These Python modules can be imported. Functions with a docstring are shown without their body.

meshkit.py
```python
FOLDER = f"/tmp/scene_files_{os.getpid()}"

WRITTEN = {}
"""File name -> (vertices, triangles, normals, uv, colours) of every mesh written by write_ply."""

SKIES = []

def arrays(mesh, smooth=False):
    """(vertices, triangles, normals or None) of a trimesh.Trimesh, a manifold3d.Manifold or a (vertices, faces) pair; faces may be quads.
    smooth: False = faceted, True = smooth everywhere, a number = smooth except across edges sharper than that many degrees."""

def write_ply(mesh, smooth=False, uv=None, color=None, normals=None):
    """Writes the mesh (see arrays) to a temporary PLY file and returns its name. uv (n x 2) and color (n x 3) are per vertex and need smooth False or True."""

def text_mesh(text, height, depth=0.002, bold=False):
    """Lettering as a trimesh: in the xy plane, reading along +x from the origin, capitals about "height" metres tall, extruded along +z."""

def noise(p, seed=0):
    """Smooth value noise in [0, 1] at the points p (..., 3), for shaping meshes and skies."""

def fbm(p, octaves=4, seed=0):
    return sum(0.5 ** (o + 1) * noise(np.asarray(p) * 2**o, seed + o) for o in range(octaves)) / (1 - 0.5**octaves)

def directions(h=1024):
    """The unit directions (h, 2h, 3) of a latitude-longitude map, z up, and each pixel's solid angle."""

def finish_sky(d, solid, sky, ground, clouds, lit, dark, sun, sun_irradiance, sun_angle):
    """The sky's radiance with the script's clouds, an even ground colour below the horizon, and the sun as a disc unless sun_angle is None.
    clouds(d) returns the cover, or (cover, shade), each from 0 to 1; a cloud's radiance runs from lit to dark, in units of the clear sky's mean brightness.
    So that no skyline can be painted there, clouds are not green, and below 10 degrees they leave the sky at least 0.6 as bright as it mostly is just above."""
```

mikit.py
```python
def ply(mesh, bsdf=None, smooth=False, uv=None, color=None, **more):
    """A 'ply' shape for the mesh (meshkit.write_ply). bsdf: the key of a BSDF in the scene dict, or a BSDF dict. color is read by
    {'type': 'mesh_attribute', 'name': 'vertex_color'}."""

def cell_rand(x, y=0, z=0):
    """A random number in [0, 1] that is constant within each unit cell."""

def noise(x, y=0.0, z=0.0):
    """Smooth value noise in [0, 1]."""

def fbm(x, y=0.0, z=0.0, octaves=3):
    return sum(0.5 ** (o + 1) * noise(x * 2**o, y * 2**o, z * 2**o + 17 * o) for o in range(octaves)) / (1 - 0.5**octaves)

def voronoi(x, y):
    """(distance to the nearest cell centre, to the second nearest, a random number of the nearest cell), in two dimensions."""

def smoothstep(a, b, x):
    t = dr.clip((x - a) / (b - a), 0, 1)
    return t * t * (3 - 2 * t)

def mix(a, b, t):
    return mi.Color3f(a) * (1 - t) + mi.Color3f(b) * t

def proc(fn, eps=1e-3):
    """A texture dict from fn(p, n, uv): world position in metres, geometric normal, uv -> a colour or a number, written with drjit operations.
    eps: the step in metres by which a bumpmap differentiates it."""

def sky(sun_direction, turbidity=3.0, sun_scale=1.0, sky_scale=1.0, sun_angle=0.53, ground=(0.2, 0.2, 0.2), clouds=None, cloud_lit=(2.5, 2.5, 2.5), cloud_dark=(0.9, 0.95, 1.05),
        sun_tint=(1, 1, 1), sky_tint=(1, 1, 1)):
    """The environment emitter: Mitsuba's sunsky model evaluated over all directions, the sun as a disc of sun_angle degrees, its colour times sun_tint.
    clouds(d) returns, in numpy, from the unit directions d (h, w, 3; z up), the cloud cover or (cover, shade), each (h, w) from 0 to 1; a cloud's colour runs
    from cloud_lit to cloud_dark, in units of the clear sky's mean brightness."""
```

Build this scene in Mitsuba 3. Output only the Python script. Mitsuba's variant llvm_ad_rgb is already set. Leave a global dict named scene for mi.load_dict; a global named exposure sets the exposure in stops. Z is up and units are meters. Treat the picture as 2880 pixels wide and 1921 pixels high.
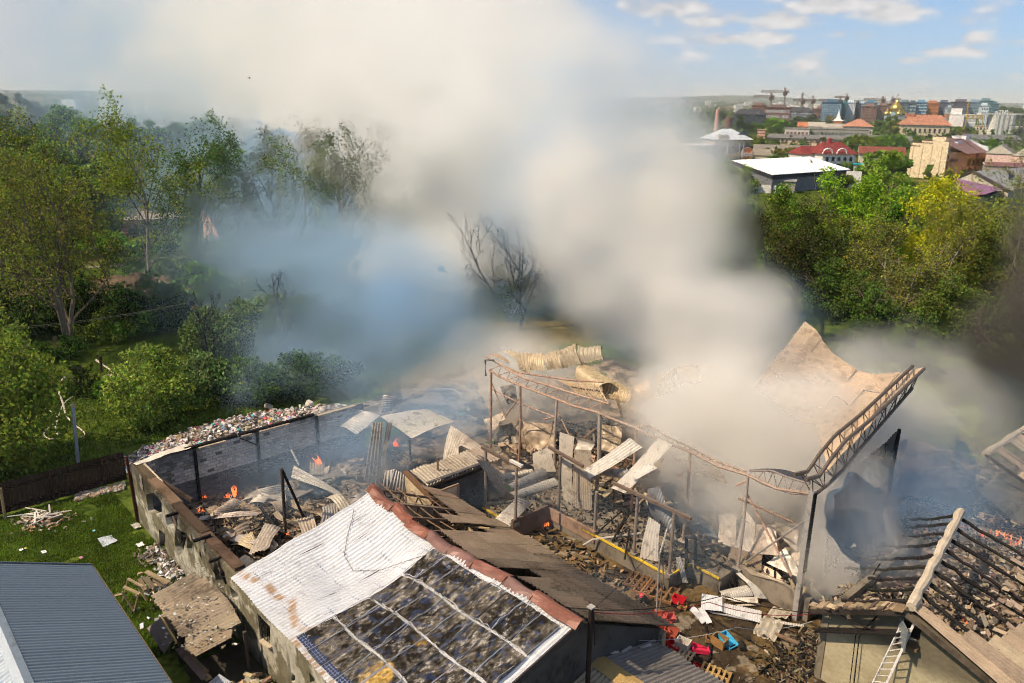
import math, numpy as np, trimesh, drjit as dr, mitsuba as mi, mikit, meshkit
from shapely.geometry import Polygon, box as sbox
T = mi.ScalarTransform4f
scene, labels = {}, {}

# ---------------------------------------------------------------- camera, sky, exposure
CAM_Z, PITCH, ROLL = 24.5, math.radians(17.05), math.radians(0.75)
_F0 = np.array([0, math.cos(PITCH), -math.sin(PITCH)])
_R0 = np.array([1.0, 0, 0])
RIGHT = math.cos(ROLL) * _R0 + math.sin(ROLL) * np.cross(_R0, _F0)
UPV = np.cross(RIGHT, _F0)
exposure = 1.9
HAZE_S = 1.3e-4
scene['camera'] = {'type': 'perspective', 'fov': 2 * math.degrees(math.atan(1440 / 2240)), 'fov_axis': 'x', 'near_clip': 0.5, 'far_clip': 30000.0,
                   'to_world': T().look_at(origin=[0, 0, CAM_Z], target=[0, float(_F0[1]), CAM_Z + float(_F0[2])], up=UPV.tolist()),
                   'medium': {'type': 'ref', 'id': 'haze_air'}}
SUN = np.array([-0.61, -0.22, 0.77]); SUN = SUN / np.linalg.norm(SUN)


PUFFS = [(9.5, 5.6, 3.6, 1.1, 1.0), (13.5, 4.9, 3.0, .8, .8), (17.5, 4.7, 2.6, .8, 1.0), (20.0, 5.6, 2.6, .9, 1.0), (23.2, 5.3, 2.8, 1.1, .9), (15.5, 3.7, 4.2, .55, .75), (21.0, 3.9, 3.6, .5, .6), (27.0, 2.9, 1.7, .5, .7), (28.2, 3.6, 1.0, .5, .7), (24.7, 2.4, 1.6, .35, .5),
         (32.0, 3.3, 1.8, .45, .7), (31.5, 2.5, 1.4, .35, .5), (18.5, 2.1, 2.2, .3, .3), (22.0, 1.8, 1.8, .25, .25), (25.5, 7.6, 4.5, 1.2, .9), (-4.0, 6.5, 4.0, 1.2, .5), (-31, 6.0, 6, 1.2, .35), (-22, 4.5, 5, .8, .25), (12, 8.5, 6, 1.3, .9), (37, 6.5, 4, 1.2, .8)]


def cloud_cover(d):
    """Fair weather cumulus over the town, the same broken field all round, and a pale veil on the side the smoke drifts to."""
    el = np.degrees(np.arcsin(np.clip(d[..., 2], -1, 1)))
    az = np.degrees(np.arctan2(d[..., 0], d[..., 1]))
    q = np.stack([az * .42, el * 1.05, az * 0 + 2.0], -1)
    n1 = meshkit.fbm(q, 5, 11); n2 = meshkit.fbm(q * 3.1 + 5, 4, 23)
    b = np.zeros(az.shape)
    for a, e, wa, we, s in PUFFS:
        y = (el - e) / we; y = np.where(y < 0, y * 1.9, y)          # flat undersides
        b = np.maximum(b, s * (1.25 - ((az - a) / wa) ** 2 - y ** 2))
    s2 = 4.0 / np.maximum(d[..., 2], .05); q2 = np.stack([d[..., 0] * s2 * .5, d[..., 1] * s2 * .5, az * 0], -1)
    field = (meshkit.fbm(q2, 5, 41) - .52) * 5 * np.clip((el - 8) / 6, 0, 1)
    cover = np.clip(b * 1.2 + (n1 - .5) * 2.6 + (n2 - .5) * 1.3 - .15, 0, 1) * (b > -3)
    cover = np.maximum(cover, np.clip(field, 0, .9))
    shade = np.clip(.75 - 1.3 * (n2 - .38) - .9 * (n1 - .45) - .25 * b, 0, 1)
    veil = .95 * np.clip(1.25 - np.abs(az + 40) / 55, 0, 1) * (.55 + .7 * meshkit.fbm(q * .5, 3, 3)) + .16 * np.clip(1 - el / 6, 0, 1)
    veil = np.clip(veil, 0, .9)
    tot = cover + (1 - cover) * veil
    return tot, np.where(tot > 0, (shade * cover + .45 * (1 - cover) * veil) / np.maximum(tot, 1e-6), 0)


scene['sky_light'] = mikit.sky(SUN.tolist(), turbidity=3.0, clouds=cloud_cover, cloud_lit=(2.5, 2.45, 2.45), cloud_dark=(1.15, 1.22, 1.36), ground=(0.12, 0.12, 0.09), sun_tint=(1.0, 0.985, 0.95), sky_tint=(0.93, 1.0, 1.08))

# ---------------------------------------------------------------- places: pixels of the photograph to points, and the site's own axes
def ray(px, py):
    d = _F0 + (px - 1440) / 2240 * RIGHT - (py - 960.5) / 2240 * UPV
    return d / np.linalg.norm(d)

def W(px, py, z=0.0):
    d = ray(px, py); return np.array([0, 0, CAM_Z]) + d * ((z - CAM_Z) / d[2])

DN = np.array([0.666, -0.746, 0.0]); DN /= np.linalg.norm(DN)
EE = np.array([-DN[1], DN[0], 0.0])
OO = W(370, 1311, 3.65); OO[2] = 0
ZZ = np.array([0, 0, 1.0])

def L(u, v, z=0.0):
    u, v, z = np.broadcast_arrays(np.asarray(u, float), v, z)
    return OO + u[..., None] * DN + v[..., None] * EE + z[..., None] * ZZ

def _plane(px, py, n, c):
    d = ray(px, py); o = np.array([0, 0, CAM_Z]); return o + d * ((c - (o - OO) @ n) / (d @ n))

def AU(px, py, u): return _plane(px, py, DN, u)
def AV(px, py, v): return _plane(px, py, EE, v)
def AY(px, py, y):
    d = ray(px, py); return np.array([0, 0, CAM_Z]) + d * (y / d[1])
def zoomer(x0, y0, f=3.673): return lambda x, y: (x0 + x / f, y0 + y / f)
s1, s2, s3, s4, s5, s6, s7, s8, s9 = [zoomer(*a) for a in ((800, 1500), (1200, 1500), (640, 1300), (320, 1060), (1000, 1060), (1340, 940), (1640, 1200), (1800, 1500), (2240, 1300))]
bl, bc, br = zoomer(0, 1280, 2.446), zoomer(960, 1280, 2.446), zoomer(1920, 1280, 2.446)
zA1, zA2, zA3 = zoomer(0, 640, 2.449), zoomer(960, 640, 2.449), zoomer(1920, 640, 2.449)
zC3 = zoomer(1920, 0, 2.449)

# ---------------------------------------------------------------- materials
def _rgb(uv):
    r = dr.floor(uv.x) / 255.0
    return mi.Color3f(r * r, dr.square(uv.x - dr.floor(uv.x)), dr.square(uv.y))

def _matte(p, n, uv):
    return _rgb(uv) * (0.62 + 0.5 * mikit.fbm(p.x * 2.3, p.y * 2.3, p.z * 2.3, 3) + 0.26 * mikit.noise(p.x * 23, p.y * 23, p.z * 23))

def _sooty(p, n, uv):
    k = mikit.fbm(p.x * 0.9 + 7, p.y * 0.9, p.z * 0.6, 3)
    g = mikit.fbm(p.x * 7, p.y * 7, p.z * 3, 3)
    s = mikit.noise(p.x * 31, p.y * 31, p.z * 31)
    soot = mikit.smoothstep(0.40, 0.78, k * 0.6 + g * 0.45)
    return _rgb(uv) * (0.7 + 0.45 * g + 0.2 * s) * (1 - 0.68 * soot) + mi.Color3f(0.008, 0.007, 0.006)

def _metal(p, n, uv):
    k = mikit.fbm(p.x * 2.6, p.y * 2.6, p.z * 2.6 + 3, 4)
    g = mikit.noise(p.x * 19, p.y * 19, p.z * 19)
    rust = mikit.smoothstep(0.50, 0.76, k + 0.16 * (g - 0.5))
    c = _rgb(uv)
    return c * (0.70 + 0.40 * k + 0.2 * g) * (1 - 0.5 * rust) + mi.Color3f(0.030, 0.016, 0.008) * rust

def _clean(p, n, uv):
    return _rgb(uv) * (0.90 + 0.12 * mikit.fbm(p.x * 0.5, p.y * 0.5, p.z, 3) + 0.08 * mikit.noise(p.x * 9, p.y * 9, p.z * 9))

def _leafc(p, n, uv):
    return _rgb(uv) * (0.75 + 0.5 * mikit.noise(p.x * 0.9, p.y * 0.9, p.z * 0.9))

def two(b): return {'type': 'twosided', 'b': b}
def diffuse(fn): return two({'type': 'diffuse', 'reflectance': mikit.proc(fn)})
scene['matte'] = diffuse(_matte)
scene['sooty'] = diffuse(_sooty)
scene['metal'] = two({'type': 'principled', 'base_color': mikit.proc(_metal), 'roughness': 0.5, 'metallic': 0.15, 'specular': 0.5})
scene['cleanmetal'] = two({'type': 'principled', 'base_color': mikit.proc(_clean), 'roughness': 0.42, 'metallic': 0.1, 'specular': 0.5})
scene['shiny'] = two({'type': 'principled', 'base_color': mikit.proc(_rgb3 := (lambda p, n, uv: _rgb(uv))), 'roughness': 0.28, 'metallic': 0.0, 'specular': 0.5})
scene['leaf'] = {'type': 'principledthin', 'base_color': mikit.proc(_leafc), 'roughness': 0.65, 'diff_trans': 0.7, 'spec_trans': 0.0, 'eta': 1.3}

def local(p):
    x, y = p.x - float(OO[0]), p.y - float(OO[1])
    return x * float(DN[0]) + y * float(DN[1]), x * float(EE[0]) + y * float(EE[1])

def _ground(p, n, uv):
    a = mikit.fbm(p.x * 0.06 + 5, p.y * 0.06, 0, 4)
    b = mikit.fbm(p.x * 0.55, p.y * 0.55, 1, 4)
    c = mikit.noise(p.x * 5, p.y * 5, 2)
    grass = mikit.mix([0.035, 0.058, 0.010], [0.095, 0.13, 0.022], mikit.smoothstep(0.3, 0.7, b + 0.25 * (c - 0.5)))
    dry = mi.Color3f(0.16, 0.12, 0.065) * (0.7 + 0.6 * b)
    return mikit.mix(grass, dry, mikit.smoothstep(0.60, 0.72, a + 0.12 * (b - 0.5)) * 0.8) * (0.75 + 0.5 * c)
scene['ground_soil'] = diffuse(_ground)

def _yard(p, n, uv):
    b = mikit.fbm(p.x * 0.7, p.y * 0.7, 1, 4)
    c = mikit.fbm(p.x * 5, p.y * 5, 2, 2)
    wet = mikit.smoothstep(0.45, 0.66, b)
    pale = mikit.smoothstep(0.62, 0.72, mikit.fbm(p.x * 1.4 + 9, p.y * 1.4, 4, 4))
    base = mikit.mix([0.135, 0.090, 0.042], [0.045, 0.033, 0.022], wet)
    return mikit.mix(base, [0.26, 0.215, 0.155], pale * 0.7) * (0.55 + 0.9 * c)
scene['yard_soil'] = diffuse(_yard)

def _ash(p, n, uv):
    b = mikit.fbm(p.x * 0.9, p.y * 0.9, p.z * 0.9, 4)
    c = mikit.fbm(p.x * 6, p.y * 6, p.z * 6, 3)
    base = mikit.mix([0.055, 0.044, 0.036], [0.29, 0.22, 0.155], mikit.smoothstep(0.36, 0.62, b + 0.3 * (c - 0.5)))
    fleck = mikit.smoothstep(0.70, 0.78, c)
    return mikit.mix(base, [0.42, 0.37, 0.30], fleck * 0.6) * (0.5 + 1.0 * c)
scene['ash'] = diffuse(_ash)

def _white_roof(p, n, uv):
    u, v = local(p)
    b = mikit.fbm(u * 0.8, v * 0.5, 0, 3)
    f = mikit.fbm(u * 7.0, v * 1.0, 4, 3)
    c = mi.Color3f(0.60, 0.61, 0.63) * (0.80 + 0.30 * b)
    row = dr.abs(v * 0.83 - dr.floor(v * 0.83) - 0.5)
    dots = mikit.smoothstep(0.045, 0.02, row) * mikit.smoothstep(0.25, 0.42, dr.abs(u * 5.2 - dr.floor(u * 5.2) - 0.5)) * mikit.smoothstep(0.30, 0.6, mikit.noise(u * 0.9, v * 0.83, 8))
    c = mikit.mix(c, [0.20, 0.23, 0.33], dots * 0.75)
    smear = mikit.smoothstep(0.58, 0.80, mikit.fbm(u * 2.6, v * 2.6, 7, 4)) * 0.35
    c = mikit.mix(c, [0.30, 0.29, 0.29], smear)
    # rust run along the eave and round the lowest panels
    edge = 0.20 + 0.8 * mikit.noise(u * 1.1, 0, 3) * mikit.smoothstep(14.5, 16.0, u)
    rust = mikit.smoothstep(0.26, 0.0, dr.abs(v - edge) - 0.05) * mikit.smoothstep(0.30, 0.6, f) * mikit.smoothstep(22, 19.0, u)
    rust2 = mikit.smoothstep(20.0, 20.8, u) * mikit.smoothstep(0.35, -0.25, v) * mikit.smoothstep(0.3, 0.65, f)
    return mikit.mix(c, [0.34, 0.20, 0.085], dr.maximum(rust, rust2) * 0.85)
scene['white_roof_paint'] = two({'type': 'principled', 'base_color': mikit.proc(_white_roof), 'roughness': 0.42, 'metallic': 0.0, 'specular': 0.5})

def _burnt(p, n, uv):
    u, v = local(p)
    warp = mikit.noise(u * 2.1, v * 2.1, 3) * 1.7
    a = mikit.fbm(u * 1.0 + warp, v * 0.8, 1, 4)
    b = mikit.fbm(u * 4.5 + warp, v * 3.1 - warp, 5, 4)
    k = mikit.fbm(u * 11, v * 8, 9, 3)
    grey = mikit.mix([0.020, 0.017, 0.014], [0.155, 0.135, 0.11], mikit.smoothstep(0.42, 0.74, a * 0.5 + b * 0.35 + k * 0.2))
    white = mikit.smoothstep(0.56, 0.78, b * 0.5 + k * 0.3 + mikit.noise(u * 37, v * 29, 3) * 0.22)
    c = mikit.mix(grey, [0.46, 0.44, 0.41], white * 0.55)
    tan = mikit.smoothstep(0.60, 0.68, mikit.noise(u * 0.8 + 3.3, v * 0.8 + 1.2, 2)) * mikit.smoothstep(24.0, 25.0, u) * mikit.smoothstep(3.6, 2.6, v)
    c = mikit.mix(c, mi.Color3f(0.42, 0.27, 0.08) * (0.4 + 1.2 * k), tan)
    blue = mikit.smoothstep(0.66, 0.76, mikit.noise(u * 6, v * 5, 11))
    c = mikit.mix(c, [0.03, 0.05, 0.12], blue * 0.45)
    return c * (0.45 + 1.0 * k)
scene['burnt_ash'] = diffuse(_burnt)

def _cells(p, n, uv):
    a, b = uv.x * 6.0, uv.y * 10.0
    g = dr.maximum(dr.abs(a - dr.floor(a) - 0.5), dr.abs(b - dr.floor(b) - 0.5))
    return mikit.mix([0.010, 0.017, 0.055], [0.34, 0.38, 0.48], mikit.smoothstep(0.44, 0.48, g))
scene['solar_glass'] = two({'type': 'principled', 'base_color': mikit.proc(_cells), 'roughness': 0.15, 'specular': 0.6})

def _stucco(p, n, uv):
    u, v = local(p)
    b = mikit.fbm(u * 0.9, p.z * 1.2, 1, 4)
    c = mikit.fbm(u * 5, p.z * 5, 3, 3)
    base = mikit.mix([0.17, 0.155, 0.105], [0.40, 0.38, 0.315], mikit.smoothstep(0.40, 0.60, b + 0.2 * (c - 0.5)))
    damp = mikit.smoothstep(0.9, 0.1, p.z + 1.2 * (b - 0.5))
    soot = mikit.smoothstep(2.1, 3.7, p.z + 2.2 * (mikit.fbm(u * 1.1 + 4, p.z * 0.5, 6, 4) - 0.5)) * mikit.smoothstep(16.0, 11.0, u)
    base = mikit.mix(base, [0.13, 0.12, 0.085], damp * 0.7)
    drip = mikit.smoothstep(0.60, 0.70, mikit.fbm(u * 2.4, p.z * 0.35, 9, 3))
    base = mikit.mix(base, [0.055, 0.05, 0.038], drip * 0.6)
    return mikit.mix(base, [0.04, 0.034, 0.026], soot * 0.85) * (0.65 + 0.7 * c)
scene['stucco'] = diffuse(_stucco)

def _cream(p, n, uv):
    b = mikit.fbm(p.x * 0.8, p.y * 0.8, p.z * 0.9, 4)
    c = mikit.noise(p.x * 9, p.y * 9, p.z * 9)
    base = mikit.mix([0.33, 0.285, 0.18], [0.42, 0.37, 0.245], mikit.smoothstep(0.35, 0.65, b))
    soot = mikit.smoothstep(2.6, 3.6, p.z + 1.0 * (b - 0.5))  # darker towards the top of the wall
    return mikit.mix(base, [0.06, 0.05, 0.04], soot * 0.75) * (0.88 + 0.24 * c)
scene['cream_plaster'] = diffuse(_cream)


# ---------------------------------------------------------------- mesh helpers
RNG = np.random.default_rng(7)

def vnorm(a): return a / (np.linalg.norm(a, axis=-1, keepdims=True) + 1e-12)

def uvc(color):
    c = np.sqrt(np.clip(np.asarray(color, float), 0, 0.96))
    return np.stack([np.round(c[..., 0] * 255) + np.clip(c[..., 1], 0.01, 0.985), c[..., 2]], -1)

class MB:
    """Collects faces with one colour each."""
    def __init__(self): self.v, self.f, self.c, self.n = [], [], [], 0
    def add(self, v, f, c):
        v, f = np.asarray(v, float).reshape(-1, 3), np.asarray(f, int)
        if f.shape[1] == 4: f = np.vstack([f[:, [0, 1, 2]], f[:, [0, 2, 3]]])
        self.v.append(v); self.f.append(f + self.n); self.n += len(v)
        self.c.append(np.broadcast_to(np.asarray(c, float), (len(f), 3)))
        return self
    def box(self, c, half, col, ax=None):
        """half: half sizes along the axes ax (rows); the default axes are the site's."""
        ax = np.array([DN, EE, ZZ]) if ax is None else np.asarray(ax, float)
        s = np.array([[x, y, z] for x in (-1, 1) for y in (-1, 1) for z in (-1, 1)], float)
        v = np.asarray(c) + (s * np.asarray(half)) @ ax
        return self.add(v, [[0, 1, 3, 2], [4, 6, 7, 5], [0, 4, 5, 1], [2, 3, 7, 6], [0, 2, 6, 4], [1, 5, 7, 3]], col)
    def beam(self, p, q, w, h, col, up=ZZ):
        p, q = np.asarray(p, float), np.asarray(q, float); d = vnorm(q - p)
        if abs(d @ up) > 0.95: up = DN
        s = vnorm(np.cross(d, up)); t = np.cross(s, d)
        return self.box((p + q) / 2, [np.linalg.norm(q - p) / 2, w / 2, h / 2], col, [d, s, t])
    def tube(self, pts, r, col, n=6, cap=True):
        p = np.asarray(pts, float); t = vnorm(np.gradient(p, axis=0))
        ref = np.where(np.abs(t[:, 2:]) < 0.9, [0, 0, 1.0], [1.0, 0, 0])
        a = vnorm(np.cross(t, ref)); b = np.cross(t, a); th = np.arange(n) * 2 * np.pi / n
        v = p[:, None] + np.broadcast_to(r, (len(p),))[:, None, None] * (np.cos(th)[None, :, None] * a[:, None] + np.sin(th)[None, :, None] * b[:, None])
        i, j = np.meshgrid(np.arange(len(p) - 1), np.arange(n), indexing='ij')
        f = np.stack([i * n + j, i * n + (j + 1) % n, (i + 1) * n + (j + 1) % n, (i + 1) * n + j], -1).reshape(-1, 4)
        self.add(v.reshape(-1, 3), f, col)
        if cap:
            k = np.arange(1, n - 1)
            self.add(v[0], np.stack([k * 0, k + 1, k], 1), col); self.add(v[-1], np.stack([k * 0, k, k + 1], 1), col)
        return self
    def grid(self, P, col):
        a, b = P.shape[:2]; i, j = np.meshgrid(np.arange(a - 1), np.arange(b - 1), indexing='ij')
        f = np.stack([i * b + j, (i + 1) * b + j, (i + 1) * b + j + 1, i * b + j + 1], -1).reshape(-1, 4)
        if np.ndim(col) == 3: col = np.vstack([np.asarray(col).reshape(-1, 3)] * 2)
        return self.add(P.reshape(-1, 3), f, col)
    def poly(self, pts, col):
        pts = np.asarray(pts, float); k = np.arange(1, len(pts) - 1)
        return self.add(pts, np.stack([k * 0, k, k + 1], 1), col)
    def mesh(self, m, col): return self.add(np.array(m.vertices), np.array(m.faces), col)

USED, COUNT = set(), {}
def numbered(k):
    i = COUNT.get(k, -1)
    while True:
        i += 1; n = f'{k}_{i:03d}' if i else k
        if n not in USED: USED.add(n); COUNT[k] = i; return n


def put(key, mb, mat):
    """One entry of the scene. An MB is faceted with its face colours; (mesh, colour) is smooth with one colour; (mesh, colour, uv) has its own uv."""
    if isinstance(mb, MB):
        V, F, C = np.vstack(mb.v), np.vstack(mb.f), np.vstack(mb.c)
        scene[key] = mikit.ply((V[F].reshape(-1, 3), np.arange(len(F) * 3).reshape(-1, 3)), mat, uv=np.repeat(uvc(C), 3, axis=0))
    else:
        m, col = mb[0], mb[1]
        v = np.asarray(m[0]).reshape(-1, 3); f = np.asarray(m[1])
        uv = mb[2] if len(mb) > 2 else np.broadcast_to(uvc(col), (len(v), 2))
        scene[key] = mikit.ply((v, f), mat, smooth=True, uv=uv)

def thing(name, label, cat, group=None):
    k = numbered(name); labels[k] = {'label': label, 'category': cat}
    if group: labels[k]['group'] = group
    return k

def one(name, mb, mat, label, cat, group=None):
    k = thing(name, label, cat, group); put(k, mb, mat); return k

def part(parent, name, mb, mat, label=None, stuff=False):
    k = numbered(parent + '__' + name); put(k, mb, mat)
    if label: labels[k] = {'label': label}
    if stuff: labels.setdefault(k, {})['kind'] = 'stuff'
    return k

def struct(name, mb, mat):
    k = numbered(name); labels[k] = {'kind': 'structure'}; put(k, mb, mat); return k

def stuff(name, mb, mat, label):
    k = numbered(name); labels[k] = {'kind': 'stuff', 'label': label, 'category': name.replace('_', ' ')}; put(k, mb, mat); return k

def gridmesh(P):
    a, b = P.shape[:2]; i, j = np.meshgrid(np.arange(a - 1), np.arange(b - 1), indexing='ij')
    return P.reshape(-1, 3), np.stack([i * b + j, (i + 1) * b + j, (i + 1) * b + j + 1, i * b + j + 1], -1).reshape(-1, 4)

def patch(A, B, C, D, ns, nt):
    """Points (ns+1, nt+1): A to B along s, A to D along t."""
    A, B, C, D = (np.asarray(x, float) for x in (A, B, C, D))
    s = np.linspace(0, 1, ns + 1)[:, None, None]; t = np.linspace(0, 1, nt + 1)[None, :, None]
    return A * (1 - s) * (1 - t) + B * s * (1 - t) + C * s * t + D * (1 - s) * t

def normals(P):
    return vnorm(np.cross(np.gradient(P, axis=0), np.gradient(P, axis=1)))

def corr(A, B, C, D, pitch=0.12, amp=0.022, ns=8, bulge=0.0, warp=0.0, seed=0, per=4, tear=0.0, bend=0.0):
    """A corrugated sheet: ridges run from A to B, waves across from A to D."""
    w = (np.linalg.norm(np.subtract(D, A)) + np.linalg.norm(np.subtract(C, B))) / 2
    n = max(3, int(round(w / pitch))); P = patch(A, B, C, D, ns, n * per)
    s = np.linspace(0, 1, ns + 1)[:, None]; t = np.linspace(0, 1, n * per + 1)[None]
    if tear:
        k = meshkit.fbm(np.stack([t[0] * w * 2.5, t[0] * 0 + seed, t[0] * 0], -1), 3, seed)
        s2 = s * (1 - tear * np.clip(k - 0.3, 0, 1))[None]
        P = P[0][None] + (P[-1] - P[0])[None] * s2[..., None]
    N = normals(P)
    h = amp * np.sin(2 * np.pi * n * t) + bulge * 4 * s * (1 - s) + bend * 4 * t * (1 - t) + 0 * s
    if warp: h = h + warp * (meshkit.fbm(P * 0.8 + seed * 3.7, 3, seed) - 0.5) * 2
    return gridmesh(P + N * h[..., None])

def lump(center, size, seed, sub=2, rough=0.35, freq=1.3):
    m = trimesh.creation.icosphere(subdivisions=sub); v = m.vertices.copy()
    v = v * (1 + rough * (meshkit.fbm(v * freq + seed * 5.1, 3, seed) - 0.5) * 2)[:, None] * np.asarray(size)
    ax = np.array([DN, EE, ZZ]); return (v @ ax + np.asarray(center), m.faces)

def rough_sheet(P, amp, freq, seed):
    N = normals(P); return P + N * (amp * 2 * (meshkit.fbm(P * freq + seed, 4, seed) - 0.5))[..., None]

# ================================================================ ground sheets
_g = np.linspace(-1, 1, 41); _gx = np.sign(_g) * np.abs(_g) ** 3 * 9000
_P = np.stack(list(np.meshgrid(_gx, _gx + 60, indexing='ij')) + [np.zeros((41, 41)) - 0.02], -1)
struct('ground', (gridmesh(_P), (0.1, 0.1, 0.05)), 'ground_soil')

def sheet_floor(name, corners, z, mat, n=40, amp=0.05, seed=1, freq=0.6):
    P = patch(*[L(u, v, z) for u, v in corners], n, n)
    P[..., 2] += amp * 2 * (meshkit.fbm(P * freq + seed, 4, seed) - 0.5)
    return struct(name, (gridmesh(P), (0.2, 0.2, 0.2)), mat)

sheet_floor('yard_ground', [(12.5, 12.6), (38, 12.6), (38, 22.2), (12.5, 22.2)], 0.06, 'yard_soil', 60, 0.04, 3)
sheet_floor('burnt_floor', [(-0.1, 0.2), (14.6, 0.2), (14.6, 15.5), (-0.1, 15.5)], 0.18, 'ash', 70, 0.30, 5, 0.9)
sheet_floor('burnt_floor', [(-0.4, 15.2), (14.0, 15.2), (14.0, 45), (-4, 45)], 0.12, 'ash', 60, 0.35, 9, 0.7)
sheet_floor('hall_floor', [(8, 21.7), (38, 21.7), (38, 46), (8, 46)], 0.95, 'ash', 80, 0.40, 8, 0.7)

RUST, PALE, TANM, GREYM = (0.20, 0.125, 0.085), (0.50, 0.44, 0.36), (0.33, 0.245, 0.165), (0.36, 0.34, 0.31)
CHAR, SOOT, WOOD, BEIGE = (0.022, 0.020, 0.019), (0.05, 0.042, 0.036), (0.25, 0.17, 0.10), (0.44, 0.34, 0.22)
PINK = (0.40, 0.255, 0.18)
rg = np.random.default_rng(12)
def jit(c, a=0.12, r=rg): return np.clip(np.asarray(c) * (1 + a * r.standard_normal()) * (1 + 0.22 * a * r.standard_normal(3)), 0.004, 0.93)

# ================================================================ the burnt block-walled hall (left)
t = thing('burnt_building', 'roofless burnt building with white block back wall and soot stained stucco side wall', 'building')
# back wall: backing, blocks, posts, charred plate
part(t, 'back_wall', MB().box(L(-0.22, 7.95, 1.8), [0.17, 7.65, 1.85], (0.16, 0.15, 0.14)), 'matte')
nb, rest = 0, MB()
for r in range(18):
    z0 = 0.05 + r * 0.2
    for k in range(38):
        v0 = 0.12 + k * 0.4 + (0.2 if r % 2 else 0)
        if v0 > 14.6 or rg.random() < 0.012: continue
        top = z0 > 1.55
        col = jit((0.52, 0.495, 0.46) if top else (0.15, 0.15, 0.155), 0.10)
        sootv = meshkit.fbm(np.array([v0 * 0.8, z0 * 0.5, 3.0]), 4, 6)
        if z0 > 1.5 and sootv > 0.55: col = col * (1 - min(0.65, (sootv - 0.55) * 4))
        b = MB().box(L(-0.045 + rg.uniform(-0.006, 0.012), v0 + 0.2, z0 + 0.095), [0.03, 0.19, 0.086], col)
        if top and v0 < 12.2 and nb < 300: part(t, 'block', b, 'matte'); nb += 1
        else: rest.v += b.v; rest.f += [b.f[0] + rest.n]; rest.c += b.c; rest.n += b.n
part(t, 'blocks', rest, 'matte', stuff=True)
for v in (0.25, 3.64, 7.66, 11.9):
    part(t, 'wall_post', MB().box(L(0.07, v, 1.8), [0.06, 0.085, 1.88], jit(CHAR)), 'matte')
for v0, v1 in ((3.1, 6.4), (6.5, 11.8)):
    part(t, 'charred_plate', MB().beam(L(-0.1, v0, 3.78), L(-0.1, v1, 3.78), 0.22, 0.13, CHAR), 'matte')
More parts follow.
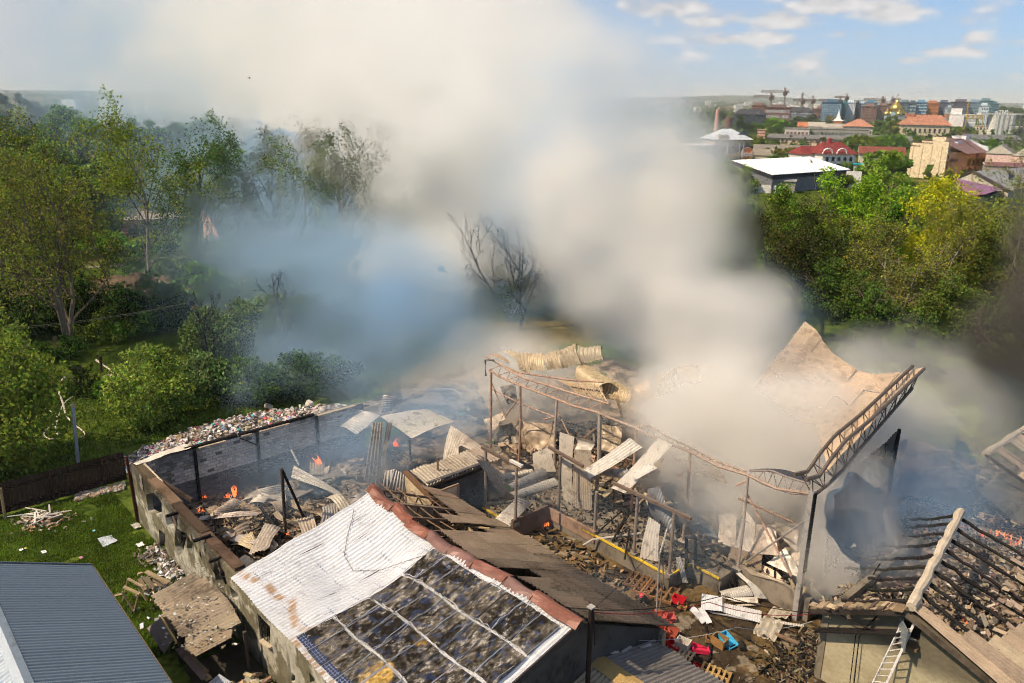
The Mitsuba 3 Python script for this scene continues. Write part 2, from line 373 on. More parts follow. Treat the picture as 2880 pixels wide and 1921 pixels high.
for v0, v1 in ((3.9, 5.6), (6.6, 7.3), (7.8, 9.9), (12.0, 14.9)):
    part(t, 'wall_cap', MB().beam(L(0.05, v0, 3.69), L(0.05, v1, 3.69), 0.24, 0.05, jit((0.5, 0.40, 0.29))), 'matte')
part(t, 'brace', MB().beam(L(0.1, 6.5, 3.6), L(0.1, 7.6, 2.8), 0.07, 0.07, CHAR), 'matte')
# side wall with its broken openings
wallp = Polygon([(-0.36, -0.1), (28.8, -0.1), (28.8, 3.56), (14.6, 3.56), (13.5, 3.62), (9, 3.55), (5, 3.66), (2.2, 3.6), (0, 3.68), (-0.36, 3.66)])
holes = [[(1005, 275), (1060, 262), (1112, 330), (1110, 405), (1050, 398), (1020, 380)], [(1135, 420), (1220, 395), (1215, 450), (1200, 510), (1150, 480)],
         [(1095, 515), (1135, 545), (1133, 680), (1100, 660)], [(1205, 500), (1285, 545), (1262, 650), (1232, 690), (1206, 620)], [(1290, 560), (1325, 590), (1318, 668), (1288, 640)],
         [(1470, 725), (1540, 800), (1560, 880), (1505, 905), (1472, 830)], [(1580, 905), (1640, 960), (1640, 1000), (1600, 980)],
         [(1772, 1092), (1855, 1182), (1858, 1312), (1795, 1262)], [(1825, 1490), (1858, 1520), (1858, 1568), (1830, 1555)], [(2008, 1500), (2028, 1520), (2026, 1568), (2006, 1550)], [(2130, 1500), (2162, 1540), (2165, 1590), (2134, 1560)]]
for hpx in holes:
    q = [AV(*bl(*p), 0.0) - OO for p in hpx]
    wallp = wallp.difference(Polygon([(float(a @ DN), float(a[2])) for a in q]).buffer(0.03, join_style=2).buffer(0))
wallp = wallp.buffer(0) if wallp.geom_type == 'Polygon' else max(wallp.geoms, key=lambda g: g.area)
m = trimesh.creation.extrude_polygon(wallp, 0.32, engine='earcut')
vv = L(m.vertices[:, 0], m.vertices[:, 2], m.vertices[:, 1])
part(t, 'side_wall', MB().add(vv, m.faces, (0.3, 0.3, 0.25)), 'stucco')
pl = MB()
for u0, u1, vv0, w, z in ((0.1, 2.6, 0.30, 0.42, 3.72), (2.5, 6.4, 0.34, 0.50, 3.70), (6.3, 10.2, 0.32, 0.46, 3.70), (10.1, 14.2, 0.34, 0.5, 3.68)):
    part(t, 'charred_wall_plate', MB().beam(L(u0, vv0, z + rg.uniform(-.03, .03)), L(u1, vv0 + 0.05, z), w, 0.17, jit((0.12, 0.085, 0.055), .2)), 'sooty')
part(t, 'wall_edge_strip', MB().beam(L(0.3, 0.58, 3.80), L(3.4, 0.60, 3.76), 0.10, 0.05, (0.52, 0.42, 0.31)), 'matte')
part(t, 'fallen_beam', MB().beam(L(2.9, 0.62, 3.7), L(5.2, 1.5, 3.05), 0.16, 0.2, (0.07, 0.05, 0.04)), 'sooty')
for k, (px, py) in enumerate([(960, 130), (1185, 410), (1215, 530), (1300, 540), (1420, 830), (1450, 760), (1490, 720), (1350, 580)]):
    a = AV(*bl(px, py), -0.05); dz = rg.uniform(0.5, 1.1)
    P = patch(a + DN * 0.0, a + DN * 0.25 - ZZ * 0.1, a + DN * 0.3 - ZZ * dz, a - ZZ * dz * 0.8, 5, 5)
    part(t, 'loose_render', (gridmesh(rough_sheet(P, 0.18, 2.5, k)), jit((0.20, 0.17, 0.12), .3)), 'sooty')
for k, (px, py) in enumerate([(1380, 575), (1490, 715), (1190, 405)]):
    a = AV(*bl(px, py), -0.1); part(t, 'stub_beam', MB().beam(a - EE * 0.35, a + EE * 0.5, 0.13, 0.13, CHAR), 'matte')
w = [AV(*bl(*p), 0.1) for p in ((1772, 1092), (1855, 1182), (1858, 1312), (1795, 1262))]
for k in range(6):
    f = (k + .5) / 6; part(t, 'window_bar', MB().tube([w[0] * (1 - f) + w[1] * f, w[3] * (1 - f) + w[2] * f], 0.018, CHAR, 5), 'matte')
a, b = AV(*bl(1795, 1275), -0.08), AV(*bl(1862, 1328), -0.08)
part(t, 'window_sill', MB().beam(a, b, 0.2, 0.1, (0.5, 0.42, 0.31)), 'matte')
part(t, 'corner_post', MB().beam(W(388, 1474, -0.1), L(-0.42, -0.1, 4.15), 0.14, 0.14, (0.075, 0.032, 0.022)), 'matte')
P = patch(L(0.15, 0.05, 3.85), L(-0.75, 3.35, 3.82), L(0.1, 3.45, 3.86), L(0.5, 0.15, 3.83), 12, 8)
one('roof_slab', (gridmesh(rough_sheet(P, 0.16, 0.9, 3)), (0.60, 0.55, 0.47)), 'matte', 'pale warped roof scrap lying on the far left corner of the block wall', 'roof sheet')

# ================================================================ white roofed house with the solar panels
hs = thing('solar_roof_house', 'long low house with sagging white corrugated roof and rust red ridge cap', 'house')
def ridge_z(u):
    return np.interp(u, [14.6, 16.0, 17.6, 19.0, 20.6, 22.5, 24.5, 26.5, 28.9], [5.52, 5.30, 5.18, 5.12, 5.10, 5.22, 5.36, 5.52, 5.70])
def roof_pt(u, v):
    u, v = np.broadcast_arrays(np.asarray(u, float), v)
    rz = ridge_z(u); z = 3.62 + (rz - 3.62) * (v + 0.25) / 7.55
    z = z - 0.50 * np.exp(-((u - 18.6) / 2.2) ** 2 - ((v - 4.3) / 2.2) ** 2) - 0.10 * np.sin(np.pi * np.clip((v + .25) / 7.55, 0, 1)) + 0.06 * np.sin(u * 1.3 + v * 0.8)
    return L(u, v, z)
RL = [14.6 + 1.1 * k for k in range(14)]
for a in RL[:-1]:
    for (v0, v1, lift) in ((-0.25, 2.35, 0.0), (2.25, 4.9, 0.014), (4.8, 7.2, 0.028)):
        nu = 40
        uu = np.linspace(a, a + 1.115, nu + 1)[:, None]; vs = np.linspace(v0, v1, 13)[None]
        P = roof_pt(uu, vs); P[..., 2] += lift + 0.036 * np.sin(2 * np.pi * (uu - 14.6) / 0.22) + rg.uniform(0, 0.035) + .035 * np.sin(2.6 * vs + .9 * a) * np.clip(vs, 0, 1)
        part(hs, 'roof_sheet', (gridmesh(P), (.6, .6, .6)), 'white_roof_paint')
part(hs, 'gable_wall', MB().add(np.vstack([L(14.85, [0.3, 13.0, 13.0, 7.3, 0.3], [0, 0, 2.4, 4.95, 3.4]), L(14.6, [0.3, 13.0, 13.0, 7.3, 0.3], [0, 0, 2.4, 4.95, 3.4])]), [[0, 1, 2], [0, 2, 3], [0, 3, 4], [5, 7, 6], [5, 8, 7], [5, 9, 8], [4, 3, 8], [4, 8, 9], [3, 2, 7], [3, 7, 8]], (0.40, 0.32, 0.215)), 'sooty')
part(hs, 'near_gable_wall', MB().add(np.vstack([L(28.6, [0.0, 13.0, 13.0, 7.3, 0.0], [0, 0, 2.45, 5.5, 3.5]), L(28.3, [0.0, 13.0, 13.0, 7.3, 0.0], [0, 0, 2.45, 5.5, 3.5])]), [[0, 1, 2], [0, 2, 3], [0, 3, 4], [5, 7, 6], [5, 8, 7], [5, 9, 8], [4, 3, 8], [4, 8, 9], [3, 2, 7], [3, 7, 8]], (0.075, 0.075, 0.075)), 'sooty')
part(hs, 'verge_board', MB().beam(L(28.95, -0.3, 3.50), L(28.95, 7.3, 5.52), 0.07, 0.30, (0.06, 0.05, 0.05)), 'sooty')
part(hs, 'right_wall', MB().box(L(21.7, 13.0, 1.15), [7.1, 0.14, 1.2], (0.45, 0.36, 0.24)), 'sooty')
part(hs, 'cross_wall', MB().add(np.vstack([L(19.9, [7.4, 12.8, 12.8, 7.4], [0, 0, 2.3, 4.2]), L(20.1, [7.4, 12.8, 12.8, 7.4], [0, 0, 2.3, 4.2])]), [[0, 1, 2], [0, 2, 3], [4, 6, 5], [4, 7, 6], [3, 2, 6], [3, 6, 7]], (0.42, 0.33, 0.22)), 'sooty')
part(hs, 'middle_wall', MB().box(L(17.4, 7.6, 1.9), [2.5, 0.13, 1.9], (0.40, 0.31, 0.21)), 'sooty')
part(hs, 'inside_floor', MB().box(L(21.7, 6.5, 0.1), [7.0, 6.4, 0.06], SOOT), 'sooty')
# ridge cap: bent segments
us = [14.5, 16.6, 18.1, 19.6, 21.2, 22.9, 24.9, 26.6, 29.1]
for k in range(8):
    u = np.linspace(us[k] - 0.03, us[k + 1] + 0.10, 7)[:, None]; c = np.linspace(-1, 1, 7)[None]
    z = ridge_z(u) + 0.23 - 0.26 * np.abs(c) ** 1.4 + 0.015 * k % 0.03 + 0.04 * np.sin(u * 3.1 + k)
    P = L(u, 7.3 + 0.36 * c + 0.07 * np.sin(u * 1.9 + k) + rg.uniform(-.06, .06), z + .03 * (k % 2))
    colr = np.array([(0.15, 0.048, 0.030), (0.19, 0.055, 0.030), (0.185, 0.055, 0.030), (0.15, 0.072, 0.060), (0.175, 0.085, 0.070), (0.175, 0.060, 0.040), (0.17, 0.088, 0.075), (0.18, 0.062, 0.038)][k])
    part(hs, 'ridge_cap', MB().grid(rough_sheet(P, 0.11, 1.9, k), colr), 'metal')
    if k: part(hs, 'ridge_lap', MB().tube(L(us[k] + .02, 7.3 + .44 * np.linspace(-1, 1, 7), ridge_z(us[k]) + .27 - .26 * np.abs(np.linspace(-1, 1, 7)) ** 1.4), .022, (.05, .025, .02), 4), 'matte')
# far slope: asbestos cement sheets, trusses where they are gone
def far_pt(u, v): return L(u, v, ridge_z(u) + 0.06 - (v - 7.5) * (ridge_z(u) + 0.06 - 2.62) / 5.9 - 0.05 * np.sin(u * 0.9))
for k in range(15):
    u0 = 13.0 + k * 1.07
    for r, (v0, v1) in enumerate(((7.75, 9.75), (9.55, 11.55), (11.35, 13.4))):
        if r == 0 and (u0 < 19.3 or abs(u0 - 23.7) < 0.4): continue
        if r == 1 and (u0 < 18.8) and k not in (4,): continue
        v0, v1 = v0 + rg.uniform(-.14, .14), v1 + rg.uniform(-.16, .2); tilt_ = rg.normal(0, .02)
        uu = np.linspace(u0, u0 + 1.115, 41)[:, None]; vs = np.linspace(v0, v1, 7)[None]
        P = far_pt(uu, vs); P[..., 2] += (2 - r) * 0.03 + 0.042 * np.sin(2 * np.pi * (uu - 13) / 0.2229) + (rg.uniform(-0.08, 0.09) if u0 < 20 else rg.uniform(0, .05)) + tilt_ * (uu - u0 - .5)
        if u0 < 20: P = P + 0.10 * (meshkit.fbm(P * 0.9 + k, 2, k)[..., None] - 0.5) * ZZ
        soot = np.clip((u0 - 20.5) / 3, 0, 1) * (0.35, 0.55, 0.8)[r] if u0 > 20 else 0.0
        col = np.asarray(jit((0.36, 0.265, 0.175), .08)) * (1 - soot) + np.asarray((0.085, 0.075, 0.066)) * soot
        part(hs, 'cement_sheet', (gridmesh(P), col), 'sooty' if soot > .2 else 'matte')
for k, u in enumerate((14.4, 15.9, 17.4, 18.9)):
    tr = part(hs, 'roof_truss', MB().beam(L(u, 7.4, ridge_z(u) - .1), L(u, 13.2, 2.6), 0.09, 0.12, RUST), 'metal')
    part(tr, 'bottom_chord', MB().beam(L(u, 7.4, 3.6), L(u, 13.0, 2.45), 0.07, 0.08, CHAR), 'matte')
    for j in range(5):
        va, vb = 7.6 + j * 1.05, 8.1 + j * 1.05
        za, zb = 3.56 - (va - 7.4) * .205, (ridge_z(u) - .15) - (vb - 7.4) * (ridge_z(u) - 2.7) / 5.8
        part(tr, 'web', MB().beam(L(u, va, za), L(u, vb, zb), 0.05, 0.05, jit(CHAR)), 'matte')
        part(tr, 'web', MB().beam(L(u, vb, zb), L(u, va + 1.05, za - .21), 0.05, 0.05, jit(RUST)), 'matte')
for k, v in enumerate((8.3, 9.1, 9.9, 10.7)):
    a = far_pt(13.6 + .3 * k, v); b = far_pt(19.6, v + .4)
    part(hs, 'purlin', MB().tube(np.array([a, (a + b) / 2 - ZZ * .35, b - ZZ * 0.2]), 0.03, jit((.16, .105, .07), .2), 5), 'matte')
for k in range(9):
    a = L(rg.uniform(14.5, 19.3), rg.uniform(8, 11), rg.uniform(2.2, 3.6)); d = vnorm(DN * rg.normal() + EE * rg.normal() + ZZ * rg.normal() * .25)
    part(hs, 'fallen_batten', MB().beam(a - d, a + d * rg.uniform(.4, 1.4), 0.09, 0.05, jit((0.45, 0.31, 0.17) if k % 3 else CHAR)), 'matte')
# solar panels
ORD = ['first', 'second', 'third', 'fourth', 'fifth', 'sixth', 'seventh', 'eighth', 'ninth']
ROWN = ['row along the eave', 'second row above the eave', 'third row above the eave', 'row along the ridge']
for r in range(4):
    for k in range(8):
        u0 = 20.62 + k * 1.01 - r * 0.05; v0 = -0.12 + r * 1.73
        if v0 + 1.68 > 6.9: continue
        p = numbered(hs + '__solar_panel'); labels[p] = {'label': 'solar panel with blue cells left along the eave' if r == 0 and k < 5 else 'burnt out solar panel covered in ash'}
        nu, nv = 10, 14
        U = np.linspace(u0 + .03, u0 + .97, nu + 1)[:, None]; V = np.linspace(v0 + .03, v0 + 1.65, nv + 1)[None]
        P = roof_pt(U, V); P[..., 2] += 0.17
        burn = np.clip((V - v0 - 0.35 - 0.15 * meshkit.noise(np.stack([U * 6, U * 0, U * 0], -1)[..., 0, :][:, None, :]).reshape(-1, 1)) * 5, 0, 1) if (r == 0 and k < 5) else np.ones((nu + 1, nv + 1))
        Pb = P.copy(); Pb[..., 2] += burn * (0.06 * 2 * (meshkit.fbm(P * 3.5 + k + 9 * r, 4, k + 9 * r) - 0.45)) - (1 - burn) * 0.02
        part(p, 'burnt_sheet', (gridmesh(Pb), (.2, .2, .2)), 'burnt_ash')
        if r == 0 and k < 5:
            q = P[:, :4] + ZZ * 0.012; g = gridmesh(q); n = q.shape[1]
            uv = np.stack(np.meshgrid(np.linspace(0, 1, nu + 1), np.linspace(0, 0.28, n), indexing='ij'), -1).reshape(-1, 2)
            part(p, 'blue_cells', (g, None, uv), 'solar_glass')
        fr = MB(); bow = 0.05 * rg.normal()
        for A, B in (((0, 0), (1, 0)), ((0, 1), (1, 1)), ((0, 0), (0, 1)), ((1, 0), (1, 1))):
            f = np.linspace(0, 1, 5); uu = u0 + .02 + .96 * (A[0] + (B[0] - A[0]) * f); vx = v0 + .02 + 1.64 * (A[1] + (B[1] - A[1]) * f)
            q = roof_pt(uu, vx) + ZZ * 0.195 + (ZZ * 0.05 * rg.normal(size=5)[:, None] + DN * bow * np.sin(np.pi * f)[:, None]) * (1 if not (r == 0 and k < 5) else .25)
            fr.tube(q, 0.017, jit((0.42, 0.42, 0.44) if rg.random() < .7 else (.06, .06, .06), .15), 4)
        part(p, 'frame', fr, 'metal')
# thin wire across the roof
q = [roof_pt(*p) + ZZ * .13 for p in ((15.1, 5.9), (15.6, 5.5), (16.3, 4.8), (17.2, 4.1), (18.3, 3.9), (19.2, 4.8), (20.0, 5.9), (20.6, 6.5))]
one('roof_wire', MB().tube(q, 0.014, (0.1, 0.1, 0.1), 4), 'matte', 'thin dark wire lying in a loop across the white roof', 'wire')

# ================================================================ bits on the burnt floor
def bent(name, key, pts, col, label, cat, bulge=.15, warp=.2, seed=0, pitch=.19, mat='metal', group=None, amp=.036, bend=0., parent=None, tear=0.):
    m = (corr(*pts, pitch=pitch, amp=amp, ns=12, bulge=bulge, warp=warp, seed=seed, bend=bend, tear=tear), col)
    return part(parent, name, m, mat) if parent else one(name, m, mat, label, cat, group)

def G4(s, pts, z):
    z = np.broadcast_to(z, (4,)); return [W(*s(*p), zz) for p, zz in zip(pts, z)]
FS = 'bent roof sheets lying on the burnt floor'
bent('roof_sheet_scrap', '', G4(s4, [(1830, 1040), (2345, 1250), (2360, 1215), (1860, 912)], [1.1, .5, .6, 1.7]), jit(PALE), 'pale grey bent roof sheet leaning over the two drums', 'roof sheet', .35, .1, 1)
bent('roof_sheet_scrap', '', G4(s4, [(1390, 1310), (1550, 1305), (1620, 1225), (1480, 1215)], [.5, .5, .75, .7]), jit(PALE), 'small tan sheet with curled end beside the flame at the block wall', 'roof sheet', .1, .1, 2)
bent('roof_sheet_scrap', '', G4(s4, [(1310, 1280), (1830, 1190), (1850, 1110), (1470, 1165)], [.4, .7, 1.0, .9]), jit((.42, .37, .30)), 'long arched roof sheet at the foot of the block wall', 'roof sheet', .35, .15, 3)
bent('roof_sheet_scrap', '', G4(s4, [(830, 1500), (1480, 1440), (1520, 1405), (920, 1440)], [.4, .5, .6, .5]), jit(PALE), 'twisted strip of sheet lying from the side wall towards the pile', 'roof sheet', .25, .3, 4)
bent('roof_sheet_scrap', '', G4(s4, [(900, 1500), (1170, 1440), (1330, 1290), (1180, 1300)], [.4, .4, .9, .7]), jit((.30, .25, .2)), 'dark tan sheet rising towards the burning corner', 'roof sheet', .3, .2, 5)
bent('roof_sheet_scrap', '', G4(s3, [(0, 820), (240, 705), (200, 610), (0, 740)], [.45, .5, .8, .6]), jit(TANM), 'ribbed tan sheet fanned out near the side wall', 'roof sheet', .15, .1, 6)
bent('roof_sheet_scrap', '', G4(s3, [(20, 850), (280, 925), (300, 810), (270, 730)], [.5, .5, .8, .75]), jit(BEIGE), 'pale crumpled sheet nearest the side wall on the ash floor', 'roof sheet', .2, .25, 7)
bent('roof_sheet_scrap', '', G4(s3, [(300, 800), (450, 925), (525, 860), (420, 700)], [.5, .45, .6, .9]), jit((.38, .31, .23)), 'curled tan sheet between the pale one and the roof edge', 'roof sheet', .2, .25, 8)
bent('roof_sheet_scrap', '', G4(s3, [(590, 410), (1000, 580), (1050, 520), (690, 385)], [.6, .5, .7, 1.1]), jit(TANM), 'long folded tan sheet lying beside the leaning charred posts', 'roof sheet', .3, .2, 9)
bent('roof_sheet_scrap', '', G4(s3, [(470, 530), (740, 660), (760, 630), (520, 490)], [.5, .35, .5, .9]), jit((.34, .27, .2)), 'narrow curved strip of sheet under the charred posts', 'roof sheet', .3, .1, 10)
bent('roof_sheet_scrap', '', G4(s3, [(650, 580), (800, 690), (850, 660), (690, 570)], [.4, .3, .4, .7]), jit(TANM), 'short tan sheet at the foot of the charred posts', 'roof sheet', .12, .1, 11)
bent('roof_sheet_scrap', '', G4(s3, [(1190, 240), (1340, 215), (1290, 170), (1170, 200)], [.4, .4, .7, .6]), jit(BEIGE), 'small pale sheet lying in front of the hanging sheets', 'roof sheet', .15, .2, 12)
rq = np.random.default_rng(77)
for k in range(22):
    u, v = rq.uniform(1.2, 12.5), rq.uniform(2.0, 12.5)
    if u > 9: v = rq.uniform(1.0, 5.5)
    az = rq.uniform(0, 6.28); a_, b_ = DN * math.cos(az) + EE * math.sin(az), -DN * math.sin(az) + EE * math.cos(az); ln, wd = rq.uniform(1.2, 2.9), rq.uniform(.6, 1.0)
    c = L(u, v, .5 + .15 * rq.random()); h = rq.uniform(-.1, .55, 4)
    q = [c - a_ * ln / 2 - b_ * wd / 2 + ZZ * h[0], c + a_ * ln / 2 - b_ * wd / 2 + ZZ * h[1], c + a_ * ln / 2 + b_ * wd / 2 + ZZ * h[2], c - a_ * ln / 2 + b_ * wd / 2 + ZZ * h[3]]
    col = [(.42, .34, .25), (.50, .43, .34), (.36, .28, .20), (.30, .27, .24)][k % 4]
    bent('roof_sheet_scrap', '', q, jit(col, .08, rq), f'{["tan", "pale", "brown", "grey"][k % 4]} {["buckled", "curled", "folded", "twisted", "crumpled"][k % 5]} roof sheet in the walled yard, {["by the block wall", "in the middle", "towards the white roof"][min(2, int(u / 4.2))]}{["", ", left half", ", right half"][1 if v < 5 else 2]}', 'roof sheet', rq.uniform(-.3, .45), rq.uniform(.1, .3), 140 + k, group=None)
for k, (px, py, h) in enumerate([(840, 275, 0.95), (965, 335, 0.9)]):
    c = W(*s3(px, py), .45); d = vnorm(DN * .5 + EE * .86 + ZZ * .05)
    dr_ = thing('steel_drum', ['blue grey ribbed steel drum lying on its side under the pale sheet', 'dark scorched drum beside the ribbed drum'][k], 'drum', 'drums on the burnt floor')
    x = np.linspace(-h / 2, h / 2, 13); r = 0.30 + 0.015 * ((np.arange(13) % 4) == 0)
    part(dr_, 'shell', MB().tube(c + d * x[:, None], r, [(0.055, 0.085, 0.10), (0.03, 0.04, 0.048)][k], 16, cap=False), 'metal')
    part(dr_, 'lid', MB().tube([c + d * (h / 2 - .05), c + d * (h / 2 - .02)], 0.29, (0.03, 0.045, 0.055), 16), 'metal')
p0 = W(*s3(600, 752), .15); p1 = AV(*s3(560, 70), float((p0 - OO) @ EE))
tp = thing('charred_prop', 'pair of charred posts joined at the top standing on the burnt floor', 'post')
part(tp, 'upright_post', MB().beam(p0, p1, .14, .14, (0.07, 0.05, 0.04)), 'sooty'); part(tp, 'leaning_post', MB().beam(W(*s3(838, 682), .15), p1, .13, .13, CHAR), 'matte')
one('charred_beam', MB().beam(W(*s3(600, 822), .2), W(*s3(330, 450), 1.0), .14, .14, CHAR), 'matte', 'charred beam lying aslant on the pile left of the posts', 'beam')
one('wall_pole', MB().tube([W(*s4(1915, 915), 1.3), AU(*s4(1800, 690), .25)], .06, (0.42, 0.40, 0.36), 6), 'matte', 'grey pole leaning against the block wall behind the pale sheet', 'pole')
r2 = np.random.default_rng(5)
rb = MB()
for k in range(2200):
    u, v = r2.uniform(.5, 14.3), r2.uniform(.6, 15)
    if r2.random() < .4: u, v = r2.normal(8.5, 3), r2.normal(3.5, 2)
    if not (.4 < u < 14.4 and .5 < v < 15.3): continue
    a = L(u, v, .3 + .25 * r2.random()); d = vnorm(r2.normal(size=3) * [1, 1, .25]); s = vnorm(np.cross(d, r2.normal(size=3)))
    rb.box(a, [r2.uniform(.04, .22) * (1 + 2 * (r2.random() < .06)), r2.uniform(.02, .07), r2.uniform(.008, .025)], jit([TANM, SOOT, CHAR, (.2, .15, .1), WOOD, SOOT][r2.integers(6)], .25, r2), [d, s, np.cross(d, s)])
stuff('burnt_rubble', rb, 'matte', 'ash, charred scraps and broken boards strewn over the burnt floor')

# ================================================================ sheets between the two burnt halls, lean-to house
lt = thing('lean_to_house', 'small burnt lean-to with dark wall and tan corrugated roof strip between the halls', 'shed')
part(lt, 'dark_wall', MB().box(L(12.55, 14.3, 1.75), [.12, 2.25, 1.75], (0.075, 0.075, 0.08)), 'sooty')
part(lt, 'end_wall', MB().box(L(11.3, 16.45, 1.8), [1.3, .12, 1.8], (0.085, 0.08, 0.08)), 'sooty')
part(lt, 'plaster_wall', MB().add(np.vstack([L([11.1, 13.9, 13.9, 11.1], 11.55, [0, 0, 2.9, 3.7]), L([11.1, 13.9, 13.9, 11.1], 11.8, [0, 0, 2.9, 3.7])]), [[0, 1, 2], [0, 2, 3], [4, 6, 5], [4, 7, 6], [3, 2, 6], [3, 6, 7]], (0.50, 0.40, 0.265)), 'sooty')
part(lt, 'wall_cap', MB().beam(L(11.0, 11.65, 3.76), L(14.0, 11.65, 2.94), .34, .1, (0.16, 0.09, 0.05)), 'sooty')
for k in range(5):
    v0 = 12.0 + k * 1.08
    part(lt, 'roof_sheet', (corr(L(11.0, v0, 3.72), L(12.75, v0, 3.42), L(12.75, v0 + 1.12, 3.42), L(11.0, v0 + 1.12, 3.72), .22, .05, 6, warp=.12, seed=k, tear=.12), jit((.30, .25, .19), .12)), 'metal')
part(lt, 'charred_rafter', MB().beam(L(12.85, 11.7, 3.28), L(12.85, 16.0, 3.32), .12, .22, CHAR), 'matte')
part(lt, 'vent_stub', MB().tube([L(11.8, 13.4, 3.5), L(11.8, 13.4, 4.4)], .07, RUST, 6), 'metal')
bw = one('window_frame', MB().box(L(13.2, 12.95, 2.6), [.04, .85, .55], (0.50, 0.42, 0.31)), 'sooty', 'pale boarded window frame hanging on the dark lean-to wall', 'window frame')
for dv in (-.83, .83): part(bw, 'stile', MB().box(L(13.26, 12.95 + dv, 2.6), [.03, .05, .58], (.3, .2, .14)), 'matte')
for dz in (-.53, .53): part(bw, 'rail', MB().box(L(13.26, 12.95, 2.6 + dz), [.03, .78, .05], (.3, .2, .14)), 'matte')
MS = 'scorched roof sheets between the halls'
def U4(s, pts, us): return [AU(*s(*p), u) for p, u in zip(pts, np.broadcast_to(us, (4,)))]
def V4(s, pts, vs): return [AV(*s(*p), v) for p, v in zip(pts, np.broadcast_to(vs, (4,)))]
bent('roof_sheet_scrap', '', U4(s5, [(180, 470), (80, 1090), (240, 1130), (285, 470)], [5.5, 5.0, 5.6, 5.9]), jit(PALE, .05), 'pale ribbed sheet hanging straight down, left of a narrow twin', 'roof sheet', .1, .08, 21, tear=.12)
bent('roof_sheet_scrap', '', U4(s5, [(320, 470), (262, 965), (290, 960), (385, 480)], [5.7, 5.2, 5.6, 6.1]), jit(GREYM, .05), 'narrow grey sheet hanging beside the pale ribbed one', 'roof sheet', .06, .05, 22)
for k, f in enumerate((0, .25, .5, .75)):
    A, B, C, D = G4(s5, [(258, 405), (745, 338), (1020, 482), (570, 652)], [3.7, 3.9, 3.4, 2.9])
    p0, p1 = A + (D - A) * f, B + (C - B) * f; q0, q1 = A + (D - A) * (f + .27), B + (C - B) * (f + .27)
    bent('roof_sheet_scrap', '', [p0 + ZZ * .05 * k, p1 + ZZ * .05 * k, q1 + ZZ * .05 * k, q0 + ZZ * .05 * k], jit((.56, .50, .41), .05), f'pale roof sheet still spanning the gap between the halls, {["farthest", "second", "third", "nearest"][k]} of four', 'roof sheet', -.12, .10, 23 + k, group=MS)
for k, (pts, us_, c) in enumerate([([(990, 510), (890, 935), (960, 915), (1080, 560)], [7.0, 8.9, 9.1, 8.0], PALE), ([(1050, 545), (920, 925), (1040, 890), (1160, 610)], [7.9, 9.1, 9.6, 9.0], (.46, .40, .32)), ([(1150, 605), (1010, 890), (1180, 820), (1310, 720)], [9.0, 9.6, 10.5, 10.6], (.44, .37, .29))]):
    bent('roof_sheet_scrap', '', U4(s5, pts, us_), jit(c, .05), ['sheet fold hanging at the left of the draped trio above the lean-to', 'middle sheet of the draped trio above the lean-to', 'right sheet of the draped trio meeting the canopy beam'][k], 'roof sheet', .25, .15, 30 + k)
bent('roof_sheet_scrap', '', G4(s5, [(-230, 480), (10, 600), (255, 400), (-80, 330)], [2.6, 2.5, 3.0, 3.2]), jit(PALE, .05), 'pale ribbed sheet sliding off the end of the block wall', 'roof sheet', .12, .1, 34)
bent('roof_sheet_scrap', '', G4(s5, [(-260, 330), (-60, 350), (262, 265), (0, 290)], [3.0, 3.0, 3.3, 3.4]), jit(GREYM, .05), 'grey ribbed sheet behind the sliding pale one', 'roof sheet', .12, .1, 35)
bent('roof_sheet_scrap', '', G4(s5, [(262, 390), (440, 260), (540, 205), (285, 180)], [2.7, 2.8, 3.6, 3.9]), jit(GREYM, .05), 'curled grey sheet sticking up at the far end of the block wall', 'roof sheet', .3, .2, 36)
bent('roof_sheet_scrap', '', U4(s5, [(400, 950), (320, 1180), (490, 1290), (520, 1010)], [10.4, 10.8, 11.2, 10.9]), jit(GREYM, .05), 'grey ribbed sheet leaning on the beige plaster wall', 'roof sheet', .1, .1, 37)
bent('roof_sheet_scrap', '', U4(s5, [(310, 970), (280, 1120), (400, 1180), (400, 950)], [10.0, 10.4, 10.8, 10.4]), jit(GREYM, .05), 'small ribbed sheet behind the one leaning on the plaster wall', 'roof sheet', .1, .1, 38)
one('grey_post', MB().tube([W(*s5(582, 1030), 0), AV(*s5(553, 650), float((W(*s5(582, 1030), 0) - OO) @ EE))], .07, (.10, .12, .13), 8), 'metal', 'thin dark post under the pale roof sheets between the halls', 'post')
one('ash_heap', (lump(W(*s5(690, 1000), .5), (1.3, 1.0, .9), 4), (.40, .30, .17)), 'ash', 'yellowish ash heap beside the lean-to', 'ash heap')
one('ash_heap', (lump(W(*s5(460, 900), .4), (1.6, .8, .8), 6), (.40, .30, .17)), 'ash', 'long low ash heap behind the hanging pale sheets', 'ash heap')

# ================================================================ loading dock with staggered bays
dk = thing('loading_dock', 'stepped concrete loading dock with yellow edge stripe', 'dock')
def slab(u0, u1, v0, v1, z0, z1, col, nm, mat='sooty'): return part(dk, nm, MB().box(L((u0 + u1) / 2, (v0 + v1) / 2, (z0 + z1) / 2), [(u1 - u0) / 2, (v1 - v0) / 2, (z1 - z0) / 2], col), mat)
slab(13.25, 16.0, 15.6, 22, -.1, 1.0, (.20, .17, .13), 'platform'); slab(16.0, 25.0, 18.4, 22, -.1, .997, (.21, .18, .14), 'platform'); slab(25.0, 26.9, 20.2, 22, -.1, .994, (.21, .18, .14), 'platform')
for (a, b, c) in (((13.25, 15.6), (15.5, 15.6), (.55, .36, .04)), ((18.9, 18.38), (24.95, 18.38), (.62, .42, .03)), ((25.0, 18.45), (25.05, 20.1), (.62, .42, .03)), ((25.3, 20.15), (26.85, 20.15), (.60, .42, .05))):
    part(dk, 'yellow_stripe', MB().beam(L(a[0], a[1] - .02, .99), L(b[0], b[1] - .02, .99), .10, .10, c), 'sooty')
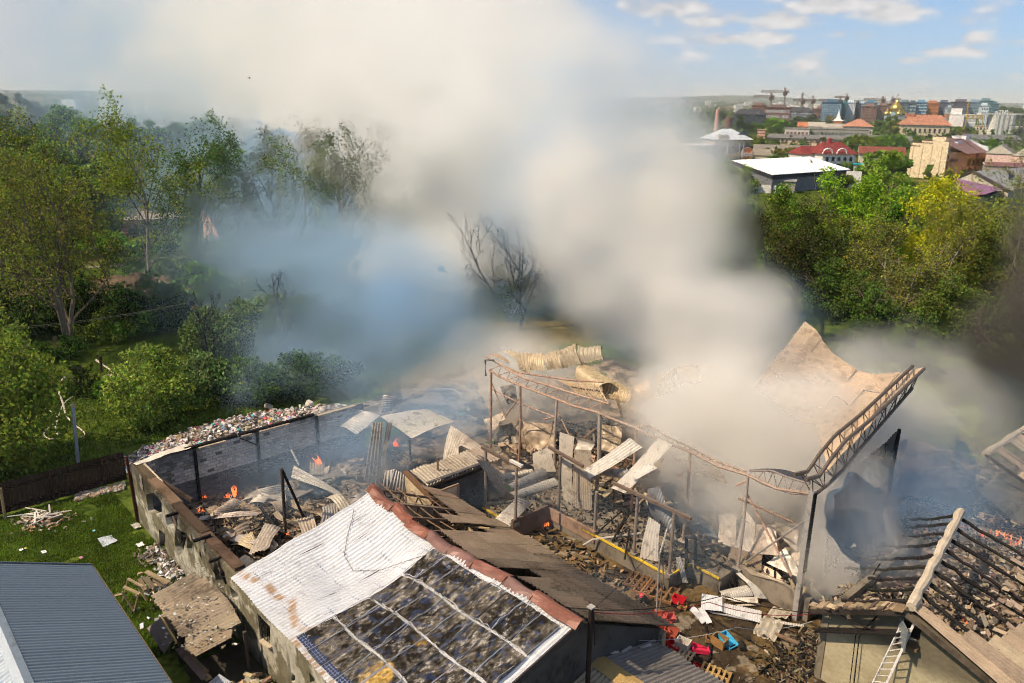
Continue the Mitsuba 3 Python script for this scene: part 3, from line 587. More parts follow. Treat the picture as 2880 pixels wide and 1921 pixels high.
part(dk, 'bay_wall', MB().box(L(16.05, 17.0, .75), [.09, 1.5, .62], (.15, .10, .075)), 'sooty')
part(dk, 'edge_wall', MB().box(L(17.9, 18.42, .85), [1.9, .10, .36], (.34, .22, .15)), 'sooty')
part(dk, 'hall_plinth', MB().box(L(28.8, 21.75, .62), [2.0, .16, .70], (.27, .23, .18)), 'sooty')
part(dk, 'hall_plinth', MB().box(L(30.9, 22.4, .60), [.16, .9, .72], (.22, .19, .15)), 'sooty')
# dock rubble
r3 = np.random.default_rng(9); rb = MB()
for k in range(1300):
    u, v = r3.uniform(13.4, 26.5), r3.uniform(15.8, 21.8)
    if (u > 16.1 and v < 18.5) or (u > 25 and v < 20.3): continue
    d = vnorm(r3.normal(size=3) * [1, 1, .3]); s = vnorm(np.cross(d, r3.normal(size=3)))
    rb.box(L(u, v, 1.03 + .1 * r3.random()), [r3.uniform(.03, .16), r3.uniform(.02, .06), r3.uniform(.01, .04)], jit([SOOT, CHAR, WOOD, (.2, .15, .1)][r3.integers(4)], .25, r3), [d, s, np.cross(d, s)])
for k in range(500):
    u, v = r3.uniform(16.3, 25), r3.uniform(13.6, 18.2)
    d = vnorm(r3.normal(size=3) * [1, 1, .2]); s = vnorm(np.cross(d, r3.normal(size=3)))
    rb.box(L(u, v, .1 + .06 * r3.random()), [r3.uniform(.05, .25), r3.uniform(.03, .09), r3.uniform(.01, .04)], jit([SOOT, CHAR, CHAR, WOOD][r3.integers(4)], .25, r3), [d, s, np.cross(d, s)])
stuff('dock_rubble', rb, 'matte', 'charred crumbs and scraps covering the loading dock and pit')
# canopy: posts and broken beams
can = thing('dock_canopy_frame', 'bare rusty canopy posts and beams along the loading dock', 'canopy frame')
for (u, v, z) in ((13.25, 15.82, 4.66), (16.04, 15.75, 4.62), (16.68, 18.6, 4.69), (19.62, 18.54, 3.6), (22.55, 18.48, 4.62), (25.0, 18.37, 4.61)):
    po = part(can, 'post', MB().tube([L(u, v, .95), L(u + .02, v, z)], .085, jit((.26, .215, .18), .12), 8), 'metal')
    part(po, 'base', MB().box(L(u, v, 1.05), [.17, .17, .10], (.22, .19, .16)), 'matte')
for a, b in (((12.9, 15.84), (16.45, 15.82)), ((15.4, 18.9), (18.5, 18.6)), ((20.9, 18.35), (26.0, 18.42))):
    part(can, 'beam', MB().beam(L(*a, 4.72), L(*b, 4.70), .16, .16, jit((.16, .115, .085), .15)), 'metal')
part(can, 'head_plate', MB().box(L(16.04, 15.75, 4.86), [.5, .09, .07], (.55, .50, .45)), 'matte'); part(can, 'stub', MB().beam(L(13.2, 15.9, 4.7), L(13.3, 16.6, 4.2), .08, .08, PINK), 'matte')
def onx(name, **k): pass
bent('roof_sheet_scrap', '', V4(s7, [(480, 112), (0, 450), (70, 535), (612, 212)], [19.9, 19.5, 19.2, 19.6]), (.66, .62, .56), 'long pale corrugated sheet lying askew over the dock, left of a pair', 'roof sheet', -.08, .05, 41, amp=.042)
bent('roof_sheet_scrap', '', V4(s7, [(775, 118), (290, 632), (430, 690), (922, 185)], [20.0, 19.5, 19.2, 19.7]), (.68, .64, .58), 'long pale corrugated sheet lying askew over the dock, right of a pair', 'roof sheet', -.06, .05, 42, amp=.042)
bent('roof_sheet_scrap', '', V4(s7, [(705, 378), (475, 497), (545, 552), (765, 428)], [19.3, 19.2, 18.9, 19.0]), (.66, .63, .58), 'short pale sheet lying on top of the right long sheet', 'roof sheet', .03, .02, 43, amp=.042)
bent('roof_sheet_scrap', '', V4(s7, [(255, 430), (190, 500), (440, 540), (480, 440)], [20.2, 20.2, 19.9, 20.0]), (.28, .27, .26), 'dark bent sheet under the two long pale sheets', 'roof sheet', .12, .15, 44)
bent('roof_sheet_scrap', '', V4(s6, [(1010, 1190), (1000, 1800), (1195, 1820), (1185, 1200)], [19.6, 19.9, 20.0, 19.6]), (.50, .42, .33), 'tall corrugated sheet standing upright behind the dock posts', 'roof sheet', .05, .05, 45, amp=.042)
bent('roof_sheet_scrap', '', V4(s6, [(860, 1010), (900, 1700), (1010, 1800), (1010, 1060)], [19.8, 19.9, 20.0, 19.7]), (.52, .46, .38), 'buckled sheet left of the tall upright one', 'roof sheet', .2, .1, 46, amp=.015)
bent('roof_sheet_scrap', '', V4(s6, [(1010, 1060), (1010, 1190), (1180, 1200), (1210, 1100)], [19.7, 19.7, 19.7, 19.7]), (.55, .49, .41), 'folded top flap over the tall upright sheet', 'roof sheet', -.2, .1, 47, amp=.01)
bent('roof_sheet_scrap', '', V4(s7, [(680, 930), (585, 1355), (778, 1395), (800, 1010)], [18.9, 18.55, 18.6, 18.9]), (.60, .56, .50), 'pale sheet standing on the yellow dock edge', 'roof sheet', .08, .05, 48, amp=.042)
bent('roof_sheet_scrap', '', V4(s7, [(670, 640), (720, 940), (800, 1000), (800, 620)], [19.1, 19.1, 19.1, 19.1]), (.16, .16, .165), 'dark sheet folded above the pale one on the dock edge', 'roof sheet', .2, .1, 49)
bent('roof_sheet_scrap', '', V4(s7, [(800, 640), (760, 900), (930, 1150), (960, 1080)], [19.0, 18.9, 18.6, 18.7]), (.22, .22, .22), 'twisted dark sheet hanging from the canopy beam', 'roof sheet', .2, .15, 50)
bent('roof_sheet_scrap', '', G4(s8, [(370, 250), (440, 510), (495, 515), (420, 240)], [1.6, .5, .5, 1.6]), (.42, .40, .37), 'thin ribbed strip leaning off the dock corner', 'roof sheet', .05, .03, 51)
bent('roof_sheet_scrap', '', G4(s5, [(1440, 1460), (1600, 1547), (1815, 1300), (1680, 1240)], [1.1, .9, 1.3, 1.9]), (.46, .42, .37), 'ribbed grey sheet sliding off the dock beside the pit', 'roof sheet', .06, .05, 52, amp=.042)
bent('roof_sheet_scrap', '', [AU(*s5(1245, 850), 14.4), AU(*s5(1540, 1290), 15.6), AU(*s5(1625, 1250), 15.9), AU(*s5(1390, 880), 14.7)], (.12, .12, .125), 'dark ribbed sheet hanging from the lean-to corner with holes of light', 'roof sheet', .08, .05, 53)
bent('roof_sheet_scrap', '', G4(s5, [(1600, 1200), (1660, 1260), (2120, 1110), (2060, 1030)], [1.5, 1.1, 1.1, 1.5]), (.42, .39, .34), 'long ribbed sheet lying across the dock by the second post', 'roof sheet', .06, .06, 54, amp=.042)
bent('roof_sheet_scrap', '', G4(s5, [(1580, 1110), (1620, 1180), (2070, 1010), (1960, 920)], [1.9, 1.5, 1.6, 2.2]), (.25, .24, .225), 'grey ribbed sheet behind the long one on the dock', 'roof sheet', .1, .06, 55)
bent('roof_sheet_scrap', '', V4(s5, [(1830, 790), (1850, 980), (2070, 980), (2015, 720)], [20.5, 20.3, 20.6, 20.8]), (.44, .39, .32), 'square ribbed sheet propped upright between two hall columns', 'roof sheet', .06, .06, 56)
bent('roof_sheet_scrap', '', G4(s5, [(1490, 1010), (1540, 1090), (1830, 1010), (1820, 950)], [1.8, 1.3, 1.6, 1.9]), (.44, .37, .28), 'tan ribbed sheet curled behind the lean-to', 'roof sheet', .2, .1, 57)
one('bent_rail', MB().tube([W(*s7(0, 1225), .5), W(*s7(100, 1165), .9), W(*s7(330, 1135), 1.2), W(*s7(600, 1100), 1.25)], .06, (.45, .42, .38), 6), 'metal', 'curved pale rail hanging over the dock edge wall', 'rail')
for k, (a, b) in enumerate([((150, 1090), (400, 870)), ((300, 1190), (450, 900)), ((430, 1370), (480, 1060)), ((330, 1140), (560, 780)), ((570, 820), (650, 750))]):
    one('charred_board', MB().beam(W(*s7(*a), 1.05), AV(*s7(*b), 19.6 + .1 * k), .10, .05, CHAR), 'matte', ['charred board leaning beside the upright sheet', 'second charred board leaning on the dock', 'black strip of wood hanging over the yellow edge', 'thin charred slat between two dock posts', 'short charred brace at the dark bay post'][k], 'board')
one('bay_frame', MB().beam(W(*s7(1065, 1480), .9), AV(*s7(1070, 1150), 20.9), .16, .16, CHAR).beam(W(*s7(1160, 1470), .9), AV(*s7(1165, 1130), 20.9), .14, .14, CHAR).beam(AV(*s7(1055, 1140), 20.9), AV(*s7(1180, 1120), 20.9), .12, .12, (.35, .3, .25)), 'matte', 'burnt black frame with two uprights at the dock corner', 'frame')
bent('roof_sheet_scrap', '', V4(s7, [(1090, 1180), (1090, 1340), (1255, 1340), (1190, 1180)], [21.4, 21.2, 21.2, 21.4]), (.42, .31, .20), 'tan board standing inside the burnt black frame', 'board', .03, .03, 58, amp=.004)

# ================================================================ the big steel hall
hl = thing('steel_hall', 'collapsed steel hall with warped lattice trusses and columns', 'hall')
for k, (u, z) in enumerate([(6.88, 6.66), (9.85, 6.4), (13.29, 6.42), (16.91, 6.62), (19.7, 6.55), (23.44, 6.48), (26.98, 6.36)]):
    r = .085 if k not in (3,) else .13
    ln = [0, .1, -.1, .1, 0, .08, .05][k]
    po = part(hl, 'column', MB().tube([L(u, 21.6, .9), L(u + ln, 21.6, (1 + z) / 2), L(u, 21.6, z)], r, jit([PINK, PINK, (.42, .36, .30), (.42, .36, .31), PINK, (.40, .31, .24), (.42, .35, .29)][k], .06), 8), 'metal')
    if k > 4: part(po, 'base_plate', MB().box(L(u, 21.6, 1.02), [.25, .25, .08], (.3, .27, .23)), 'matte')
bcx = part(hl, 'corner_column', MB().box(L(30.55, 21.3, 3.5), [.13, .13, 3.6], (.36, .34, .32)), 'metal')
part(bcx, 'soot_side', MB().box(L(30.70, 21.3, 4.9), [.025, .15, 2.1], CHAR), 'matte')  # right face of the upper column coloured darker
def lattice(name, bot, top, col, rb=.055, rt=.05, n=10, off=None, label=None):
    """bot, top: polylines; webs zigzag between them; off: a second top chord beside the first."""
    bot, top = np.asarray(bot, float), np.asarray(top, float)
    def res(p, m):
        d = np.r_[0, np.cumsum(np.linalg.norm(np.diff(p, axis=0), axis=1))]; q = np.linspace(0, d[-1], m)
        return np.stack([np.interp(q, d, p[:, i]) for i in range(3)], 1)
    k = part(hl, name, MB().tube(res(bot, 3 * n), rb, col, 6), 'metal', label)
    tops = [top] + ([top + off] if off is not None else [])
    B = res(bot, n + 1)
    for tp_ in tops:
        part(k, 'top_chord', MB().tube(res(tp_, 3 * n), rt, jit(col, .06), 6), 'metal')
        Tq = res(tp_, 2 * n + 1)[1::2]
        for i in range(n):
            part(k, 'web', MB().tube([B[i], Tq[i]], .026, jit(col, .1), 4), 'metal')
            part(k, 'web', MB().tube([Tq[i], B[i + 1]], .026, jit(col, .1), 4), 'metal')
    if off is not None:
        Ta, Tb = res(tops[0], n + 1), res(tops[1], n + 1)
        for i in range(n): part(k, 'lacing', MB().tube([Ta[i], Tb[i + 1]], .022, jit(col, .1), 4), 'metal')
    return k
v0 = 21.6
lower = [AV(*s6(*p), v0) for p in ((132, 368), (230, 435), (380, 500), (560, 570), (750, 640), (1000, 740), (1260, 810))]
upper = [AV(*s6(*p), v0 + .1) for p in ((215, 290), (330, 370), (500, 460), (750, 530), (900, 580), (1100, 640), (1370, 720))]
upper2 = [AV(*s6(*p), v0 + .9) for p in ((100, 232), (270, 330), (430, 395), (740, 440), (950, 470), (1110, 480), (1310, 495))]
lattice('left_truss', lower, upper, PINK, .07, .06, 11)
k = lattice('high_truss', upper, upper2, PINK, .055, .06, 8)
low2 = [AV(*s6(1260, 810), v0)] + [AV(*s7(*p), v0) for p in ((250, -100), (540, 10), (770, 130), (1090, 250), (1400, 410), (1700, 500), (2000, 640), (2330, 690))]
top2 = [AV(*s7(*p), v0 + .3) for p in ((540, 0), (690, -10), (880, 110), (1050, 185), (1400, 365), (1690, 465))]
part(hl, 'front_beam', MB().tube(low2, .075, (.33, .235, .18), 6), 'metal')
lattice('middle_truss', [AV(*s7(*p), v0) for p in ((540, 10), (770, 130), (1090, 250), (1400, 410), (1700, 500))], top2, (.30, .22, .17), .04, .05, 9)
lattice('corner_truss', [AV(*s7(*p), v0) for p in ((1700, 500), (1850, 590), (2000, 640), (2150, 690), (2330, 700))], [AV(*s7(*p), v0 + .2) for p in ((1720, 455), (1950, 455), (2110, 520), (2340, 590))], (.22, .175, .16), .05, .05, 6)
bent('roof_sheet_scrap', '', [AV(*s7(*p), v) for p, v in (((1715, 440), 21.9), ((2350, 600), 21.8), ((2350, 545), 22.3), ((1950, 430), 22.4))], (.028, .035, .05), 'blue black strip of roofing along the corner truss', 'roof sheet', .15, .05, 59, amp=.01)
rb_ = [L(30.6, 21.3, 6.85), L(30.6, 22.6, 6.95), L(30.6, 24.1, 7.3), L(30.6, 26, 8.1), L(30.6, 28.5, 9.0), L(30.6, 31.0, 9.9)]
rt_ = [L(30.6, 20.4, 8.0), L(30.6, 21.7, 7.75), L(30.6, 22.6, 8.35), L(30.6, 24.0, 8.95), L(30.6, 26.4, 9.35), L(30.6, 28.5, 9.85), L(30.6, 32.2, 10.75)]
lattice('right_truss', rb_, rt_, (.10, .075, .06), .09, .10, 10, DN * -.6)
for (p, q, c) in ((s7(1690, 690), s7(2150, 1547), PINK), (s7(1650, 1420), s7(2330, 945), (.33, .30, .27)), (s7(1605, 740), s7(2180, 990), RUST)):
    part(hl, 'brace', MB().tube([AV(*p, 21.75), AV(*q, 21.75)], .055, jit(c, .1), 6), 'metal')
for (p, q) in ((s6(840, 800), s6(1015, 1160)), (s6(1015, 1160), s6(1235, 970)), (s6(150, 480), s6(300, 870)), (s6(300, 850), s6(435, 670)), (s6(150, 560), s6(440, 710)), (s6(440, 710), s6(640, 790)), (s6(640, 790), s6(820, 855)), (s7(800, 635), s7(1080, 440)), (s7(1580, 610), s7(1690, 560)), (s6(690, 880), s6(820, 850))):
    part(hl, 'strut', MB().tube([AV(*p, 21.9), AV(*q, 21.9)], .045, jit(PINK, .12), 5), 'metal')
part(hl, 'gutter_end', MB().tube([AV(*s6(98, 430), 21.6), AV(*s6(90, 265), 21.6), AV(*s6(180, 270), 21.8)], .07, (.06, .06, .07), 6), 'metal')
part(hl, 'right_wall_sheet', (corr(L(30.75, 23.2, 1.0), L(30.75, 23.2, 6.3), L(30.75, 29.5, 8.1), L(30.75, 29.5, 1.0), .25, .03, 8, warp=.25, seed=4), (.10, .095, .095)), 'sooty')
for k in range(5):
    part(hl, 'wall_rail', MB().tube([L(30.9, 24 + 1.3 * k, 1), L(30.9, 24 + 1.3 * k + .2, 6.4 + .42 * k)], .09, CHAR, 6), 'matte')
# roof still standing over the far right
def hall_roof(a, b):
    """a: 0 at the right truss, 1 at the torn left end; b: 0 at the ridge, 1 at the eave."""
    a, b = np.broadcast_arrays(np.asarray(a, float), b); b = b * (1 - .58 * np.clip(a * 2.2, 0, 1) ** .7)
    u = 30.6 - 7.6 * a - .8 * a * b; v = 32.2 - 10.4 * b + 1.0 * a
    z = 10.8 - 3.3 * b - 2.6 * np.sin(np.clip(a * 1.5, 0, 1.6)) * b * 1.3 - 1.3 * np.sin(np.pi * np.clip(a * 1.12, 0, 1)) * (1 - b * .3) + 1.1 * np.clip(a - .72, 0, 1) ** 1.3 * 3.2 * (1 - b) - 1.1 * (b * a) ** 2
    return L(u, v, z)
for i in range(6):
    for j in range(4):
        P = hall_roof(np.linspace(i / 6, (i + 1.03) / 6, 13)[:, None], np.linspace(j / 4, (j + 1.05) / 4, 9)[None])
        P = P + ZZ * (.09 * ((i + j) % 2) + .06 * rg.random()) + normals(P) * (.03 * np.sin(np.linspace(0, 2 * np.pi * 6, 13))[:, None, None] + .16 * (meshkit.fbm(P * .9 + i * 3 + j, 3, i + 7 * j)[..., None] - .5))
        part(hl, 'roof_sheet', (gridmesh(P), jit((.46, .34, .23), .05)), 'metal')
# rolled and torn sheets at the far left of the hall
def hs_sheet(pts, vs, col, label, bulge, warp, seed, pitch=.30, amp=.065, mat='metal'):
    bent('roof_sheet_scrap', '', V4(s6, pts, vs), jit(col, .06), label, 'roof sheet', bulge, warp, seed, pitch, mat, None, amp)
YEL = (.43, .33, .20)
hs_sheet([(130, 215), (330, 300), (345, 290), (222, 198)], [22.5, 22.4, 23, 23.5], TANM, 'small tan sheet at the far left tip of the hall trusses', .05, .05, 61)
hs_sheet([(275, 180), (430, 310), (520, 400), (385, 168)], [24, 23.4, 23.6, 24.6], YEL, 'leaning tan strip, first of the upright sheets behind the left truss', .15, .08, 62)
hs_sheet([(392, 190), (450, 380), (560, 400), (550, 190)], [24.4, 23.6, 23.8, 24.8], YEL, 'second of the upright ribbed sheets behind the left truss', .25, .08, 63)
hs_sheet([(552, 192), (545, 370), (712, 380), (712, 206)], [24.6, 24, 24.2, 25], (.45, .35, .22), 'third of the upright ribbed sheets behind the left truss', .3, .08, 64)
hs_sheet([(716, 215), (740, 370), (900, 350), (870, 165)], [25, 24.3, 24.5, 25.6], (.40, .32, .21), 'fourth upright sheet, where the row rises to its hump', .5, .15, 65)
hs_sheet([(870, 165), (900, 350), (1080, 300), (1045, 112)], [25.4, 24.6, 25, 26.2], (.36, .29, .20), 'fifth upright sheet at the hump of the row', .6, .2, 66)
hs_sheet([(1045, 112), (1080, 310), (1300, 240), (1300, 150)], [26, 25.2, 25.8, 26.8], (.36, .30, .22), 'sheet curling down at the right end of the upright row', .5, .3, 67)
hs_sheet([(1130, 300), (1020, 440), (1180, 640), (1420, 500)], [25.6, 24.6, 23.2, 24.2], (.45, .35, .22), 'fan shaped tan sheet below the upright row', .35, .15, 68)
hs_sheet([(1310, 425), (1200, 640), (1500, 690), (1605, 580)], [25, 23.4, 23.4, 24.4], YEL, 'broad tan sheet sagging behind the end of the left truss', -.4, .15, 69)
hs_sheet([(820, 470), (1000, 600), (1340, 680), (1300, 540)], [23.6, 22.8, 22.8, 23.6], (.38, .29, .19), 'tan sheet wedged behind the webs of the left truss', .2, .1, 70)
hs_sheet([(1430, 620), (1490, 860), (1520, 870), (1475, 640)], [23, 22.8, 22.9, 23.1], YEL, 'thin curled strip hanging down at the end of the left truss', .25, .02, 71)
for k, (p, vs) in enumerate([([(1640, 585), (1740, 720), (1870, 640), (1815, 530)], [26, 25, 25.4, 26.6]), ([(1835, 480), (1890, 640), (2012, 580), (1950, 470)], [26.6, 25.6, 26.2, 27.2]), ([(1960, 440), (2050, 600), (2085, 540), (2050, 450)], [27.2, 26.2, 26.6, 27.6]), ([(2085, 405), (2100, 520), (2312, 500), (2290, 430)], [28, 27, 27.4, 28.4])]):
    hs_sheet(p, vs, (.38, .27, .17), ['rolled tan roofing', 'rolled tan roofing, the middle roll', 'dark end of the rolled roofing', 'smooth roll of roofing deep in the smoke'][k] + [' nearest the left truss', ' beside the first roll', ' behind the middle roll', ' right of the other rolls'][k], .9, .1, 72 + k, .4, .02)
# crumpled wall sheets inside the hall
def crumple(pts, s, vs, col, label, amp=.35, seed=0, cat='metal sheet', n=16, mat='metal'):
    P = patch(*[AV(*s(*p), v) for p, v in zip(pts, np.broadcast_to(vs, (4,)))], n, n)
    one('crumpled_sheet', (gridmesh(rough_sheet(P, amp, .9, seed)), jit(col, .08)), mat, label, cat)
crumple([(100, 900), (110, 1010), (300, 870), (250, 790)], s6, [22.4, 22, 22.2, 23], (.45, .36, .26), 'rounded tan sheet crumpled at the first hall column', .5, 81)
crumple([(150, 980), (200, 1240), (420, 1200), (430, 880)], s6, [23, 22.4, 22.6, 23.4], (.30, .24, .18), 'dark crumpled sheets between the first two hall columns', .7, 82)
crumple([(440, 900), (450, 1230), (820, 1240), (820, 930)], s6, [23.6, 23, 23, 24], (.42, .31, .21), 'large folded tan sheet between the second and third columns', .6, 83)
crumple([(240, 540), (330, 740), (430, 700), (400, 510)], s6, [23, 22.6, 23.2, 23.6], (.06, .065, .07), 'black torn sheet hanging below the left truss', .4, 84)
crumple([(170, 1230), (260, 1420), (460, 1380), (400, 1120)], s6, [22.2, 21.9, 21.9, 22.4], (.40, .29, .20), 'folded tan panel at the foot of the second column', .5, 85)
crumple([(1280, 930), (1290, 1200), (1480, 1250), (1500, 950)], s6, [24, 23.2, 23.4, 24.6], (.33, .25, .18), 'tan sheet standing in smoke right of the fourth column', .5, 86)
crumple([(940, 740), (1000, 1000), (1160, 960), (1010, 565)], s7, [22.4, 22, 22.4, 23], (.42, .32, .22), 'tan sheet folded over behind the fifth column', .6, 87)
crumple([(1130, 620), (1120, 1010), (1255, 1000), (1270, 640)], s7, [22.8, 22.4, 22.6, 23.2], (.26, .22, .18), 'grey sheet standing right of the folded tan one', .35, 88)
crumple([(800, 520), (790, 660), (960, 820), (980, 560)], s7, [22.6, 22.2, 22.4, 23], (.15, .16, .165), 'dark blue grey sheet behind the broken canopy post', .35, 89)
crumple([(560, 410), (520, 600), (740, 610), (840, 330)], s7, [21.4, 21.2, 21.2, 21.6], (.42, .35, .27), 'tan ribbed panel behind the two long pale sheets', .15, 90)
crumple([(900, 300), (1180, 480), (1450, 600), (1180, 380)], s7, [23, 22.6, 22.6, 23.4], (.30, .235, .17), 'scorched boards sloping down under the front beam', .35, 91)
crumple([(1100, 330), (1230, 500), (1500, 590), (1400, 420)], s7, [23.6, 23, 22.8, 23.6], (.36, .28, .19), 'tan boards lying behind the scorched ones under the front beam', .3, 92)
crumple([(1120, 1040), (1130, 1120), (1400, 1150), (1330, 1030)], s7, [22.6, 22.2, 22.4, 23], (.07, .085, .10), 'dark rolled sheet at the dock corner', .35, 93)
crumple([(1395, 910), (1390, 1190), (1570, 1260), (1592, 905)], s7, [23.2, 22.4, 22.4, 23.2], (.52, .44, .35), 'pale rusty tank sheet, leftmost by the seventh column', .25, 94)
crumple([(1690, 870), (1560, 1240), (1740, 1320), (1790, 1000)], s7, [23.0, 22.2, 22.2, 22.8], (.62, .56, .48), 'pointed pale tank sheet behind the seventh column', .25, 95)
crumple([(1790, 1010), (1740, 1310), (2010, 1330), (1980, 1010)], s7, [22.8, 22.2, 22.3, 23], (.50, .42, .33), 'stained beige tank sheet right of the pointed one', .3, 96)
crumple([(1530, 1240), (1490, 1370), (1840, 1500), (1850, 1330)], s7, [22.2, 21.95, 21.95, 22.2], (.30, .215, .15), 'brown panel below the pale tank sheets', .06, 97)
crumple([(2080, 1250), (1880, 1400), (2220, 1560), (2235, 1470)], s7, [22.6, 22.0, 21.95, 22.4], (.60, .55, .47), 'rounded pale tank sheet beside the big corner column', .35, 98)
crumple([(1850, 1420), (1840, 1530), (2100, 1600), (2000, 1500)], s7, [22.3, 22.0, 22.0, 22.2], (.66, .50, .37), 'smooth peach panel below the rounded tank sheet', .06, 99)
crumple([(2150, 1290), (2110, 1400), (2300, 1440), (2290, 1280)], s7, [23.4, 22.6, 22.6, 23.4], (.46, .36, .28), 'wrinkled pinkish sheet behind the corner column', .35, 100)
crumple([(1990, 960), (1960, 1080), (2200, 1280), (2240, 1010)], s7, [24.2, 23.2, 23.2, 24.2], (.36, .30, .25), 'grey wrinkled sheet high between brace and corner column', .45, 101)
crumple([(1070, 350), (1150, 430), (1520, 520), (1440, 480)], s8, [21.5, 21.5, 21.4, 21.5], (.55, .45, .33), 'long curled pale strip along the hall plinth', .12, 102)

r4 = np.random.default_rng(19); rb = MB()
for k in range(1400):
    u, v = r4.uniform(7, 30.5), r4.uniform(21.9, 31)
    d = vnorm(r4.normal(size=3) * [1, 1, .35]); s = vnorm(np.cross(d, r4.normal(size=3)))
    rb.box(L(u, v, 1.05 + .5 * r4.random()), [r4.uniform(.08, .6), r4.uniform(.03, .16), r4.uniform(.01, .04)], jit([SOOT, CHAR, TANM, BEIGE, RUST][r4.integers(5)], .25, r4), [d, s, np.cross(d, s)])
stuff('hall_rubble', rb, 'metal', 'burnt boards and sheet scraps heaped on the hall floor')

# ================================================================ burnt house with rafters (right)
rh = thing('burnt_rafter_house', 'burnt house with cream plaster gable wall and charred rafters showing', 'house')
PK, FK = L(36.65, 18.1, 5.45), L(35.0, 27.6, 5.55)           # ridge near and far
def wallbox(pts, thick, col, name, mat):
    a = np.array(pts, float); b = a + EE * thick; n = len(a)
    f = [[0, k, k + 1] for k in range(1, n - 1)] + [[n, n + k + 1, n + k] for k in range(1, n - 1)]
    for k in range(n): f += [[k, n + k, n + (k + 1) % n], [k, n + (k + 1) % n, (k + 1) % n]]
    return part(rh, name, MB().add(np.vstack([a, b]), f, col), mat)
win = [AV(*br(*p), 18.25) for p in ((1490, 1115), (1620, 1180), (1600, 1300), (1470, 1260))]
lw = [L(33.3, 18.25, -.1), L(36.3, 18.25, -.1), L(36.3, 18.25, 5.0), L(33.3, 18.25, 3.45)]
wallbox(lw, .3, (.3, .25, .15), 'gable_wall', 'cream_plaster')
wallbox([L(36.3, 18.25, -.1), L(37.12, 18.25, -.1), L(37.12, 18.25, 3.85), L(36.3, 18.25, 3.85)], .3, (.3, .25, .15), 'gable_wall', 'cream_plaster')
wallbox([L(36.3, 18.25, 4.8), L(37.12, 18.25, 4.8), L(37.12, 18.25, 5.05), L(36.65, 18.25, 5.2), L(36.3, 18.25, 5.0)], .3, (.3, .25, .15), 'gable_wall', 'cream_plaster')
wallbox([L(37.12, 18.25, -.1), L(41.2, 18.25, -.1), L(41.2, 18.25, 3.6), L(37.12, 18.25, 5.05)], .3, (.3, .25, .15), 'gable_wall', 'cream_plaster')
part(rh, 'side_wall', MB().box(L(33.35, 23.0, 1.7), [.15, 4.8, 1.75], (.22, .19, .14)), 'sooty')
part(rh, 'wall_patch', MB().box(L(39.4, 18.22, 1.7), [1.1, .012, 1.2], (.46, .42, .33)), 'matte')  # paler patch paints the sunlit part of the wall
part(rh, 'window_reveal', MB().box(L(36.72, 18.8, 4.3), [.45, .02, .5], CHAR), 'matte')
part(rh, 'window_sill', MB().box(L(36.72, 18.12, 3.85), [.46, .16, .06], (.16, .10, .06)), 'sooty')
sh = [L(36.3, 18.2, 4.85), L(36.3, 18.2, 3.95), L(36.9, 17.5, 3.95), L(36.9, 17.5, 4.85)]
part(rh, 'shutter', MB().box((sh[0] + sh[2]) / 2, [.46, .02, .47], (.16, .18, .19), [vnorm(sh[3] - sh[0]), np.cross(vnorm(sh[3] - sh[0]), ZZ), ZZ]), 'shiny')
part(rh, 'soffit', MB().box(L(34.8, 18.05, 3.42), [1.9, .28, .03], CHAR, [vnorm(np.array(L(36.6, 18, 5.35)) - L(32.9, 18, 3.4)), EE, vnorm(np.cross(np.array(L(36.6, 18, 5.35)) - L(32.9, 18, 3.4), EE))]), 'matte')
# verge boards and the burnt slate edge
part(rh, 'verge_board', MB().beam(L(32.8, 17.75, 3.42), L(36.6, 17.75, 5.42), .05, .22, (.05, .04, .035)), 'sooty')
part(rh, 'verge_board', MB().beam(L(36.65, 17.75, 5.36), L(41.4, 17.75, 3.66), .05, .22, (.13, .10, .075)), 'sooty')
for k in range(26):
    f = k / 25 * .96; a = L(32.85, 17.95, 3.60) * (1 - f) + L(36.5, 17.95, 5.50) * f
    part(rh, 'slate_scrap', MB().box(a + ZZ * rg.uniform(-.02, .07) + EE * rg.uniform(-.1, .25), [rg.uniform(.08, .26), rg.uniform(.1, .32), .018], jit([(.36, .28, .19), (.22, .16, .10), (.12, .09, .07)][k % 3], .15), [vnorm(DN + .5 * ZZ + .2 * rg.normal(size=3)), EE, vnorm(np.cross(DN + .5 * ZZ, EE))]), 'matte')
# ridge beam: pale, scorched
f = np.linspace(0, 1, 16)[:, None]
q = PK + (FK - PK) * f + ZZ * (.10 + .04 * np.sin(f * 23)) + DN * .03 * np.sin(f * 31)
part(rh, 'ridge_tile_row', MB().tube(q, .20 + .03 * np.sin(np.arange(16) * 2.3), (.50, .42, .32), 9), 'matte')
# left rafters
def raft(p, q):
    f = np.linspace(0, 1, 14)[:, None]; c = p + (q - p) * f - ZZ * .10 * np.sin(np.pi * f) + rg.normal(size=(14, 3)) * .022
    part(rh, 'rafter', MB().tube(c, np.clip(.085 * (1.05 - .35 * f[:, 0]) + rg.normal(size=14) * .012, .03, .12), jit(CHAR, .2), 5), 'matte')
EL0, EL1 = L(32.75, 18.1, 3.35), L(31.0, 28.3, 3.3)
for k, f in enumerate((.10, .20, .31, .42, .52, .66, .78, .90, .99)):
    a = PK + (FK - PK) * f; b = EL0 + (EL1 - EL0) * f; e = [.75, .55, .62, .98, .95, .8, 1, .9, .85][k]
    raft(a - ZZ * .1, a + (b - a) * e - ZZ * .1)
ER0, ER1 = L(41.4, 17.9, 3.62), L(40.6, 31.5, 3.5)
for k, f in enumerate((.05, .16, .27, .38, .49, .60, .72, .84, .96)):
    a = PK + (FK - PK) * f; b = ER0 + (ER1 - ER0) * (f * .82 + .02); e = [.55, .62, .80, .86, .9, .98, 1, 1, 1][k]
    raft(a - ZZ * .08, a + (b - a) * e - ZZ * .05)
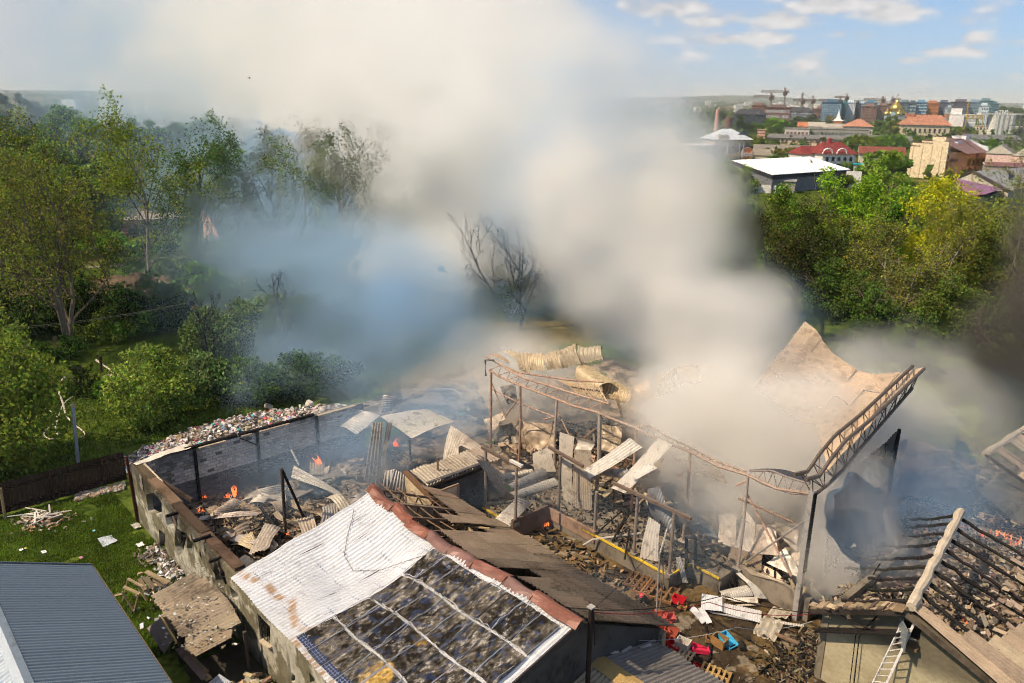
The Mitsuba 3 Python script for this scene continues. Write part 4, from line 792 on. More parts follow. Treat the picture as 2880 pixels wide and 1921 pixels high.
for k in range(6):
    f = .2 + .13 * k; a = PK + (FK - PK) * f; b = EL0 + (EL1 - EL0) * f; p0 = a + (b - a) * (.5 + .08 * k % .3)
    part(rh, 'batten', MB().beam(p0, p0 + vnorm(FK - PK) * 1.1, .05, .05, CHAR), 'matte')
# remaining cement sheets at the lower right edge
for k in range(14):
    f0, f1 = k / 14, (k + 1.06) / 14
    lo0, lo1 = ER0 + (ER1 - ER0) * f0, ER0 + (ER1 - ER0) * f1
    up0, up1 = PK + (FK - PK) * f0, PK + (FK - PK) * f1
    e = [1.0, .62, .46, .40, .36, .33, .35, .32, .30, .30, .28, .3, .28, .3][k]
    part(rh, 'cement_sheet', (corr(lo0 + (up0 - lo0) * e + ZZ * .06, lo0 + ZZ * .06, lo1 + ZZ * .06, lo1 + (up1 - lo1) * (e * .95) + ZZ * .06, .21, .04, 6, warp=.03, seed=k, tear=.25), jit((.34, .265, .19), .08)), 'matte')
for k in range(24):
    f = rg.uniform(.05, .95); g = rg.uniform(.45, .62); a = (ER0 + (ER1 - ER0) * f * .85) * g + (PK + (FK - PK) * f) * (1 - g)
    part(rh, 'sheet_scrap', MB().box(a + ZZ * .02, [rg.uniform(.1, .28), rg.uniform(.08, .2), .014], jit((.36, .28, .20), .2), [vnorm(DN - .35 * ZZ + .3 * rg.normal(size=3)), EE, ZZ]), 'matte')
# ceiling heap under the rafters
P = patch(L(33.4, 18.5, 3.1), L(41.0, 18.5, 2.7), L(40.6, 33, 2.5), L(31.5, 33, 2.3), 70, 80)
P[..., 2] += 1.0 * (meshkit.fbm(P * 1.1, 4, 31) - .45) + .25 * (meshkit.fbm(P * 4.2, 3, 33) - .5)
part(rh, 'ceiling_ash', (gridmesh(P), (.3, .25, .2)), 'ash', 'ash and broken slates covering the ceiling')
r5 = np.random.default_rng(23); rb = MB()
for k in range(2400):
    u, v = r5.uniform(32.5, 40.8), r5.uniform(18.6, 32.5)
    d = vnorm(r5.normal(size=3) * [1, 1, .4]); s = vnorm(np.cross(d, r5.normal(size=3)))
    rb.box(L(u, v, 3.0 - .03 * (v - 18) + .35 * r5.random()), [r5.uniform(.04, .2), r5.uniform(.02, .09), r5.uniform(.01, .035)], jit([SOOT, (.13, .10, .08), TANM, (.34, .27, .20), (.46, .41, .35), (.2, .16, .12)][r5.integers(6)], .25, r5), [d, s, np.cross(d, s)])
part(rh, 'ceiling_scraps', rb, 'matte', stuff=True)
# cross wing at the far right: corrugated slope rising to the right
cw = thing('cross_wing', 'corrugated grey brown roof slope rising at the right edge of the frame', 'roof')
for k in range(11):
    a0 = ER0 + (ER1 - ER0) * (k / 11) + ZZ * .05; a1 = ER0 + (ER1 - ER0) * ((k + 1.02) / 11) + ZZ * .05
    part(cw, 'cement_sheet', (corr(a0, a0 + DN * 4.2 + ZZ * 1.6, a1 + DN * 4.2 + ZZ * 1.6, a1, .21, .045, 4, seed=k), jit((.22, .18, .135), .06)), 'matte')
part(cw, 'wall', MB().box(L(43.4, 24.8, 1.7), [2.0, 6.6, 1.7], (.2, .17, .13)), 'matte')
# long house behind it with dark slotted sheets
fh = thing('slotted_roof_house', 'burnt house at the right edge with tan sheets and dark slots along a pale ridge', 'house')
R0_, R1_ = L(32.9, 37.2, 5.0), L(33.6, 48.5, 5.4)
part(fh, 'ridge_tile_row', MB().tube(R0_ + (R1_ - R0_) * np.linspace(0, 1, 14)[:, None], .20 + .04 * np.sin(np.arange(14) * 1.9), (.46, .38, .28), 8), 'matte')
for k in range(12):
    a0, a1 = R0_ + (R1_ - R0_) * (k / 12 + .006), R0_ + (R1_ - R0_) * ((k + .86 + .1 * (k % 2)) / 12)
    d = DN * 5.2 - ZZ * 2.1
    for r in range(3):
        if (k, r) in ((0, 0), (2, 0), (5, 1)): continue
        part(fh, 'cement_sheet', (corr(a0 + d * (r / 3 + .01) + ZZ * .03 * (3 - r), a0 + d * ((r + 1.05) / 3), a1 + d * ((r + 1.05) / 3), a1 + d * (r / 3 + .01) + ZZ * .03 * (3 - r), .21, .04, 3, seed=k), jit((.36, .275, .195), .08)), 'matte')
part(fh, 'wall', MB().box(L(35.6, 42.8, 1.6), [2.4, 5.6, 1.55], (.16, .14, .11)), 'sooty')
for k in range(7): part(fh, 'charred_rafter', MB().beam(R0_ + (R1_ - R0_) * (k / 7), R0_ + (R1_ - R0_) * (k / 7) + DN * 5 - ZZ * 2.1, .1, .14, CHAR), 'matte')
r6 = np.random.default_rng(29); rb = MB()
for k in range(900):
    u, v = r6.uniform(30.9, 33.5), r6.uniform(23, 46)
    if k % 2: u, v = r6.uniform(31, 41), r6.uniform(31, 37)
    d = vnorm(r6.normal(size=3) * [1, 1, .3]); s = vnorm(np.cross(d, r6.normal(size=3)))
    rb.box(L(u, v, 1.2 + .5 * r6.random()), [r6.uniform(.1, .7), r6.uniform(.03, .16), r6.uniform(.01, .04)], jit([SOOT, CHAR, TANM, BEIGE, RUST][r6.integers(5)], .25, r6), [d, s, np.cross(d, s)])
stuff('yard_rubble', rb, 'matte', 'burnt boards and sheets heaped between the hall and the rafter house')
for k, (a, b, c) in enumerate([((870, 190), (1110, 320), .35), ((830, 450), (1210, 340), .6), ((1170, 380), (1460, 405), .2), ((1360, 390), (1410, 280), .2), ((1820, 270), (2200, 600), .3), ((1330, 290), (1800, 270), .3)]):
    one('charred_beam', MB().beam(W(*s9(*a), 2.4 + .1 * k), W(*s9(*b), 2.2 + .1 * k), .16, .16, CHAR), 'matte', ['curved black beam end beside the hall side wall', 'long thin charred beam below the hall side wall', 'broken black beam end above the pale ridge', 'short charred stake above the broken beam end', 'long charred beam sloping down in the dark smoke', 'charred beam lying level in the dark smoke'][k], 'beam')
bent('roof_sheet_scrap', '', G4(s9, [(870, 180), (1060, 290), (1100, 260), (930, 170)], [2.6, 2.0, 2.2, 2.9]), jit(TANM), 'curled ribbed sheet beside the hall side wall', 'roof sheet', .3, .05, 111)
bent('roof_sheet_scrap', '', G4(s9, [(860, 430), (1180, 350), (1080, 240), (900, 300)], [1.7, 1.6, 1.9, 2.0]), jit((.38, .29, .22)), 'pinkish sheet lying flat between hall and rafter house', 'roof sheet', .05, .05, 112)
bent('roof_sheet_scrap', '', G4(s9, [(900, 600), (1100, 600), (1160, 460), (980, 440)], [1.9, 1.9, 2.1, 2.1]), jit((.36, .27, .20)), 'pinkish sheet in the smoke left of the rafters', 'roof sheet', .05, .05, 113)
bent('roof_sheet_scrap', '', G4(s9, [(120, 1400), (290, 1460), (330, 1420), (155, 1225)], [1.0, .9, 1.6, 2.6]), jit((.46, .42, .37)), 'grey ribbed sheet standing at the foot of the corner column', 'roof sheet', .1, .05, 114)
# ladder
ld = thing('ladder', 'aluminium ladder leaning against the shutter of the cream gable wall', 'ladder')
ta, tb = AV(*br(1512, 1292), 17.75), AV(*br(1612, 1185), 17.75)
ba, bb = W(*br(1430, 1640), .0), W(*br(1548, 1640), .0)
ba, bb = L(35.75, 16.6, 0), L(36.25, 16.6, 0); ta, tb = L(36.42, 18.0, 4.5), L(36.9, 18.0, 5.0)
part(ld, 'rail', MB().beam(ba, ta, .05, .09, (.62, .60, .57)), 'metal'); part(ld, 'rail', MB().beam(bb, tb, .05, .09, (.62, .60, .57)), 'metal')
for k in range(16):
    f = (k + .8) / 16.5; part(ld, 'rung', MB().tube([ba + (ta - ba) * f, bb + (tb - bb) * f], .02, (.66, .63, .60), 6), 'metal')
yl = thing('yellow_ladder', 'yellow ladder end poking up at the lower right corner', 'ladder')
part(yl, 'rail', MB().beam(L(41.2, 16.8, 0), L(41.2, 17.6, 4.6), .05, .07, (.65, .42, .04)), 'matte'); part(yl, 'rail', MB().beam(L(41.6, 16.8, 0), L(41.5, 17.6, 4.5), .05, .07, (.65, .42, .04)), 'matte')
for k in range(8): part(yl, 'rung', MB().tube([L(41.2, 16.85 + .09 * k, .5 + .5 * k), L(41.57, 16.85 + .09 * k, .5 + .5 * k)], .018, (.6, .4, .05), 5), 'matte')
# cables
def cable(pts, r, col, label, sag=.0):
    p = np.asarray(pts, float); f = np.linspace(0, len(p) - 1, 8 * (len(p) - 1) + 1); i = np.minimum(f.astype(int), len(p) - 2); g = (f - i)[:, None]
    q = p[i] * (1 - g) + p[i + 1] * g - ZZ * sag * 4 * g * (1 - g)
    return one('cable', MB().tube(q, r, col, 4), 'matte', label, 'cable')
POLE = AU(1657, 1835, 29.2) * np.array([1., 1, 0]); POLE_TOP = float(AU(1657, 1712, 29.2)[2])
cable([POLE + ZZ * (POLE_TOP - .1), L(30.5, 14.6, 4.4), L(34.0, 17.9, 3.9), L(36.3, 18.1, 4.2)], .022, (.03, .02, .02), 'black cable strung from the black pole to the cream gable', .25)
cable([POLE + ZZ * (POLE_TOP - .2), L(30.2, 14.0, 4.2), L(32.9, 17.8, 3.3)], .018, (.20, .02, .03), 'red cable strung from the black pole over the yard', .3)
cable([POLE + ZZ * (POLE_TOP - .15), L(23.9, 18.5, 2.0)], .014, (.03, .03, .03), 'thin wire from the black pole to the dock', .1)
cable([L(28.3, 11.0, 2.7), L(30.8, 15.4, 2.6), L(33.0, 17.8, 3.0)], .012, (.35, .38, .40), 'thin pale wire sagging over the yard', .25)
for k, (a, b, c) in enumerate([((1340, 1105), (1190, 1240), (1150, 1568)), ((1330, 1110), (1215, 1250), (1180, 1568)), ((1100, 1190), (1230, 1220), (1340, 1110))]):
    cable([AV(*br(*a), 18.1), AV(*br(*b), 18.05), AV(*br(*c), 18.05)], .022, (.02, .02, .02), ['black cable down the cream wall, left of two', 'black cable down the cream wall, right of two', 'black cable looped under the burnt eave'][k])

# ================================================================ low house at the bottom with tan ridge cap
lh = thing('low_roof_house', 'low outbuilding at the bottom edge with grey corrugated roof and tan ridge cap', 'house')
def low_pt(u, v): return L(u, v, 3.0 - np.abs(np.asarray(v, float) - 8.9) * .235)
for k in range(8):
    u0 = 28.95 + k * 1.05 - .75
    for (va, vb, c, soot) in ((8.95, 12.5, (.20, .185, .17), 0), (8.85, 5.6, (.33, .27, .19), 1)):
        uu = np.linspace(u0, u0 + 1.08, 41)[:, None]; vs = np.linspace(va, vb + (.1 * (k % 2)), 7)[None]
        P = low_pt(uu, vs); P[..., 2] += .045 * np.sin(2 * np.pi * (uu - u0) / .21) + .01 * (k % 2)
        part(lh, 'roof_sheet', (gridmesh(P), jit(c, .06)), 'matte')
for k in range(4):
    uu = np.linspace(28.1 + 2 * k, 30.2 + 2 * k, 4)[:, None]; c = np.linspace(-1, 1, 5)[None]
    part(lh, 'ridge_cap', (gridmesh(L(uu, 8.9 + .42 * c, 3.08 - .13 * np.abs(c) + .012 * (k % 2))), jit((.36, .245, .10), .05)), 'matte')
part(lh, 'wall', MB().box(L(32.3, 9.0, 1.1), [3.8, 3.2, 1.08], (.12, .11, .10)), 'sooty')
for k, (u, v) in enumerate(((28.7, 10.6), (28.9, 11.6), (28.6, 9.8))): part(lh, 'roof_scrap', MB().box(low_pt(u, v) + ZZ * .08, [.28, .06, .012], (.5, .48, .45), [vnorm(EE + .3 * k * DN), vnorm(DN - .3 * k * EE), ZZ]), 'matte')
ruin = one('plaster_lump', (lump(L(28.4, 11.3, 1.5), (.5, .9, .8), 9), (.19, .165, .115)), 'sooty', 'grey lump of broken plaster against the dark gable end', 'plaster')
po = thing('black_pole', 'black pole with wires rising at the near end of the red ridge', 'pole')
part(po, 'shaft', MB().tube([POLE + ZZ * .5, POLE + ZZ * POLE_TOP], .10, (.03, .022, .02), 8), 'matte')
part(po, 'cap', MB().box(POLE + ZZ * (POLE_TOP + .02), [.12, .12, .03], (.35, .33, .31)), 'matte')
part(po, 'side_pipe', MB().tube([POLE + EE * .15 + ZZ * (POLE_TOP - .3), POLE + EE * .3 + ZZ * (POLE_TOP - 1.8)], .03, (.04, .03, .03), 5), 'matte')

# ================================================================ yard clutter
def yb(pts, z, col, label, bulge=.03, warp=.04, seed=0, pitch=.12, amp=.02, tear=0): bent('roof_sheet_scrap', '', G4(s8, pts, z), col, label, 'roof sheet', bulge, warp, seed, pitch, 'metal', None, amp, tear=tear)
yb([(640, 622), (628, 782), (850, 808), (848, 652)], [.5, .35, .4, .55], (.62, .63, .64), 'square bright silver sheet on top of the pile in the yard', seed=121, amp=.014)
yb([(850, 715), (848, 815), (1250, 925), (1255, 800)], [.3, .25, .22, .3], (.58, .57, .56), 'long silver sheet under the square one in the yard', .06, .05, 122)
yb([(690, 798), (760, 830), (1255, 930), (1250, 900)], [.2, .12, .12, .2], (.52, .51, .50), 'narrow silver strip at the near side of the yard pile', .05, .05, 123)
yb([(1230, 880), (1250, 915), (1695, 968), (1692, 940)], [.35, .3, .3, .36], (.46, .42, .37), 'long thin strip pointing from the yard pile to the cream wall', .03, .03, 124)
yb([(600, 775), (690, 935), (745, 918), (650, 760)], [.3, .15, .2, .4], (.56, .56, .57), 'folded silver sheet, right half, at the left of the yard pile', .05, .02, 125)
yb([(512, 795), (640, 938), (690, 900), (550, 745)], [.3, .15, .2, .4], (.52, .52, .54), 'folded silver sheet, left half, at the left of the yard pile', .06, .02, 126)
yb([(818, 598), (850, 672), (1170, 645), (1100, 535)], [.4, .3, .35, .6], (.48, .45, .40), 'cracked grey sheet at the back of the yard pile', .1, .12, 127)
yb([(870, 672), (990, 710), (1220, 725), (1205, 658)], [.35, .3, .3, .4], (.56, .50, .43), 'pale flat sheet behind the long silver one', .03, .06, 128)
yb([(990, 735), (1010, 758), (1245, 742), (1230, 722)], [.2, .15, .15, .2], (.50, .43, .34), 'thin pale strip behind the long silver sheet', .02, .04, 129)
yb([(990, 410), (1190, 660), (1310, 680), (1040, 405)], [1.0, .4, .3, 1.1], (.55, .52, .47), 'long curled pale sheet leaning on the yard pile', .25, .15, 130)
for k, (pts, n) in enumerate([([(1375, 752), (1300, 860), (1500, 900), (1590, 800)], 'upper'), ([(1280, 850), (1190, 1040), (1385, 1135), (1500, 905)], 'lower')]):
    yb(pts, [.35, .3, .3, .35], (.42, .37, .29), f'broken asbestos roof sheet lying in the yard, {n} of two', .04, .06, 131 + k, .3, .045, .3)
yb([(1175, 990), (1170, 1040), (1350, 1110), (1210, 930)], [.15, .1, .1, .2], (.36, .31, .23), 'bent asbestos shard under the broken roof sheets', .05, .08, 133, .3, .04)
one('yard_plank', MB().beam(W(*s8(1375, 1030), .3), W(*s8(1640, 1140), .25), .18, .09, (.20, .13, .085)), 'sooty', 'brown plank beside the broken asbestos sheets', 'plank')
one('yard_plank', MB().beam(W(*s8(1285, 1205), .12), W(*s8(1430, 1310), .1), .10, .05, (.42, .36, .28)), 'matte', 'pale splintered stick on the yard soil', 'plank')
one('black_hose', MB().tube([W(*s8(a, b), .12) for a, b in ((680, 960), (700, 1060), (735, 1150), (725, 1280), (680, 1395))], .06, (.02, .018, .016), 6), 'matte', 'black hose curving across the yard soil', 'hose')
one('black_hose', MB().tube([W(*s8(a, b), .1) for a, b in ((740, 865), (900, 980), (1040, 1050), (1200, 1150), (1290, 1200))], .035, (.03, .025, .02), 5), 'matte', 'thin dark cable lying diagonally over the yard', 'hose')
one('black_roll', MB().tube([W(*s8(1040, 1130), .15), W(*s8(1065, 1205), .15)], .15, (.025, .022, .02), 9), 'matte', 'short black burnt roll lying on the yard soil', 'roll')

def crate(c, ang, size, col, label, cat='crate', tilt=0., melt=0., seed=0, mat='matte', slots=True):
    """Open topped crate: floor and four walls with rims."""
    w, d, h = size; t = .022
    a = vnorm(DN * math.cos(ang) + EE * math.sin(ang)); b = np.cross(ZZ, a); n = vnorm(ZZ + tilt * a); a = vnorm(a - n * (a @ n)); b = np.cross(n, a)
    k = thing('crate' if cat == 'crate' else cat.replace(' ', '_'), label, cat)
    def bx(o, s): 
        v = np.array(s); m = MB().box(c + o[0] * a + o[1] * b + (o[2]) * n, v, jit(col, .05), [a, b, n])
        if melt: m.v = [x + (meshkit.fbm(x * 4 + seed, 2, seed)[..., None] - .5) * melt * np.array([1, 1, .8]) for x in m.v]
        return m
    part(k, 'base', bx((0, 0, .02), [w / 2, d / 2, .02]), mat)
    for s in (-1, 1):
        part(k, 'side', bx((s * (w / 2 - t / 2), 0, h / 2 + .04), [t / 2, d / 2, h / 2]), mat)
        part(k, 'end', bx((0, s * (d / 2 - t / 2), h / 2 + .04), [w / 2 - t, t / 2, h / 2]), mat)
        part(k, 'rim', bx((s * (w / 2), 0, h + .02), [t * .9, d / 2 + t, .018]), mat)
        if slots:
            for q in (.35, .62): part(k, 'rib', bx((s * (w / 2 + .008), 0, h * q + .03), [.008, d / 2, .012]), mat)
    return k
RED, RED2 = (.52, .02, .035), (.40, .085, .055)
cr = [((400, 715), .3, (.62, .42, .28), RED, 'bright red crate beside the dock pallet', 0., 0.), ((330, 1190), .2, (.55, .45, .3), (.55, .012, .02), 'bright red crate next to the white box by the grey roof', .25, 0.),
      ((190, 890), .5, (.6, .45, .3), RED2, 'melted red crate at the top of the crate heap', .2, .30), ((305, 895), 1.1, (.5, .42, .2), (.50, .12, .11), 'faded red crate lying apart right of the crate heap', .1, .22),
      ((230, 960), .1, (.55, .42, .3), (.42, .07, .055), 'melted red crate in the middle of the crate heap', .3, .3), ((215, 1060), .8, (.6, .45, .45), RED2, 'tall slumped red crate at the left of the crate heap', .2, .35),
      ((305, 1060), .4, (.6, .5, .32), (.36, .085, .055), 'brick red crate at the right of the crate heap', .15, .2), ((230, 1130), .5, (.5, .4, .3), RED2, 'melted red crate at the bottom of the crate heap', .2, .3),
      ((620, 1210), .7, (.75, .5, .14), (.58, .03, .08), 'pink red flattened crate lying alone in the yard', .15, .28), ((600, 1390), .2, (.4, .3, .15), (.5, .03, .03), 'red crate scrap beside the bottom pallet', .1, .1)]
for (p, ang, sz, col, lb, ti, me) in cr: crate(W(*s8(*p), .12), ang, sz, col, lb, tilt=ti, melt=me, seed=int(p[0]))
crate(W(*s8(895, 1125), .1), -.15, (.85, .58, .2), (.07, .42, .66), 'blue plastic crate tipped against the cardboard box', tilt=.35)
crate(W(*s8(815, 1150), .1), .1, (.62, .5, .42), (.33, .19, .075), 'open brown cardboard box beside the blue crate', 'cardboard box', .1, .04, slots=False)
crate(W(*s8(715, 1115), .1), .6, (.4, .35, .15), (.30, .17, .08), 'crushed brown cardboard scrap left of the open box', 'cardboard box', .2, .15, slots=False)
crate(W(*s8(432, 765), .1), .5, (.45, .38, .16), (.36, .22, .08), 'small brown tray below the bright red crate', 'tray', .1, .03, slots=False)
crate(W(*s8(440, 1190), .15), .25, (.6, .55, .4), (.58, .54, .46), 'white sooty box right of the bright red crate', 'box', 0, .02, slots=False)
ext = thing('fire_extinguisher', 'small red cylinder standing beside the dock pallet', 'cylinder')
part(ext, 'body', MB().tube([W(*s8(15, 640), 0), W(*s8(15, 640), .62)], .13, (.5, .05, .06), 10), 'shiny'); part(ext, 'valve', MB().tube([W(*s8(15, 640), .62), W(*s8(15, 640), .8)], .05, (.6, .2, .2), 6), 'matte')
def pallet(c, ang, label, col, w=1.2, d=1.0, tilt=0.):
    k = thing('pallet', label, 'pallet'); a = vnorm(DN * math.cos(ang) + EE * math.sin(ang)); b = np.cross(ZZ, a); n = vnorm(ZZ + tilt * a); a = vnorm(np.cross(b, n))
    for i in range(6): part(k, 'deck_board', MB().box(c + a * (i / 5 - .5) * (w - .1) + n * .15, [.05, d / 2, .012], jit(col, .12), [a, b, n]), 'matte')
    for j in (-1, 0, 1):
        part(k, 'runner', MB().box(c + b * j * (d / 2 - .06) + n * .085, [w / 2, .04, .05], jit(col, .12), [a, b, n]), 'matte')
        part(k, 'foot_board', MB().box(c + b * j * (d / 2 - .06) + n * .02, [w / 2, .05, .012], jit(col, .12), [a, b, n]), 'matte')
pallet(W(*s8(170, 600), .1), .3, 'dark brown pallet lying beside the dock corner', (.20, .11, .055), 2.1, 1.5)
pallet(W(*s8(20, 520), .12), .3, 'second dark pallet half hidden behind the first', (.15, .085, .05), 1.6, 1.3)
pallet(W(*s8(770, 1475), .12), .35, 'pale yellow brown pallet at the bottom of the yard', (.42, .27, .11), 1.3, 1.0, .1)
pallet(W(*s8(425, 1265), .12), .25, 'tan pallet below the white box', (.45, .32, .19), 1.1, .8)
bp = thing('bent_pole', 'pair of thin bent grey poles standing beside the melted crates', 'pole')
part(bp, 'pole', MB().tube([L(26.2, 15.9, .1), L(26.15, 15.95, .7), L(25.85, 16.3, 2.4), L(25.85, 16.3, 3.6), L(25.5, 17.2, 4.4)], .045, (.28, .27, .25), 6), 'metal')
part(bp, 'pole', MB().tube([L(26.0, 16.4, .1), L(26.0, 16.5, 2.2), L(25.9, 16.5, 3.2)], .035, (.25, .2, .15), 6), 'metal')
one('dock_ladder_frame', MB().beam(W(*s8(880, 420), .9), W(*s8(935, 555), .1), .07, .07, (.2, .15, .1)).beam(W(*s8(930, 420), .9), W(*s8(985, 550), .1), .07, .07, (.2, .15, .1)), 'matte', 'pair of brown stakes leaning under the yellow bay edge', 'stake')
# rubble along the cream wall, crumbs over the yard
r7 = np.random.default_rng(31); rb = MB()
for k in range(1500):
    if k < 700: u, v = 33.1 - abs(r7.normal(0, .9)), r7.uniform(16.6, 21.2)
    else: u, v = r7.uniform(24.5, 34), r7.uniform(12.9, 21.2)
    if u > 33.2 and v > 17.9: continue
    d = vnorm(r7.normal(size=3) * [1, 1, .3]); s = vnorm(np.cross(d, r7.normal(size=3))); f = .9 if k < 700 else .28
    rb.box(L(u, v, .1 + .16 * r7.random() * f), [f * r7.uniform(.04, .36), f * r7.uniform(.02, .07), f * r7.uniform(.01, .035)], jit([SOOT, CHAR, CHAR, (.15, .10, .06), (.2, .17, .12), (.10, .075, .04)][r7.integers(6)], .3, r7), [d, s, np.cross(d, s)])
stuff('wall_foot_rubble', rb, 'matte', 'black charred wood and scraps at the foot of the cream wall and over the yard')

# ================================================================ left foreground: grey roof, shed, fence, debris
gb = thing('grey_metal_building', 'building at the lower left with blue grey profiled metal roof', 'building')
EAV, RDG, ZE, ZR = -4.95, -9.1, 4.5, 6.35
P0 = 11.12
nsh = 13
for k in range(nsh):
    uu = np.linspace(P0 + k * 1.0, P0 + (k + 1) * 1.0 + .02, 4 * 10 + 1)[:, None]; vs = np.linspace(EAV, RDG, 5)[None]
    x = ((uu - P0) / .2) % 1.0
    h = .05 * np.clip(np.minimum(x, 1 - x) * 9 - 1.2, 0, 1)
    P = L(uu, vs, ZE + (EAV - vs) / (EAV - RDG) * (ZR - ZE)); P[..., 2] += h
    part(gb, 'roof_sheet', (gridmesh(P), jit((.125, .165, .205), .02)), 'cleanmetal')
    vs = np.linspace(RDG, RDG - 4, 4)[None]
    P = L(uu, vs, ZR - (RDG - vs) / 4 * 1.75); P[..., 2] += h
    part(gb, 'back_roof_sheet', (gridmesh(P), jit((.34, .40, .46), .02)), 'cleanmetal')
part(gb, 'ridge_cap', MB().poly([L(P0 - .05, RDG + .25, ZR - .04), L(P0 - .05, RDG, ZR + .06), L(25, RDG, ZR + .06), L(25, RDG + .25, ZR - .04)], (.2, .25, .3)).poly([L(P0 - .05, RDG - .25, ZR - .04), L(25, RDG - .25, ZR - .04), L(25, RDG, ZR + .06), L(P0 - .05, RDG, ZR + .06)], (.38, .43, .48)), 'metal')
part(gb, 'eave_trim', MB().beam(L(P0, EAV + .04, ZE - .06), L(24.3, EAV + .04, ZE - .06), .04, .12, (.16, .13, .10)), 'matte')
part(gb, 'verge_trim', MB().beam(L(P0 - .03, EAV, ZE + .02), L(P0 - .03, RDG, ZR + .02), .05, .16, (.10, .13, .16)), 'metal')
part(gb, 'wall', MB().box(L(18, -9.1, 2.2), [6.6, 3.9, 2.2], (.22, .22, .22)), 'matte')
part(gb, 'gable', MB().add(np.vstack([L(11.42, [-5.2, -9.1, -13.0], [4.4, 6.1, 4.4])]), [[0, 1, 2]], (.22, .22, .22)), 'matte')
# shed with broken asbestos roof between the buildings
sd = thing('ruined_shed', 'ruined shed with dirty broken asbestos roof against the side wall', 'shed')
def shed_sheet(k, pts, z, col): part(sd, 'roof_sheet', (corr(*G4(bl, pts, z), .24, .055, 8, warp=.06, seed=k, tear=.18), jit(col, .06)), 'sooty')
ASB = (.33, .27, .20)
shed_sheet(1, [(1330, 805), (1030, 975), (1070, 1045), (1400, 860)], [2.3, 1.9, 1.9, 2.3], ASB)
shed_sheet(2, [(1400, 840), (1070, 1040), (1110, 1100), (1470, 900)], [2.35, 1.9, 1.9, 2.35], ASB)
shed_sheet(3, [(1480, 895), (1100, 1105), (1190, 1180), (1560, 985)], [2.3, 1.85, 1.85, 2.3], ASB)
shed_sheet(4, [(1560, 980), (1180, 1180), (1240, 1260), (1620, 1070)], [2.3, 1.85, 1.85, 2.3], (.30, .25, .19))
shed_sheet(5, [(1610, 1065), (1235, 1260), (1290, 1330), (1660, 1150)], [2.3, 1.85, 1.85, 2.3], ASB)
shed_sheet(6, [(1600, 1195), (1260, 1315), (1330, 1395), (1590, 1255)], [2.15, 1.8, 1.8, 2.2], (.30, .24, .17))
for k in range(260):
    c = bl(rg.normal(1420, 80), rg.normal(950, 130)) if k < 150 else bl(rg.uniform(1120, 1640), rg.uniform(950, 1330))
    x, y = (c[0] - 0) * 2.446, (c[1] - 1280) * 2.446
    if not (x + y * .9 > 2010 and y < 1400 - .3 * (x - 1000) + 200): continue
    z = 2.02 + .25 * rg.random()
    part(sd, 'scrap', MB().box(W(*c, z), [rg.uniform(.02, .10), rg.uniform(.02, .06), .01], jit([(.55, .55, .55), (.35, .32, .28), (.16, .14, .12), (.24, .2, .16)][rg.integers(4)], .15), [vnorm(DN + rg.normal(size=3) * [1, 1, .15]), EE, ZZ]), 'matte')
part(sd, 'back_wall', MB().box(L(14.0, -1.5, .9), [.1, 1.2, .9], (.05, .045, .04)), 'sooty')
part(sd, 'post', MB().beam(L(16.6, -.6, 0), L(16.6, -.6, 2.1), .14, .14, (.08, .065, .05)), 'sooty')
part(sd, 'side_board', (gridmesh(patch(W(*bl(1110, 1115), 1.9), W(*bl(1195, 1260), 1.8), W(*bl(1130, 1370), .6), W(*bl(1010, 1190), .9), 4, 4)), (.22, .18, .18)), 'matte', 'grey board wall leaning outwards')
part(sd, 'board_edge', MB().beam(W(*bl(1110, 1120), 1.95), W(*bl(1215, 1290), 1.8), .07, .12, (.45, .30, .13)), 'matte')
for k, (a, b) in enumerate([((1130, 1100), (1230, 1240)), ((1160, 1120), (1215, 1220)), ((1225, 1330), (1410, 1540)), ((1270, 1350), (1420, 1500)), ((1250, 1340), (1440, 1545))]):
    part(sd, 'board', MB().beam(W(*bl(*a), 1.6 - .1 * k), W(*bl(*b), 1.2 - .15 * k), .28, .05, jit([(.25, .19, .13), (.38, .27, .14), (.17, .12, .10)][k % 3], .15)), 'sooty')
part(sd, 'window_frame', MB().beam(W(*bl(1300, 1300), 1.5), W(*bl(1350, 1330), 1.4), .05, .05, (.5, .5, .48)).beam(W(*bl(1350, 1330), 1.4), W(*bl(1385, 1300), 1.5), .05, .05, (.5, .5, .48)), 'matte')
# timber debris left of the shed
for k, (a, b, za, zb, w, c) in enumerate([((1005, 800), (1160, 880), 1.2, .9, .22, (.36, .26, .16)), ((880, 850), (985, 905), 1.5, 1.2, .12, (.40, .31, .19)), ((850, 905), (960, 955), 1.5, 1.2, .16, (.42, .32, .19)), ((840, 940), (920, 1070), 1.2, .1, .10, (.28, .22, .13)), ((955, 950), (925, 1070), 1.2, .1, .10, (.24, .18, .11)), ((880, 850), (845, 1000), 1.4, .1, .09, (.26, .2, .12)), ((930, 880), (1010, 1000), 1.0, .2, .10, (.25, .19, .11)), ((1000, 840), (1050, 910), .8, .4, .25, (.30, .24, .17)), ((1060, 850), (1110, 900), .7, .4, .2, (.32, .25, .17)), ((960, 850), (1000, 930), .7, .3, .2, (.27, .21, .14))]):
    one('timber', MB().beam(W(*bl(*a), za), W(*bl(*b), zb), w, .07, jit(c, .08)), 'matte', ['broad plank leaning on the side wall heap', 'top rail of the broken wooden frame left of the shed', 'second rail of the broken wooden frame', 'slanting leg of the broken frame nearest the grey roof', 'right leg of the broken wooden frame', 'left upright of the broken wooden frame', 'middle brace of the broken wooden frame', 'short pallet board right of the broken frame', 'pallet board under the broad leaning plank', 'pallet board touching the broken frame rail'][k], 'timber')
rb = MB(); r8 = np.random.default_rng(41)
